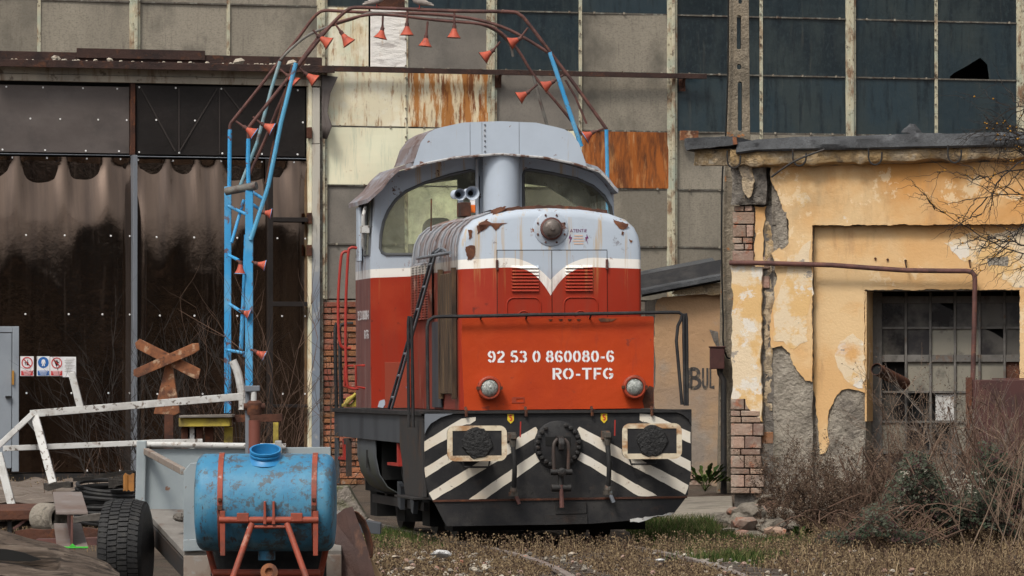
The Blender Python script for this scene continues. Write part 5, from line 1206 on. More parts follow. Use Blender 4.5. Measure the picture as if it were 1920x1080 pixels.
for ch, xa, xb in (('B', 1291, 1313), ('U', 1316, 1328), ('L', 1330, 1341)):
    a, z0 = sq(xa, 728, -.003); b, _ = sq(xb, 728, -.003); z1 = sq(xa, 690, -.003)[1]
    mb = MB(); ribbons(mb, STRK[ch], .19, a, z0, z1 - z0, -.004, (b - a) / ((z1 - z0) * .58)); mb.build('graffiti_letter', M['spray'], sh_)
MB().plate(SP([(1330, 618), (1346, 622), (1350, 660), (1338, 640)], 0), XZ, -.006, -.001).build('bare_patch', M['cement_dark'], sh_)

# ================================================================ CONCRETE POLE, CABLE, METER BOX
PF = Frame(425 / FPX * 74, 74, 0)
pq = PF.q; PPP = lambda pts: [pq(x, y) for x, y in pts]
M['pole'] = mat('pole_concrete', (.23, .19, .14), .95, layers=[L((.13, .11, .085), 3, .45, .62, .8), L((.34, .29, .22), 9, .55, .68, .7), L((.4, .15, .04), 5, .66, .71, .85), L((.07, .06, .05), 22, .58, .68, .7)], bump=[(28, .03, (1,1,1))])
po = PF.place(empty('concrete_pole')); tag(po, 'weathered slotted concrete pole behind the felt roof', 'pole')
pol = PPP([(1344, 935), (1352, 500), (1362, 250), (1366, -40), (1403, -40), (1406, 250), (1414, 500), (1424, 935)])
holes = [rrect(*(lambda a, b: (a[0], b[0], b[1], a[1]))(pq(x0, y0), pq(x1, y1)), .02, 3) for x0, x1, y0, y1 in ((1381, 1389, 30, 93), (1381.5, 1389, 121, 131), (1383, 1391, 154, 246), (1384, 1391, -20, 8))]
MB().plate(pol, XZ, -.1, .1, holes=holes).build('pole_shaft', M['pole'], po, bevel=.012)
ca = PF.place(empty('cable')); tag(ca, 'black cable hanging down the concrete pole to the meter box', 'cable')
MB().tube(smooth_path([(pq(x, y, -.2)[0], -.2, pq(x, y, -.2)[1]) for x, y in ((1366, -30), (1365, 120), (1361, 248), (1355, 320), (1353, 420), (1354, 540), (1356, 600), (1356, 640), (1362, 668), (1370, 672))], 5), .012, 6).build('cable_run', M['under_black'], ca, smooth=True)
bxo = PF.place(empty('meter_box')); tag(bxo, 'rusty brown meter box on a conduit beside the pole', 'box')
a, z1 = pq(1331, 652, -.3); b, z0 = pq(1358, 692, -.3)
MB().box(a, b, -.4, -.2, z0, z1).box(a - .015, b + .015, -.415, -.19, z1 + .001, z1 + .02).build('box_body', M['maroon'], bxo, bevel=.01)
mm = (pq(1350, 700, -.3)[0]); MB().tube([(mm, -.3, z0 + .02), (mm, -.3, z0 - .06), (mm + .05, -.3, z0 - .15), (mm + .05, -.3, .15)], [.05, .04, .04, .045], 10).build('conduit', M['dark_metal'], bxo, smooth=True)

# ================================================================ PIPE ARCH over the track
AD = 66.5
M['arch_blue'] = mat('arch_blue', (.04, .29, .58), .5, layers=[L((.03, .19, .4), 3, .5, .7, .6), L((.13, .05, .04), 9, .60, .63, .9), L((.16, .38, .55), 2, .5, .64, .6), L((.3, .5, .62), 8, .66, .74, .5), L((.09, .035, .03), 30, .66, .7, .7)])
M['arch_fade'] = mat('arch_fade', (.16, .3, .36), .6, layers=[L((.25, .3, .3), 3, .45, .62, .8), L((.1, .05, .04), 6, .55, .66, .8)])
M['arch_mid'] = mat('arch_mid', (.09, .33, .52), .55, layers=[L((.05, .24, .46), 2, .45, .62, .8), L((.25, .42, .48), 5, .56, .68, .6), L((.1, .045, .04), 9, .62, .68, .8)])
M['arch_grey'] = mat('arch_grey', (.12, .11, .10), .7, layers=[L((.2, .2, .18), 4, .5, .66, .8), L((.08, .045, .04), 7, .52, .66, .8)])
M['cone'] = mat('cone', (.46, .085, .045), .65, layers=[L((.3, .06, .04), 8, .45, .65, .7), L((.12, .04, .03), 14, .6, .68, .7), L((.55, .16, .1), 6, .6, .7, .5)])
arch = wthing('pipe_arch', 'blue and rust brown pipe arch with small cone lamps behind the locomotive', 'arch', at(785, 905, AD + .3))
def ap(x, y, dz=0.0): return at(x, y, AD + dz)
def run(name, pts, dz, r, m, k=4, n=8):
    P3 = [ap(p[0], p[1], p[2] if len(p) > 2 else dz) for p in pts]
    return wpart(MB().tube(smooth_path(P3, k) if k > 1 else P3, r, n), name, m, arch, smooth=True)
rp = M['rust_pipe']
# near hoop, far hoop, lower chord
run('hoop_pipe', [(466, 262), (466, 243), (472, 232), (500, 197), (560, 122), (600, 72), (620, 48), (640, 28), (655, 17), (675, 14), (760, 17), (860, 21), (955, 22), (975, 28), (990, 43), (1030, 96), (1080, 162), (1130, 232), (1137, 243)], 0, .022, rp)
run('hoop_pipe', [(431, 243), (432, 233), (440, 222), (480, 172), (526, 112), (560, 70), (582, 40), (594, 27), (608, 20), (640, 21), (720, 25), (800, 26), (880, 34), (940, 50), (985, 72), (1030, 100)], .6, .02, rp)
run('chord_pipe', [(558, 122), (590, 78), (615, 52), (640, 40), (690, 28), (740, 29), (820, 38), (900, 45), (935, 58), (970, 92), (1000, 140), (1050, 200), (1092, 253)], .3, .018, rp)
run('chord_pipe', [(526, 112), (545, 92), (575, 68), (610, 52), (660, 36), (700, 24), (760, 30), (850, 37), (890, 42), (930, 58), (955, 82), (962, 106)], .35, .017, M['arch_grey'])
run('stay_bar', [(1000, 142), (1013, 190), (1026, 236)], .3, .02, M['arch_grey'], 1)
run('stay_bar', [(1031, 98), (1058, 180), (1090, 275)], 0, .028, M['arch_blue'], 1)
run('leg_pipe', [(1137, 243), (1139, 330), (1140, 560), (1140, 860)], 0, .024, M['arch_blue'], 1)
run('stay_bar', [(1060, 150), (1078, 180), (1100, 232)], .02, .014, rp, 1)
run('stay_bar', [(525, 115), (508, 170), (482, 268), (450, 350)], .3, .022, M['arch_fade'], 1)
run('stay_bar', [(549, 140), (520, 205), (498, 260), (462, 340)], .45, .02, rp, 1)
run('stay_bar', [(555, 118), (527, 230), (503, 350), (470, 450)], -.05, .028, M['arch_mid'], 1)
run('stay_bar', [(549, 122), (521, 230), (499, 345)], .02, .02, M['rust'], 1)
# left tower
def tower(name, x0, y0, x1, y1, w_, dz, m):
    wpart(MB().bar(ap(x0, y0, dz), ap(x1, y1, dz), w_, w_, (0, 1, 0)), name, m, arch, bevel=.006)
tower('tower_post', 427.5, 350, 427, 775, .085, .35, M['arch_blue']); tower('tower_post', 467.5, 350, 467, 735, .095, 0, M['arch_blue'])
run('leg_pipe', [(431, 243), (430.5, 300), (430, 350)], .35, .026, M['arch_blue'], 1); run('leg_pipe', [(466, 260), (465, 300), (466, 352)], 0, .027, M['arch_blue'], 1)
wpart(MB().lathe([(.05, 0), (.05, .42)], ap(424, 359, .1), ap(476, 349, -.05) - ap(424, 359, .1), 16), 'cross_tube', M['arch_grey'], arch, smooth=True)
for (x0, y0, x1, y1) in ((428, 386, 462, 402), (457, 375, 434, 455), (428, 478, 448, 488), (430, 570, 455, 586), (425, 656, 458, 662), (470, 358, 495, 374), (472, 382, 492, 396), (457, 666, 470, 671)):
    wpart(MB().tube([ap(x0, y0, .25), ap(x1, y1, .1)], .02, 8), 'tower_rung', M['arch_blue'], arch, smooth=True)
run('tower_brace', [(462, 440), (458, 540), (452, 655)], .15, .028, M['arch_blue'], 1)
def cone(tip, base, dz=0.0, r=.085, two=False, stemfrom=None):
    a, b = ap(*tip, dz), ap(*base, dz); ax = (b - a)
    e = empty('cone_lamp'); e.parent = arch
    h = ax.length
    mb = MB().lathe([(.016, 0), (.022, h*.12), (r*.55, h*.55), (r, h), (r*.93, h), (r*.45, h*.5)], a, ax, 18, cap1=True)
    wpart(mb, 'cone_shade', M['cone'], e, smooth=True)
    if two:
        n = ax.normalized(); u = n.orthogonal().normalized(); v = n.cross(u); p = a + ax
        wpart(MB().lathe([(r*.98, h*.93), (r*1.02, h*1.0)], a, ax, 18, cap0=False, cap1=False), 'cone_rim', M['arch_blue'], e, smooth=True)
    wpart(MB().lathe([(.02, -.02), (.026, -.015), (.026, h*.18), (.02, h*.2)], a, ax, 10), 'cone_socket', rp, e, smooth=True)
    wpart(MB().lathe([(r*.99, h*.97), (r*1.05, h*.985), (r*1.05, h*1.01), (r*.97, h*1.01)], a, ax, 18, cap0=False, cap1=False), 'cone_lip', M['rust'], e, smooth=True)
    if stemfrom:
        s_ = ap(*stemfrom, dz)
        wpart(MB().tube([s_, a.lerp(s_, .35), a], [.013, .013, .02], 8), 'cone_stem', rp, e, smooth=True)
for tip, base, stm, two in (((597, 68), (618, 82), (587, 56), 0), ((640, 61), (655, 82), (625, 40), 0), ((717, 54), (713, 72), (718, 30), 0), ((763, 46), (763, 66), (764, 20), 0), ((799, 68), (797, 87), (802, 40), 0), ((852, 50), (851, 71), (852, 23), 0),
                            ((924, 95), (905, 109), (938, 78), 0), ((975, 72), (955, 82), (990, 52), 0), ((990, 173), (972, 184), (1008, 158), 0), ((1037, 153), (1018, 164), (1056, 141), 0), ((1112, 248), (1096, 258), (1132, 241), 1),
                            ((573, 138), (592, 152), (558, 124), 0), ((459, 239), (478, 252), (442, 227), 1), ((492, 233), (512, 243), (474, 219), 1), ((540, 142), (555, 156), (525, 130), 0)):
    cone(tip, base, 0, .085, two, stm)
for tip, base, m2 in (((494, 398), (509, 401), 1), ((480, 494), (498, 498), 1), ((451, 492), (450, 514), 2), ((455, 585), (468, 590), 0), ((478, 659), (497, 668), 2)):
    cone(tip, base, -.05, .07, 1, (tip[0] - 8, tip[1] - 4))

# ---- collared doves perched on the arch
M['dove'] = mat('dove', (.36, .32, .29), .9, layers=[L((.26, .23, .21), 12, .45, .65, .7), L((.5, .45, .42), 7, .55, .7, .6)])
def dove(px, py, face, label):
    b = ap(px, py, 0); e = wthing('dove', label, 'bird', b, None)
    f = face
    path = [(-.17*f, 0, .03), (-.12*f, 0, .045), (-.06*f, 0, .065), (0, 0, .085), (.05*f, 0, .11), (.075*f, 0, .14), (.085*f, 0, .165), (.1*f, 0, .178), (.12*f, 0, .175), (.14*f, 0, .17)]
    rr = [.012, .02, .04, .055, .05, .034, .026, .027, .016, .003]
    MB().tube(path, rr, 12).build('body', M['dove'], e, smooth=True)
    for sy in (-1, 1):
        MB().lathe([(.004, 0), (.004, .003)], (.107*f, sy*.022, .182), (0, sy, 0), 8).build('eye', M['under_black'], e)
        MB().tube([(.005*f, sy*.02, .045), (.0, sy*.02, -.005), (.025*f, sy*.02, -.004)], .005, 5).build('leg', M['red_rail'], e)
        MB().grid(lambda a, c: ((.03 - .19*a)*f, sy*(.052 - .035*a + .004*math.sin(c*3)), .11 - .05*a - .045*c*(1-a)), 6, 3).build('wing', M['dove'], e, smooth=True)
dove(706, 13, 1, 'pale grey dove on the arch, facing the other dove')
dove(787, 15, -1, 'pale grey dove on the arch, tail pointing away from the other')

# ================================================================ LEVEL-CROSSING CROSS
cs_ = wthing('crossing_sign', 'rusty X-shaped level-crossing sign with triangular mast', 'sign', at(318, 850, 61))
def slab(pts, D, th, nm, m, th_, bevel=.006):
    lo_ = [at(x, y, D) for x, y in pts]
    mb = MB(); n = len(pts)
    tr = tessellate_polygon([[Vector((x, -y, 0)) for x, y in pts]])
    mb.add([*lo_, *[p + Vector((0, th, 0)) for p in lo_]], [tuple(t) for t in tr] + [tuple(i + n for i in t[::-1]) for t in tr] + [(i, (i+1) % n, (i+1) % n + n, i + n) for i in range(n)])
    return wpart(mb, nm, m, th_, bevel=bevel)
slab([(253, 643), (262, 635), (376, 692), (372, 711), (362, 709), (255, 653)], 61.06, .03, 'arm', M['rust_bright'], cs_)
slab([(250, 693), (360, 644), (373, 643), (374, 656), (362, 664), (258, 708), (250, 704)], 61, .03, 'arm', M['rust_bright'], cs_)
slab([(312, 678), (322, 678), (337, 774), (326, 779), (310, 777), (288, 776)], 61.1, .12, 'mast', M['rust_bright'], cs_)
wpart(MB().bar(at(317, 775, 61.15), at(317, 852, 61.15), .1, .1, (0, 1, 0)), 'post', M['rust'], cs_)

# ================================================================ WHITE TUBE FRAME
wf = wthing('white_frame', 'long white-painted steel frame with splayed legs before the hall doors', 'frame', at(150, 925, 59))
def wbar(nm, x0, y0, x1, y1, w_, D0=59.0, D1=59.0, m='white_chip', th=None):
    wpart(MB().bar(at(x0, y0, D0), at(x1, y1, D1), w_, w_, (0, 1, 0)), nm, M[m], th or wf, bevel=.005)
wbar('top_rail', 57, 776, 457, 743, .08); wbar('leg', 66, 782, 100, 908, .085, 58.98, 58.6); wbar('brace', -10, 843, 60, 777, .06, 58.5, 58.96); wbar('bottom_rail', 6, 841, 300, 829, .06, 59.1, 59.1)
wbar('upright', 134, 698, 151, 765, .075); wbar('leg', -3, 850, 22, 947, .085, 58.4, 58.3); wbar('brace', 52, 785, 68, 806, .05); wbar('bottom_rail', 300, 829, 380, 828, .06, 59.1, 59.1)
bp = wthing('bent_post', 'bent white peeling post stub leaning before the blue tower', 'post', at(455, 850, 59.5))
wpart(MB().tube(smooth_path([at(436, 676, 59.5), at(446, 700, 59.5), at(452, 730, 59.5), at(455, 752, 59.5), at(455, 768, 59.5)], 4), [.045]*16 + [.05], 8), 'post_shaft', M['white_chip'], bp, smooth=True)

# ================================================================ YELLOW BENCH
yb_ = wthing('steel_bench', 'low yellow steel bench with plank top behind the trailer', 'bench', at(400, 860, 60))
slab([(335, 784), (430, 783), (431, 799), (335, 800)], 60, .5, 'apron', M['yellow'], yb_)
slab([(336, 779), (435, 777), (436, 782.5), (336, 783.5)], 59.95, .6, 'plank', M['timber_grey'] if 'timber_grey' in M else M.setdefault('timber_grey', mat('timber_grey', (.2, .18, .16), .9, layers=[L((.1, .085, .07), 3, .45, .65, .9, (.4, 3, 3)), L((.3, .28, .25), 6, .56, .7, .6)], bump=[(20, .01, (.3,1,2))])), yb_)
for x, m in ((348, 'rust'), (360, 'white_chip'), (372, 'rust'), (428, 'yellow'), (392, 'rust')):
    slab([(x - 8, 800.5), (x + 8, 800.5), (x + 8, 862), (x - 8, 862)], 60.1 + .02*(x % 3), .1, 'leg', M[m], yb_)
slab([(436, 778), (530, 776), (530, 790), (436, 792)], 60.4, .1, 'rear_rail', M['rust'], yb_)
slab([(512, 792), (522, 792), (522, 850), (512, 850)], 60.4, .08, 'leg', M['yellow'], yb_)

# ================================================================ TRAILER
TD0, TD1 = 46.6, 44.7          # far headboard, near corner post
tr_ = wthing('box_trailer', 'grey steel box trailer with one thick tyre showing, behind the blue tank', 'trailer', at(400, 1085, 45.5))
M['trailer'] = mat('trailer_grey', (.26, .3, .32), .6, layers=[L((.2, .235, .26), 1.6, .45, .68, .7), L((.32, .35, .36), 4, .55, .7, .5), L((.2, .08, .035), 7, .655, .68, .85, (1, 1, 1), 8), L((.12, .06, .035), 16, .68, .72, .8)])
def wslab3(pts, nm, m, vec, bevel=.006, th=None):
    lo_ = [Vector(p) for p in pts]; n = len(pts); v = Vector(vec)
    wpart(MB().add([*lo_, *[p + v for p in lo_]], [tuple(range(n))[::-1], tuple(range(n, 2*n))] + [(i, (i+1) % n, (i+1) % n + n, i + n) for i in range(n)]), nm, m, th or tr_, bevel=bevel)
wslab3([at(272, 842, TD0), at(620, 838, TD0), at(620, 965, TD0), at(272, 957, TD0)], 'headboard', M['trailer'], (0, .05, 0))
wpart(MB().tube([at(252, 833, TD0 - .03), at(536, 837, TD0 - .03)], .025, 10), 'top_rail', M['white_chip'], tr_, smooth=True)
wpart(MB().bar(at(266, 826, TD0 - .03), at(263, 952, TD0 - .03), .085, .085, (0, 1, 0)), 'corner_post', M['trailer'], tr_, bevel=.012)
wpart(MB().bar(at(522, 826, TD0 - .03), at(522, 850, TD0 - .03), .06, .06, (0, 1, 0)), 'corner_post', M['white_chip'], tr_, bevel=.01)
wpart(MB().bar(at(274, 846, TD0 - .05), at(344, 884, TD1 + .05), .05, .055), 'side_brace', M['trailer_rail'] if 'trailer_rail' in M else M.setdefault('trailer_rail', mat('trailer_rail', (.24, .2, .17), .8, layers=[L((.14, .075, .05), 5, .48, .66, .8), L((.3, .33, .34), 7, .56, .68, .8)])), tr_, bevel=.006)
wslab3([at(344, 884, TD1), at(357, 868, TD1), at(373, 867, TD1), at(374, 1030, TD1), at(344, 1034, TD1)], 'near_post', M['trailer'], (0, .06, 0))
wslab3([at(344, 1012, TD1 - .01), at(372, 1010, TD1 - .01), at(390, 1032, TD1 - .01), at(344, 1034, TD1 - .01)], 'post_foot', M['trailer'], (0, -.03, 0))
bedm = mat('trailer_bed', (.2, .185, .17), .85, layers=[L((.12, .11, .1), 2.5, .45, .65, .8), L((.26, .25, .23), 5, .55, .7, .6), L((.14, .07, .04), 6, .63, .7, .7)], bump=[(20, .006, (1,1,1))])
wslab3([at(270, 954, TD0), at(640, 957, TD0), at(640, 1032, TD1), at(344, 1034, TD1)], 'bed', bedm, (0, 0, -.05), .004)
wslab3([at(270, 968, TD0 - .02), at(344, 1050, TD1 - .02), at(344, 1085, TD1 - .02), at(270, 1005, TD0 - .02)], 'side_sill', M['skirt_dark'], (.06, 0, 0))
wslab3([at(344, 1042, TD1 - .03), at(640, 1040, TD1 - .03), at(640, 1090, TD1 - .03), at(344, 1100, TD1 - .03)], 'front_sill', M['trailer_rail'], (0, .08, 0))
wpart(MB().lathe([(.03, 0), (.06, .02), (.055, .05), (.02, .075)], at(335, 978, 45.4), (.2, 0, 1), 6), 'stone_on_bed', M['cement_dark'], tr_)
# wheel
wh = empty('wheel'); wh.parent = tr_
wc = at(236, 1032, 45.6); R_ = .415; ax = Vector((.995, -.10, 0)).normalized(); HW = .185
prof = [(.22, -HW*.92), (.30, -HW), (.37, -HW*.98), (R_ - .012, -HW*.86), (R_, -HW*.72), (R_ + .004, 0), (R_, HW*.72), (R_ - .012, HW*.86), (.37, HW*.98), (.30, HW), (.22, HW*.92)]
wpart(MB().lathe(prof, wc, ax, 60), 'tyre', M['rubber'], wh, smooth=True)
u = ax.orthogonal().normalized(); v = ax.cross(u)
tread = MB(); NB = 56
for k in range(NB):
    for j, (a, b, sh) in enumerate(((-.9, -.5, .0), (-.46, -.05, .5), (-.01, .42, 0.), (.46, .9, .5))):
        th0 = 2*math.pi*(k + sh)/NB; w2 = 2*math.pi/NB*.36
        def tp_(s_, dth, r_): 
            zig = .35*w2*math.sin(s_*9); an = th0 + dth + zig
            rr = r_ - .02*max(0, abs(s_) - .7)/.2
            return wc + ax*(s_*HW) + (u*math.cos(an) + v*math.sin(an))*rr
        tread.hexa([tp_(a, -w2, R_ - .006), tp_(b, -w2, R_ - .006), tp_(b, w2, R_ - .006), tp_(a, w2, R_ - .006), tp_(a, -w2, R_ + .016), tp_(b, -w2, R_ + .016), tp_(b, w2, R_ + .016), tp_(a, w2, R_ + .016)])
tag(wpart(tread, 'tread', M['rubber'], wh), kind='stuff')
wpart(MB().lathe([(.05, -HW*1.02), (.1, -HW*.9), (.2, -HW*.75), (.235, -HW*1.03), (.22, -HW*.6)], wc, ax, 32), 'rim', mat('rim', (.3, .17, .05), .7, layers=[L((.12, .06, .03), 6, .5, .65)]), wh, smooth=True)

# rusty jack post in the trailer
jp = wthing('jack_post', 'rusty upright screw jack between trailer and blue tower', 'jack', at(475, 960, 46.2))
wpart(MB().lathe([(.05, 0), (.05, .76)], at(477, 955, 46.2), (0, 0, 1), 18), 'jack_tube', mat('jack_red', (.16, .05, .035), .65, layers=[L((.09, .035, .025), 5, .5, .66, .7)]), jp, smooth=True)
wpart(MB().lathe([(.06, 0), (.066, .02), (.066, .1), (.05, .12), (.03, .125), (.03, .2)], at(477, 778, 46.2), (0, 0, 1), 18), 'jack_collar', M['rust'], jp, smooth=True)
wpart(MB().tube([at(457, 762, 46.2), at(497, 762, 46.2)], .028, 10), 'jack_trunnion', M['rust'], jp, smooth=True)
wpart(MB().bar(at(464, 724, 46.25), at(464, 860, 46.25), .035, .05, (0, 1, 0)), 'jack_bar', M['steel_grey'], jp)
wslab3([at(459, 723, 46.15), at(487, 723, 46.15), at(487, 733, 46.15), at(459, 735, 46.15)], 'jack_head', M['steel_grey'], (0, .08, 0), .006, jp)
wpart(MB().tube([at(476, 733, 46.18), at(476, 752, 46.18)], .026, 10), 'jack_screw', M['white_chip'], jp, smooth=True)

# ================================================================ BLUE TANK on red stand
TK = at(498.5, 942, 43.8); kpx = 43.8 / FPX
tk = wthing('blue_tank', 'round blue plastic tank with open filler neck in red strap frame', 'tank', at(498.5, 1090, 43.8))
M['tank_blue'] = mat('tank_blue', (.045, .20, .345), .5, spec=.3, layers=[L((.09, .25, .36), 2.2, .45, .66, .7), L((.025, .14, .28), 1.6, .52, .68, .7), L((.17, .29, .35), 3, .54, .66, .5), L((.075, .07, .065), 7, .52, .575, .8, (1, 1, 1), 10, .8), L((.03, .04, .05), 1.6, .44, .6, .75, (2.2, 1, .7), 9, .75, z=(.62, .32)), L((.06, .038, .028), 5, .585, .615, .8, (2.4, 1, .6), 9, .75)], bump=[(8, .006, (1,1,1))])
Ltk, Rtk = 257 * kpx / 2, 91 * kpx; TLT = R(21); nrm = Vector((0, -math.sin(TLT), math.cos(TLT)))
xe = Vector((1, -.02, 0)).normalized(); r3 = .075
prof = [(Rtk*.3, -Ltk - .012), (Rtk*.7, -Ltk - .006)] + [(Rtk - r3 + r3*math.sin(a*math.pi/12), -Ltk + r3 - r3*math.cos(a*math.pi/12)) for a in range(7)]
prof = prof + [(Rtk*1.004, -Ltk*.45), (Rtk*1.006, 0), (Rtk*1.004, Ltk*.45)] + [(r_, -h_) for r_, h_ in prof[::-1]]
wpart(MB().lathe(prof, TK, xe, 48), 'tank_body', M['tank_blue'], tk, smooth=True)
nk = TK + nrm * (Rtk - .02) + xe * (0.5 * kpx)
wpart(MB().lathe([(.16, .0), (.13, .018), (.118, .03), (.118, .04), (.127, .044), (.127, .056), (.12, .06), (.12, .07), (.127, .074), (.127, .09), (.112, .09), (.108, .02), (.09, -.05)], nk, nrm, 40, cap0=False, cap1=False), 'filler_neck', mat('neck_blue', (.02, .19, .42), .4, layers=[L((.03, .13, .28), 6, .5, .66, .6)]), tk, smooth=True)
wpart(MB().lathe([(.108, 0), (.108, .002)], nk, nrm, 32), 'neck_inside', M['under_black'], tk)
M['strap'] = mat('strap_red', (.27, .055, .03), .65, layers=[L((.14, .045, .03), 6, .5, .64, .8), L((.42, .22, .16), 8, .6, .68, .7), L((.5, .44, .42), 7, .67, .71, .7)])
def strap(px):
    c = TK + xe * ((px - 498.5) * kpx); w2 = .021; mb = MB(); K_ = 40
    for i in range(K_ + 1):
        a = R(95 + 200 * i / K_); d_ = Vector((0, math.cos(a), math.sin(a))); 
        for (e_, r_) in ((-w2, Rtk + .004), (w2, Rtk + .004), (w2, Rtk + .012), (-w2, Rtk + .012)): mb.v.append(tuple(c + xe*e_ + d_*r_))
    for i in range(K_):
        for k in range(4): mb.f.append((i*4 + k, i*4 + (k+1) % 4, (i+1)*4 + (k+1) % 4, (i+1)*4 + k)); mb.m.append(0)
    wpart(mb, 'strap', M['strap'], tk)
    for py, r_ in ((935, .014), (950, .02)): wpart(MB().box(*(lambda p: (p.x - r_, p.x + r_, p.y - Rtk - .03, p.y - Rtk + .02, p.z - r_, p.z + r_))(at(px, py, 43.8))), 'buckle', M['rust'], tk, bevel=.004)
strap(417); strap(592)
fy = 43.8 - Rtk - .035
def fb(nm, x0, y0, x1, y1, r_, D0=None, D1=None): wpart(MB().tube([at(x0, y0, D0 or fy), at(x1, y1, D1 or fy)], r_, 10), nm, M['strap'], tk, smooth=True)
fb('cross_bar', 411, 975, 597, 975, .027); fb('cross_bar', 472, 988, 536, 988, .014)
fb('stand_leg', 472, 982, 436, 1085, .025, fy, fy - .2); fb('stand_leg', 538, 982, 575, 1085, .025, fy, fy - .2)
for x0, y0, x1 in ((417, 975, 418), (592, 975, 592)): wslab3([at(x0 - 5, 958, fy - .01), at(x0 + 5, 958, fy - .01), at(x1 + 4, 1042, fy - .01), at(x1 - 5, 1042, fy - .01)], 'bracket', M['strap'], (0, .025, 0), .003, tk)
fb('rear_leg', 390, 1025, 408, 1095, .026, 44, 44.1); fb('rear_leg', 612, 1025, 597, 1095, .026, 44, 44.1)
for x in (455, 556): wslab3([at(x - 11, 962, fy - .03), at(x + 11, 962, fy - .03), at(x + 11, 978, fy - .03), at(x - 11, 978, fy - .03)], 'bracket', M['strap'], (0, .05, 0), .004, tk)
for x in (496.5, 513): wslab3([at(x - 2, 940, fy - .03), at(x + 1.5, 940, fy - .03), at(x + 3, 983, fy - .03), at(x - 3, 983, fy - .03)], 'lug', M['strap'], (0, .06, 0), .003, tk)
fb('lower_bar', 400, 1074, 600, 1074, .03, 43.9, 43.9)
wpart(MB().lathe([(.07, 0), (.07, .12), (.05, .13)], at(500, 1050, 43.8), (0, 0, 1), 16), 'drain', M['tank_blue'], tk, smooth=True)
wpart(MB().lathe([(.04, 0), (.07, .01), (.07, .03), (.035, .035), (.02, .01)], at(505, 1073, 43.3), (0, -1, .1), 18), 'drain_cap', M['rust_bright'], tk, smooth=True)
wslab3([at(395, 1030, 44.3), at(612, 1030, 44.3), at(612, 1085, 44.3), at(395, 1085, 44.3)], 'back_sheet', M['rubber'], (0, .03, 0), 0, tk)

# ================================================================ SCRAP
ib = wthing('steel_beam', 'short steel I-beam with a green painted lower flange', 'beam', at(133, 1050, 46.5))
M['beam'] = mat('beam_steel', (.2, .165, .15), .55, metal=.2, layers=[L((.14, .09, .07), 2.5, .45, .65, .8), L((.26, .235, .225), 5, .54, .7, .6), L((.2, .08, .04), 6, .63, .7, .6)])
n_, f_ = 46.0, 47.2
def flange(y_n, y_f, nm):
    wslab3([at(107 if nm else 105, y_n, n_), at(165, y_n, n_), at(153 if not nm else 152, y_f, f_), at(99 if not nm else 101, y_f, f_)], 'flange', M['beam'], (0, 0, -.022), .003, ib)
flange(960, 922, 0); flange(1024, 981, 1)
wslab3([at(133, 963, n_ + .01), at(137, 963, n_ + .01), at(137, 1024, n_ + .01), at(133, 1024, n_ + .01)], 'web', M['rust_pipe'], at(126, 984, f_) - at(133, 1024, n_), .002, ib)
grn = mat('marker_green', (.06, .5, .05), .6)
wslab3([at(107, 1024.6, n_ - .004), at(165, 1024.6, n_ - .004), at(165, 1027.6, n_ - .004), at(107, 1027.6, n_ - .004)], 'painted_edge', grn, (0, .003, 0), 0, ib)
wslab3([at(130, 1024, n_ - .004), at(136, 1019, n_ - .004), at(142, 1024, n_ - .004)], 'painted_edge', grn, (0, .003, 0), 0, ib)

# coil of black hose
ch = wthing('hose_coil', 'coil of black ribbed hose lying behind the steel beam', 'hose', at(215, 965, 54))
cc = at(225, 938, 54.3)
for k in range(9):
    z_ = cc.z - .19 + k*.043; rr = .46 + .03*math.sin(k*2.3)
    wpart(MB().tube([(cc.x + rr*math.cos(a*.2244) + .02*math.sin(k), cc.y + rr*.85*math.sin(a*.2244), z_ + .012*math.sin(a*.45 + k) + .12*rr*math.sin(a*.2244)) for a in range(28)], .021, 7, closed=True), 'hose_loop', M['rubber'], ch, smooth=True)
M['timber_black'] = mat('timber_black', (.03, .026, .023), .9, layers=[L((.07, .06, .05), 4, .5, .68, .8, (.4, 3, 3)), L((.012, .011, .01), 6, .5, .7, .7)], bump=[(25, .01, (.3,1,2))])
def plank(label, x0, y0, x1, y1, w_, h_, D0, D1, m='timber_black', name='timber_plank'):
    t_ = wthing(name, label, 'timber', (at(x0, y0, D0) + at(x1, y1, D1)) / 2)
    mb = MB(); a, b = at(x0, y0, D0), at(x1, y1, D1); g = random.Random(int(x0)); prev = None
    N_ = 6; pts = [a.lerp(b, i/N_) + Vector((0, g.uniform(-.01, .01), g.uniform(-.012, .012))) for i in range(N_ + 1)]
    for p in pts:
        hh = h_*g.uniform(.85, 1.1)
        mb.v += [(p.x, p.y - w_/2, p.z - hh/2), (p.x, p.y + w_/2, p.z - hh/2), (p.x, p.y + w_/2, p.z + hh/2), (p.x, p.y - w_/2, p.z + hh/2)]
    for i in range(N_):
        for k in range(4): mb.f.append((i*4 + k, i*4 + (k+1) % 4, (i+1)*4 + (k+1) % 4, (i+1)*4 + k)); mb.m.append(0)
    mb.f += [(0, 1, 2, 3), (N_*4, N_*4+3, N_*4+2, N_*4+1)]; mb.m += [0, 0]
    wpart(mb, 'board', M[m], t_)
plank('charred plank lying across the top of the hose coil', 84, 913, 135, 908, .3, .06, 54.2, 54.0)
plank('thin black lath sloping up over the hose coil', 138, 899, 250, 885, .1, .035, 54.0, 54.4)
plank('dark square timber between hose coil and trailer post', 205, 906, 236, 900, .25, .1, 53.9, 53.9)
plank('splintered grey board on the scrap under the hose coil', 118, 976, 196, 968, .3, .06, 52, 52.4, 'timber_grey')
plank('rusty flat bar behind the foot of the I-beam', 30, 1002, 190, 1000, .2, .09, 50, 50, 'rust', 'scrap_bar')
plank('lower brown timber crossing behind the beam end', 70, 1016, 200, 1014, .3, .07, 49, 49, 'rust_pipe', 'scrap_bar')
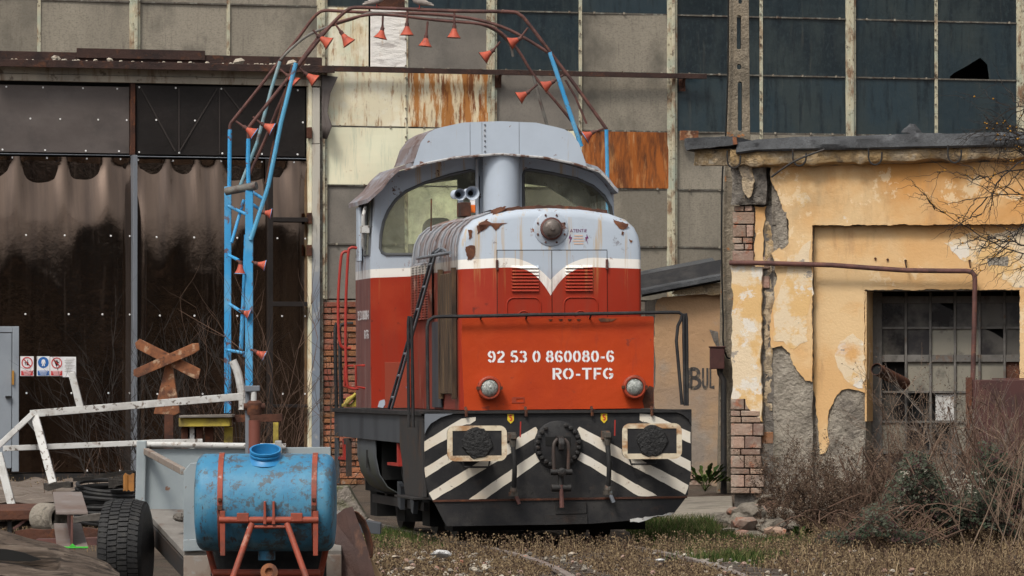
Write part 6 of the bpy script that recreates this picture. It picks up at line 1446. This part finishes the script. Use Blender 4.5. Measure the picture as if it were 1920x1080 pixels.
plank('orange painted timber block beside the trailer post', 232, 905, 252, 903, .14, .16, 53, 53, 'orange_wood' if 'orange_wood' in M else (M.setdefault('orange_wood', mat('orange_wood', (.3, .13, .03), .8, layers=[L((.14, .07, .03), 6, .5, .66)])), 'orange_wood')[1], 'timber_block')
# low flat wagon at the left edge
fw = wthing('flat_trolley', 'low rusty flat trolley at the left edge behind the beam', 'trolley', at(45, 1000, 52))
wslab3([at(-40, 945, 53.2), at(80, 944, 53.2), at(104, 956, 51.8), at(-40, 958, 51.8)], 'platform', M['rust'], (0, 0, -.09), .006, fw)
for x, D in ((18, 51.9), (78, 51.9), (88, 53.0)): wpart(MB().bar(at(x, 965, D), at(x, 1000, D), .04, .04, (0, 1, 0)), 'leg', M['dark_metal'], fw)
wpart(MB().bar(at(25, 992, 51.85), at(72, 958, 51.85), .025, .025), 'brace', M['rust_pipe'], fw)
wpart(MB().tube([at(-10, 983, 52.3), at(60, 981, 52.3)], .025, 8), 'axle', M['dark_metal'], fw)
rl = wthing('pipe_roller', 'short hollow concrete pipe behind the I-beam web', 'pipe', at(108, 985, 51))
wpart(MB().lathe([(.11, 0), (.14, 0), (.14, .35), (.11, .35)], at(115, 972, 51), (-.6, .8, 0), 24, cap0=False, cap1=False), 'pipe_ring', M['cement'], rl, smooth=True)
wpart(MB().lathe([(.11, .3), (.11, .302)], at(115, 972, 51), (-.6, .8, 0), 24), 'pipe_inside', M['under_black'], rl)
# cracked timber in the near left corner
nt_ = wthing('cracked_timber', 'thick weathered brown timber with a long dark split, lower left corner', 'timber', at(60, 1100, 40))
M['wood_brown'] = mat('wood_brown', (.088, .066, .052), .9, spec=.2, layers=[L((.04, .03, .023), 3, .45, .6, .9, (.4, 2, 4)), L((.17, .135, .108), 4, .52, .64, .8, (.3, 2, 5)), L((.02, .015, .012), 9, .56, .62, .9, (.15, 1, 4))], bump=[(10, .03, (.2,1,3.5)), (40, .006, (.3,1,2))])
def tsurf(a, b):
    # a along (left -> right), b from far top edge to near lower edge
    P0 = [(-40, 984), (40, 1004), (105, 1021), (160, 1039), (205, 1058), (224, 1074)]; P1 = [(-40, 1075), (40, 1083), (105, 1090), (160, 1094), (205, 1096), (226, 1100)]
    f = a*5; i = min(4, int(f)); f -= i
    x0 = P0[i][0] + (P0[i+1][0]-P0[i][0])*f; y0 = P0[i][1] + (P0[i+1][1]-P0[i][1])*f; x1 = P1[i][0] + (P1[i+1][0]-P1[i][0])*f; y1 = P1[i][1] + (P1[i+1][1]-P1[i][1])*f
    p = at(x0 + (x1-x0)*b, y0 + (y1-y0)*b, 41.2 - 1.0*b)
    c = math.exp(-((b - (.46 + .12*a)) / .10)**2) * max(0, 1 - a/.42)**.5 if a < .42 else 0
    return p + Vector((0, .3*c, -.34*c + .006*math.sin(a*19 + b*7)))
mb = MB().grid(tsurf, 60, 40); wpart(mb, 'timber_face', M['wood_brown'], nt_, smooth=True, fix=False)
wslab3([at(-40, 1076, 40.2), at(224, 1100, 40.2), at(224, 1130, 40.2), at(-40, 1130, 40.2)], 'timber_body', M['wood_brown'], (0, .9, -.05), .01, nt_)
slab([(-20, 1028), (15, 1030), (45, 1036), (78, 1049), (58, 1053), (25, 1052), (-20, 1050)], 40.45, .01, 'split', M['under_black'], nt_, 0)  # flat black patch painted on for the shade inside the split
# bent rusty sheet right of the tank
rs = wthing('rusty_sheet', 'curved dark rusty steel sheet leaning right of the blue tank', 'sheet', at(660, 1090, 45))
mb = MB(); 
def rsf(a, b):
    top = [(612, 992), (625, 972), (646, 955), (660, 951)]; bot = [(606, 1100), (640, 1100), (680, 1100), (708, 1100)]
    f = a*3; i = min(2, int(f)); f -= i
    x0, y0 = (top[i][k] + (top[i+1][k]-top[i][k])*f for k in (0, 1)); x1, y1 = (bot[i][k] + (bot[i+1][k]-bot[i][k])*f for k in (0, 1))
    bow = 3*math.sin(math.pi*b)*a
    return at(x0 + (x1-x0)*b + bow, y0 + (y1-y0)*b, 45.3 - .25*math.sin(a*2.2) - .4*b)
mb.grid(rsf, 3, 2); o = wpart(mb, 'sheet_face', mat('sheet_brown', (.06, .03, .024), .7, layers=[L((.035, .02, .018), 2, .45, .62, .8), L((.13, .06, .035), 3, .54, .64, .7, (2, 1, .6), 9, .7)], bump=[(20, .008, (1,1,1))]), rs, smooth=False, fix=False)
o.modifiers.new('thick', 'SOLIDIFY').thickness = .012
def rim(a, b):
    pth = [(656, 955), (672, 960), (686, 975), (694, 996), (700, 1020), (699, 1044), (690, 1046)]
    f = a*6; i = min(5, int(f)); f -= i; x0, y0 = (pth[i][k] + (pth[i+1][k]-pth[i][k])*f for k in (0, 1))
    return at(x0 - 9*b, y0 + 7*b, 45.25 + .25*b)
o = wpart(MB().grid(rim, 18, 4), 'sheet_rim', M['rust'], rs, smooth=True, fix=False); o.modifiers.new('thick', 'SOLIDIFY').thickness = .01
slab([(686, 1034), (697, 1047), (716, 1080), (722, 1100), (700, 1100), (692, 1060)], 45.4, .02, 'light_edge', mat('pale_edge', (.45, .3, .17), .7), rs)
# small things by the rear of the locomotive
cb = wthing('concrete_block', 'mossy concrete block under the rear corner of the locomotive', 'block', at(645, 965, 60))
M['mossy'] = mat('mossy', (.24, .21, .18), .95, layers=[L((.08, .09, .03), 3, .48, .6, .9), L((.34, .31, .27), 5, .56, .7, .6)], bump=[(10, .06, (1,1,1))])
slab([(612, 914), (652, 911), (668, 940), (690, 975), (612, 980)], 59, .7, 'block_body', M['mossy'], cb, .02)
dbx = wthing('dark_trough', 'low dark steel trough on the grass beside the rusty sheet', 'trough', at(686, 1000, 49))
slab([(656, 971), (714, 981), (713, 1002), (690, 1000), (656, 998)], 49, .35, 'trough_side', M['skirt'], dbx)

# ================================================================ TRACK
trk = empty('railway_track', (0, 50, 0)); tag(trk, 'rusty railway track curving out from under the locomotive', kind='structure')
M['rail'] = mat('rail_steel', (.26, .225, .2), .5, metal=.2, layers=[L((.1, .055, .04), 6, .48, .64, .8), L((.2, .18, .17), 9, .56, .7, .6)])
M['sleeper'] = mat('sleeper', (.07, .055, .045), .95, layers=[L((.12, .1, .085), 4, .5, .66, .7)], bump=[(12, .04, (1,1,1))])
def centre(y):      # track centre line: along the locomotive axis, then bending towards the viewer's right
    d_ = 55.6 - y; x = .471 + (55 - y) * math.tan(LF.a)
    return x - (.006 * d_ * d_ if d_ > 0 else 0)
for sg in (-1, 1):
    pts = [(centre(y) + sg*.75, y) for y in np.arange(40, 77.1, .6)]
    mb = MB(); pr = [(-.035, 0), (-.036, -.03), (-.01, -.045), (-.01, -.1), (-.06, -.12), (.06, -.12), (.01, -.1), (.01, -.045), (.036, -.03), (.035, 0)]
    for x, y in pts: mb.v += [(x + a, y - 50, b + max(0, ground_z(x, y) - .05)) for a, b in pr]
    K_ = len(pr)
    for i in range(len(pts)-1):
        for k in range(K_): mb.f.append((i*K_+k, i*K_+(k+1) % K_, (i+1)*K_+(k+1) % K_, (i+1)*K_+k)); mb.m.append(0)
    mb.build('rail', M['rail'], trk)
for y in np.arange(41, 66, .68):
    x = centre(y); MB().box(x - 1.25, x + 1.25, y - 50 - .12, y - 50 + .12, -.2, -.045).build('sleeper', M['sleeper'], trk, bevel=.01)

# ================================================================ VEGETATION
NG = np.random.default_rng(12)
def blades(name, label, n, region, hgt, wid, mats, cat, seedheads=0, lean=.5, zf=ground_z):
    """thin tapering blades, each a triangle pair, scattered where region(x, y) is true"""
    V = []; F = []; MI = []; g = NG
    cnt = 0; tries = 0
    while cnt < n and tries < n*8:
        tries += 1; x, y = region(g)
        if x is None: continue
        cnt += 1; z = zf(x, y) - .10; h = hgt * g.uniform(.45, 1.25); a = g.uniform(0, 6.28); l = lean * h * g.uniform(.1, 1); w_ = wid * g.uniform(.6, 1.3)
        dx, dy = math.cos(a), math.sin(a); i = len(V); mi = int(g.integers(0, len(mats)))
        V += [(x - dy*w_*.0 - w_/2, y, z), (x + w_/2, y, z), (x + dx*l*.4 + w_*.35, y + dy*l*.4, z + h*.6), (x + dx*l*.4 - w_*.35, y + dy*l*.4, z + h*.6), (x + dx*l, y + dy*l, z + h)]
        F += [(i, i+1, i+2, i+3), (i+3, i+2, i+4)]; MI += [mi, mi]
        for s_ in range(int(seedheads)):
            t = g.uniform(.45, 1.05); r_ = g.uniform(.004, .011); ox = x + dx*l*t + g.uniform(-.03, .03); oz = z + h*t; oy = y + dy*l*t + g.uniform(-.02, .02); j = len(V); b = g.uniform(0, 3)
            V += [(ox - r_*math.cos(b), oy, oz - r_*math.sin(b)), (ox + r_*math.sin(b), oy, oz - r_*math.cos(b)), (ox + r_*math.cos(b), oy - r_*.5, oz + r_*math.sin(b)), (ox - r_*math.sin(b), oy, oz + r_*math.cos(b))]
            F += [(j, j+1, j+2, j+3)]; MI += [int(g.integers(0, len(mats)))]
    me = bpy.data.meshes.new(name); me.from_pydata(V, [], F)
    for m in mats: me.materials.append(m)
    me.polygons.foreach_set('material_index', MI); me.update()
    o = bpy.data.objects.new(name, me); col.objects.link(o); tag(o, label, cat, kind='stuff'); return o
def leafmat(nm, c, r=.8): return mat(nm, c, r, spec=.06)
DRY = [leafmat('dry_a', (.2, .14, .08)), leafmat('dry_b', (.095, .062, .042)), leafmat('dry_c', (.32, .24, .145)), leafmat('dry_d', (.05, .034, .026)), leafmat('dry_e', (.16, .115, .075))]
DRK = [leafmat('drk_a', (.085, .056, .04)), leafmat('drk_b', (.05, .034, .027)), leafmat('drk_c', (.13, .092, .064))]
GRN = [leafmat('green_a', (.042, .07, .018)), leafmat('green_b', (.07, .092, .028)), leafmat('green_c', (.026, .046, .014)), leafmat('green_d', (.13, .115, .055))]
def reg_dry(g):
    x, y = g.uniform(-1.5, 4.6), 45.3 + 9.2*g.random()**1.2
    e = x - centre(y)
    if -.06 < e - .75 < .62 and y < 55 and g.random() < .95: return None, None
    if -.06 < e + .75 < .42 and y < 53.4 and g.random() < .9: return None, None
    if y > 54.0 and abs(x - centre(y)) > 1.3: return None, None
    if math.sin(x*5.3 + 1.7*y) * math.sin(3.1*x - 2.3*y) + .6*math.sin(x*1.7 + y*.9) < g.uniform(-1.1, .45): return None, None
    return x, y
blades('dry_grass', 'low brown dry weeds covering the track bed before the locomotive', 16000, reg_dry, .105, .006, DRY, 'weeds', 3)
def reg_tall(g):
    x = g.uniform(-1.5, 3.2); y = g.uniform(52.6, 54.6)
    return (x, y) if g.random() < .9 else (None, None)
blades('tall_dry_weeds', 'taller dry seed stalks along the front of the locomotive', 1000, reg_tall, .22, .006, DRY, 'weeds', 7, .35)
def reg_green(g):
    k = g.random()
    if k < .68: return g.uniform(1.35, 3.1), g.uniform(54.5, 66)
    if k < .72: return g.normal(2.15, .25), g.normal(51.8, .3)
    return g.uniform(-1.9, -.7), g.uniform(54, 60)
def green_ok(g):
    x, y = reg_green(g)
    if LF.q and abs((Vector((x, y, 0)) - LF.o).dot(LF.ex)) < 1.0 and y > 55.2: return None, None
    if y > 57.5 and x > 2.4: return None, None
    s_ = math.sin(x*4.1 + y*1.7) + math.sin(x*1.9 - y*2.6)
    return (x, y) if s_ > -.5 or g.random() < .25 else (None, None)
blades('green_grass', 'patches of short green grass beside the locomotive', 15000, green_ok, .16, .01, GRN, 'grass', 0, .7)
def reg_far(g):
    x, y = g.uniform(-7.5, -2.6), g.uniform(56, 75); return (x, y)
blades('rough_grass', 'sparse dry grass by the hall doors behind the scrap', 2500, reg_far, .2, .008, DRY, 'grass', 2)
def reg_right(g):
    x, y = g.uniform(2.4, 6.8), g.uniform(47, 66)
    if y > 55 and x < 3.25: return None, None
    if y < 55 and g.random() < .6: return None, None
    return (x, y)
blades('dry_undergrowth', 'matted dry undergrowth at the foot of the ochre wall', 8000, reg_right, .2, .008, DRY, 'weeds', 3, .9)

def shrub(name, label, cat, base, n, h, spread, m, r0=.006, side=(0, 0), levels=2, sub=5, group=None, seed=1, leaf=None, lean=(0, 0), tipw=.35):
    g = random.Random(seed); th = wthing(name, label, cat, base, group); b0 = Vector(base)
    tw = MB(); lv = MB()
    def grow(p, d_, ln, r_, lev):
        k = 4; pts = [p]; dd = d_.copy()
        for i in range(k):
            dd = (dd + Vector((g.uniform(-.22, .22), g.uniform(-.22, .22), g.uniform(-.12, .16)))).normalized(); pts.append(pts[-1] + dd * ln / k)
        tw.tube(pts, [r_*(1 - (1-tipw)*i/k) for i in range(k+1)], 3, caps=False)
        if leaf:
            for q_ in pts[1:]:
                for _ in range(leaf[1]):
                    s_ = leaf[2]*g.uniform(.5, 1.2); c = q_ + Vector((g.uniform(-1, 1), g.uniform(-1, 1), g.uniform(-1, 1)))*s_*2.2
                    a = Vector((g.uniform(-1, 1), g.uniform(-1, 1), g.uniform(-.6, .6))).normalized(); bb = a.orthogonal().normalized()
                    lv.cm = g.randrange(len(leaf[0])); lv.add([c - a*s_, c + bb*s_*.6, c + a*s_, c - bb*s_*.6], [(0, 1, 2, 3)])
        if lev > 0:
            for _ in range(sub):
                i = g.randint(1, k); nd = (dd + Vector((g.uniform(-1, 1), g.uniform(-1, 1), g.uniform(-.4, .7)))*.75).normalized()
                grow(pts[i], nd, ln*g.uniform(.3, .6), r_*.6, lev-1)
    for i in range(n):
        p = b0 + Vector((g.uniform(-1, 1)*spread, g.uniform(-1, 1)*spread*.6, -.02)); d_ = Vector((g.uniform(-.45, .45) + lean[0], g.uniform(-.3, .3) + lean[1], 1)).normalized()
        grow(p, d_, h*g.uniform(.55, 1.1), r0*g.uniform(.7, 1.2), levels)
    wpart(tw, 'stems', m, th, fix=False)
    if leaf and lv.f: wpart(lv, 'leaves', leaf[0], th, fix=False)
    return th
TWB = mat('twig_brown', (.095, .056, .038), .9); TWG = mat('twig_grey', (.15, .125, .105), .9); TWD = mat('twig_dark', (.03, .024, .021), .9); TWT = mat('twig_tan', (.2, .14, .1), .9)
LICH = mat('lichen', (.35, .17, .02), .9)
gz = ground_z
def on(px, D): x = (px - 960)/FPX*D; return (x, D, gz(x, D) - .02)
# bare shrubs before the hall doors
shrub('bare_shrub', 'fine grey bare shrub between notices and crossing sign', 'shrub', on(235, 63), 12, 1.6, .55, TWD, .007, seed=2, levels=2, sub=6, lean=(-.1, 0))
shrub('bare_shrub', 'dark bare shrub behind the mast of the crossing sign', 'shrub', on(340, 63.5), 16, 1.7, .8, TWD, .007, seed=3, levels=2, sub=6)
shrub('bare_shrub', 'tall brown bare saplings before the door post right of the tower', 'shrub', on(545, 62.5), 14, 2.1, .7, TWB, .008, seed=4, levels=2, sub=3)
shrub('bare_shrub', 'thin bare stems right around the foot of the blue tower', 'shrub', on(450, 63), 12, 2.0, .7, TWB, .007, seed=5, levels=2, sub=4)
shrub('dead_weed', 'dried brown umbel weeds on the ledge below the door notices', 'weed', on(170, 66), 9, .75, .8, TWB, .006, seed=6, levels=1, sub=5)
# right-hand thicket
shrub('dry_thicket', 'feathery brown dry thicket at the foot of the cement pilaster', 'shrub', on(1575, 62), 34, .72, .75, TWB, .006, seed=7, levels=2, sub=6, leaf=(DRK, 2, .012), lean=(-.25, 0))
shrub('dry_thicket', 'brown dry thicket under the barred window', 'shrub', on(1700, 63), 22, 1.15, .7, TWB, .006, seed=8, levels=2, sub=5, leaf=(DRK, 1, .012))
shrub('dry_thicket', 'grey brown thicket before the maroon steel box', 'shrub', on(1870, 60), 30, 1.35, .8, TWG, .006, seed=9, levels=2, sub=5, leaf=(DRK, 1, .012))
shrub('dry_thicket', 'pale tan stems in front of the bramble at the right edge', 'shrub', on(1890, 54), 15, 1.5, .55, TWT, .008, seed=10, levels=2, sub=4)
shrub('dry_thicket', 'low tangled dry stems between rubble and bramble', 'shrub', on(1530, 60.5), 26, .4, .7, TWB, .005, seed=11, levels=2, sub=5, leaf=(DRK, 2, .012))
shrub('dry_thicket', 'dense russet weed stems between pilaster and barred window', 'shrub', on(1620, 60.5), 40, .62, .7, TWB, .006, seed=21, levels=2, sub=6, leaf=(DRK, 2, .012), lean=(-.15, 0))
shrub('dry_thicket', 'tall thin stems rising before the lower window panes', 'shrub', on(1770, 61.5), 16, 1.25, .6, TWT, .006, seed=22, levels=2, sub=5, leaf=(DRK, 1, .012))
# bramble mound with dark leaves
BR = [leafmat('br_a', (.035, .048, .03), .6), leafmat('br_b', (.06, .07, .048), .6), leafmat('br_c', (.055, .03, .03), .6), leafmat('br_d', (.075, .08, .06), .6), leafmat('br_e', (.022, .026, .018), .6), leafmat('br_f', (.08, .055, .04), .6)]
def bramble(label, px, D, w_, h_, n, seed):
    g = random.Random(seed); b = Vector(on(px, D)); th = wthing('bramble_bush', label, 'bush', b); lv = MB(); st_ = MB()
    for i in range(n):
        a = g.uniform(0, 6.283); rr = g.random()**.5; u = rr*math.cos(a); dpt = rr*math.sin(a); top = h_*max(0, 1 - (abs(u))**1.6)*(.75 + .25*math.sin(u*7 + seed)) 
        z = top*g.uniform(.15, 1.0)**.6; c = b + Vector((u*w_, dpt*.8, z + .02)); s_ = g.uniform(.018, .042)
        nrm_ = Vector((u*.8 + g.uniform(-.6, .6), -.6 + g.uniform(-.7, .5), .7 + g.uniform(-.5, .6))).normalized(); t1 = nrm_.orthogonal().normalized(); ang = g.uniform(0, 6.28); t2 = nrm_.cross(t1); t1, t2 = t1*math.cos(ang) + t2*math.sin(ang), t2*math.cos(ang) - t1*math.sin(ang)
        lv.cm = g.randrange(6)
        for k in (-1, 0, 1):     # a three-fold leaf
            o_ = c + (t1*k*.9 + t2*(.3 if k == 0 else -.2))*s_
            lv.add([o_ - t2*s_*.6, o_ + t1*s_*.38 + nrm_*s_*.12, o_ + t2*s_*.75, o_ - t1*s_*.38 + nrm_*s_*.12], [(0, 1, 2, 3)])
    for i in range(50):
        p = b + Vector((g.uniform(-w_, w_)*.8, g.uniform(-.6, .4), 0)); q_ = p + Vector((g.uniform(-.5, .5), g.uniform(-.4, .2), h_*g.uniform(.5, 1.15))); e_ = q_ + Vector((g.uniform(-.5, .5), -.2, -h_*g.uniform(.1, .5)))
        st_.tube(smooth_path([p, q_, e_], 4), .006, 3, caps=False)
    wpart(lv, 'leaves', BR, th, fix=False); wpart(st_, 'canes', TWB, th, fix=False)
bramble('dark green bramble mound with dusty leaves in the right foreground', 1745, 56, .95, 1.0, 5200, 3)
bramble('taller dark bramble at the right edge below the steel box', 1905, 57.5, .75, 1.4, 3800, 5)
bramble('low bramble runner spreading towards the rail', 1640, 54.5, .65, .4, 1500, 8)
# pale seed fluffs of the old-man's-beard
fl = MB(); g = random.Random(6)
for i in range(60):
    px = g.choice((1700, 1720, 1745, 1780, 1805, 1830, 1690)) + g.uniform(-16, 16); py = {1: 0}.get(0, 0) or (g.uniform(882, 925) if px > 1690 else g.uniform(925, 965)); c = at(px, py, 55.4 + g.uniform(-.2, .3))
    for k in range(10):
        d_ = Vector((g.gauss(0, 1), g.gauss(0, 1), g.gauss(0, 1))).normalized(); s_ = g.uniform(.012, .03); e_ = d_.orthogonal()*.004
        fl.add([c, c + d_*s_ + e_, c + d_*s_*1.1, c + d_*s_ - e_], [(0, 1, 2, 3)])
th = wthing('seed_clematis', 'fluffy pale seed heads hanging over the bramble mound', 'vine', at(1750, 900, 55.5)); tag(wpart(fl, 'seed_fluff', mat('fluff', (.3, .28, .23), .95), th, fix=False), kind='stuff')
# green dock plant by the shed, ivy-green weed
def leafy(label, px, D, n, size, h_, mats, seed):
    g = random.Random(seed); b = Vector(on(px, D)); th = wthing('green_weed', label, 'weed', b); lv = MB()
    for i in range(n):
        a = g.uniform(0, 6.28); d_ = Vector((math.cos(a)*.8, math.sin(a)*.6, g.uniform(.3, 1.4))).normalized(); L_ = h_*g.uniform(.5, 1); s_ = size*g.uniform(.6, 1.2); c = b + d_*L_; u = d_.cross(Vector((0, 0, 1))).normalized()
        lv.cm = g.randrange(len(mats)); lv.add([c - d_*s_, c + u*s_*.45 + Vector((0, 0, .01)), c + d_*s_*.9 - Vector((0, 0, s_*.3)), c - u*s_*.45 + Vector((0, 0, .01))], [(0, 1, 2, 3)]); lv.add([b, b + u*.006, c], [(0, 1, 2)])
    wpart(lv, 'leaves', mats, th, fix=False)
leafy('dark green leafy weed growing at the foot of the shed wall', 1322, 73.5, 70, .09, .42, GRN[:3], 4)
leafy('small green weed beside the rubble', 1500, 58, 40, .05, .16, GRN, 5)
# bare tree reaching in at the upper right
tb = wthing('bare_tree', 'bare thorn tree with dark twigs reaching in at the right edge', 'tree', (on(2060, 62)))
tk_ = MB(); tl = MB(); g = random.Random(31); b = Vector(on(2060, 62))
tk_.tube(smooth_path([b, b + Vector((.1, 0, 1.5)), b + Vector((-.05, 0, 3.0)), b + Vector((.1, .1, 5.5))], 5), [.13 - .1*i/15 for i in range(16)], 10)
wpart(tk_, 'trunk', M['dark_metal'] if False else TWD, tb, smooth=True)
tw = MB(); li = MB()
def branch(pts, r0, lev):
    P_ = smooth_path(pts, 5); n = len(P_); P_ = [p + Vector((g.uniform(-.015, .015), g.uniform(-.02, .02), g.uniform(-.015, .015))) for p in P_]
    tw.tube(P_, [r0*(1 - .75*i/(n-1)) for i in range(n)], 4, caps=False)
    if lev <= 0: return
    for i in range(2, n):
        for _ in range(1):
            if g.random() < (.6 if lev > 1 else .42):
                t = (P_[i] - P_[i-1]).normalized(); d_ = (t + Vector((g.uniform(-.9, .6), g.uniform(-.5, .5), g.uniform(-.9, .9)))).normalized(); L_ = g.uniform(.12, .42)*(.6 + .5*lev)
                branch([P_[i], P_[i] + d_*L_*.5 + Vector((0, 0, g.uniform(-.03, .03))), P_[i] + d_*L_ + Vector((0, 0, g.uniform(-.1, .05)))], r0*.5, lev-1)
                if g.random() < .2:
                    c = P_[i]; li.lathe([(.006, 0), (.013, .01), (.005, .022)], c, (0, 0, 1), 5)
for pts in ([(2050, 250), (1960, 205), (1900, 205), (1842, 240)], [(2050, 290), (1970, 270), (1905, 240), (1850, 232)], [(2050, 360), (1980, 330), (1900, 320), (1825, 338)], [(2050, 400), (1990, 375), (1910, 365), (1820, 374)], [(2050, 330), (1960, 290), (1880, 330), (1845, 400)], [(2050, 450), (1980, 400), (1920, 420), (1890, 460)],
            [(2060, 560), (1960, 492), (1860, 455), (1756, 393)], [(2060, 540), (1980, 480), (1900, 455), (1850, 445)], [(2050, 310), (1980, 270), (1930, 250), (1880, 262)], [(2050, 380), (1970, 350), (1920, 290), (1900, 270)]):
    branch([at(x, y, 62.0 + g.uniform(-.3, .3)) for x, y in pts], .016, 2)
wpart(tw, 'branches', TWD, tb, fix=False); tag(wpart(li, 'lichen_spots', LICH, tb, fix=False), kind='stuff')

# ================================================================ RUBBLE AND LITTER
M['litter'] = mat('litter', (.66, .66, .66), .5, layers=[L((.4, .38, .36), 9, .5, .65, .8)], bump=[(30, .03, (1,1,1))])
g = random.Random(17)
def rock(c, s, seed, flat=.6):
    gg = random.Random(seed); bm = bmesh.new(); bmesh.ops.create_icosphere(bm, subdivisions=2, radius=1)
    pl_ = [Vector((gg.gauss(0, 1), gg.gauss(0, 1), gg.gauss(0, 1))).normalized() for _ in range(9)]; dd = [gg.uniform(.5, .85) for _ in pl_]
    for v_ in bm.verts:
        k = min([1.0] + [d_/max(1e-3, v_.co.dot(n_)) for n_, d_ in zip(pl_, dd) if v_.co.dot(n_) > 0]); v_.co *= k
        v_.co = Vector((v_.co.x*s*gg.uniform(.97, 1.03), v_.co.y*s, v_.co.z*s*flat)) + c
    mb = MB(); mb.add([v_.co.copy() for v_ in bm.verts], [tuple(v_.index for v_ in f.verts) for f in bm.faces]); bm.free(); return mb
rbt = wthing('rubble_heap', 'heap of broken plaster and brick at the foot of the corner pilaster', 'rubble', on(1420, 66))
for i, (px, py, s) in enumerate(((1395, 985, .16), (1408, 968, .2), (1440, 985, .2), (1430, 960, .17), (1385, 975, .13), (1418, 950, .14), (1445, 955, .18), (1370, 998, .12), (1462, 968, .16), (1455, 1000, .13), (1400, 955, .12), (1412, 1003, .1), (1375, 960, .1), (1478, 985, .11), (1425, 1008, .08), (1390, 1000, .09))):
    s *= 1.25; D = 62.5 - (py - 945)*.05; c = at(px, py, D); c.z = max(c.z, gz(c.x, D) - .06 + s*.2)
    wpart(rock(c, s, i + 3, .55), 'stone', M['cement'] if i % 3 else M['brick_pale'], rbt)
for (x0, y0, x1, y1) in ((1364, 975, 1392, 982), (1398, 990, 1447, 984), (1425, 948, 1446, 930)):
    wpart(MB().bar(at(x0, y0, 62.3), at(x1, y1, 62.0), .22, .04), 'plaster_slab', M['white_chip'] if y0 == 990 else M['cement'], rbt, bevel=.01)
# kerb slab before the shed
kb = wthing('concrete_slab', 'flat grey concrete slab in front of the shed wall', 'slab', on(1330, 69))
wslab3([at(1240, 964, 67), at(1375, 960, 67), at(1372, 930, 72), at(1255, 932, 72)], 'slab_top', M['cement'], (0, 0, -.15), .01, kb)
# pale concrete ledge by the hall at the left
lg = wthing('concrete_ledge', 'broken pale concrete ledge along the foot of the hall doors', 'ledge', at(60, 930, 66))
mb = MB().grid(lambda a, b_: at(-40 + 300*a, 943 - 44*b_ + 2*math.sin(a*23 + b_*9), 60.5 + 13*b_) + Vector((0, 0, .02*math.sin(a*31)*math.sin(b_*17))), 40, 16)
o = wpart(mb, 'ledge_top', mat('ledge', (.18, .145, .12), .95, layers=[L((.12, .09, .07), 1.2, .45, .6, .95), L((.3, .25, .21), 3, .54, .64, .8), L((.06, .05, .035), 5, .56, .68, .8)], bump=[(6, .08, (1,1,1)), (30, .02, (1,1,1))]), lg, fix=False, smooth=True)
lit = [(830, 1046, .11, 'white', 'crumpled white plastic bag on the dry weeds, largest litter piece'), (742, 1052, .05, 'w2', 'pale litter scrap between the rusty sheet and the white bag'), (770, 1074, .06, 'w2', 'pale stone-like scrap at the bottom edge below the white bag'), (1238, 1058, .05, 'white', 'small white litter scrap close to the right-hand rail'), (1075, 1047, .05, 'w2', 'pale litter scrap near the middle of the track')]
for i, (px, py, s, k, lab) in enumerate(lit):
    D = FPX*EYE/(py - HORIZON)*.995; c = at(px, py, D); c.z = .03
    e = wthing('litter_scrap', lab, 'litter', c, 'litter on the dry weeds')
    mb = rock(c + Vector((0, 0, .02)), s, 60 + i, .4)
    wpart(mb, 'crumpled_sheet', M['litter'] if k == 'white' else M['timber_cream'], e)
# loose stones and brick crumbs on the track bed
st_ = MB(); g = random.Random(77)
for k in range(420):
    y = g.uniform(45.5, 54.2); x = g.uniform(-1.6, 3.6) if g.random() < .6 else g.uniform(-1.6, -.2); s_ = g.uniform(.008, .034)
    st_.cm = g.choice((0, 0, 0, 1, 2)); st_.lathe([(s_*.5, -.01), (s_, s_*.3), (s_*.7, s_*.8), (s_*.2, s_)], (x, y, -.02), (g.uniform(-.5, .5), g.uniform(-.5, .5), 1), 5)
o = st_.build('ballast_stones', [M['cement'], M['timber_cream'], M['brick_pale']]); tag(o, 'loose pale stones and brick crumbs between the dry weeds', 'stones', kind='stuff')
# ================================================================ the wood behind the viewer (seen mirrored in the door film and windscreens)
g = np.random.default_rng(9); N_ = 14000
cx = g.uniform(-110, 110, N_); cy = g.uniform(-52, -40, N_); hmax = 14 + 2.5*np.sin(cx*.21) + 1.6*np.sin(cx*.63 + 1); cz = hmax*g.random(N_)**.8
V = []; F = []
for x, y, z in zip(cx, cy, cz):
    a = Vector(g.normal(size=3)).normalized(); b = a.orthogonal().normalized(); s_ = g.uniform(.5, 1.1); c = Vector((x, y, z)); i = len(V)
    V += [c - a*s_, c + b*s_*.7, c + a*s_, c - b*s_*.7]; F.append((i, i+1, i+2, i+3))
me = bpy.data.meshes.new('far_wood'); me.from_pydata([tuple(v) for v in V], [], F); me.materials.append(leafmat('wood_leaf', (.018, .018, .012)))
o = bpy.data.objects.new('far_wood', me); col.objects.link(o); tag(o, 'dark wood edge across the yard behind the viewer', 'trees', kind='stuff')
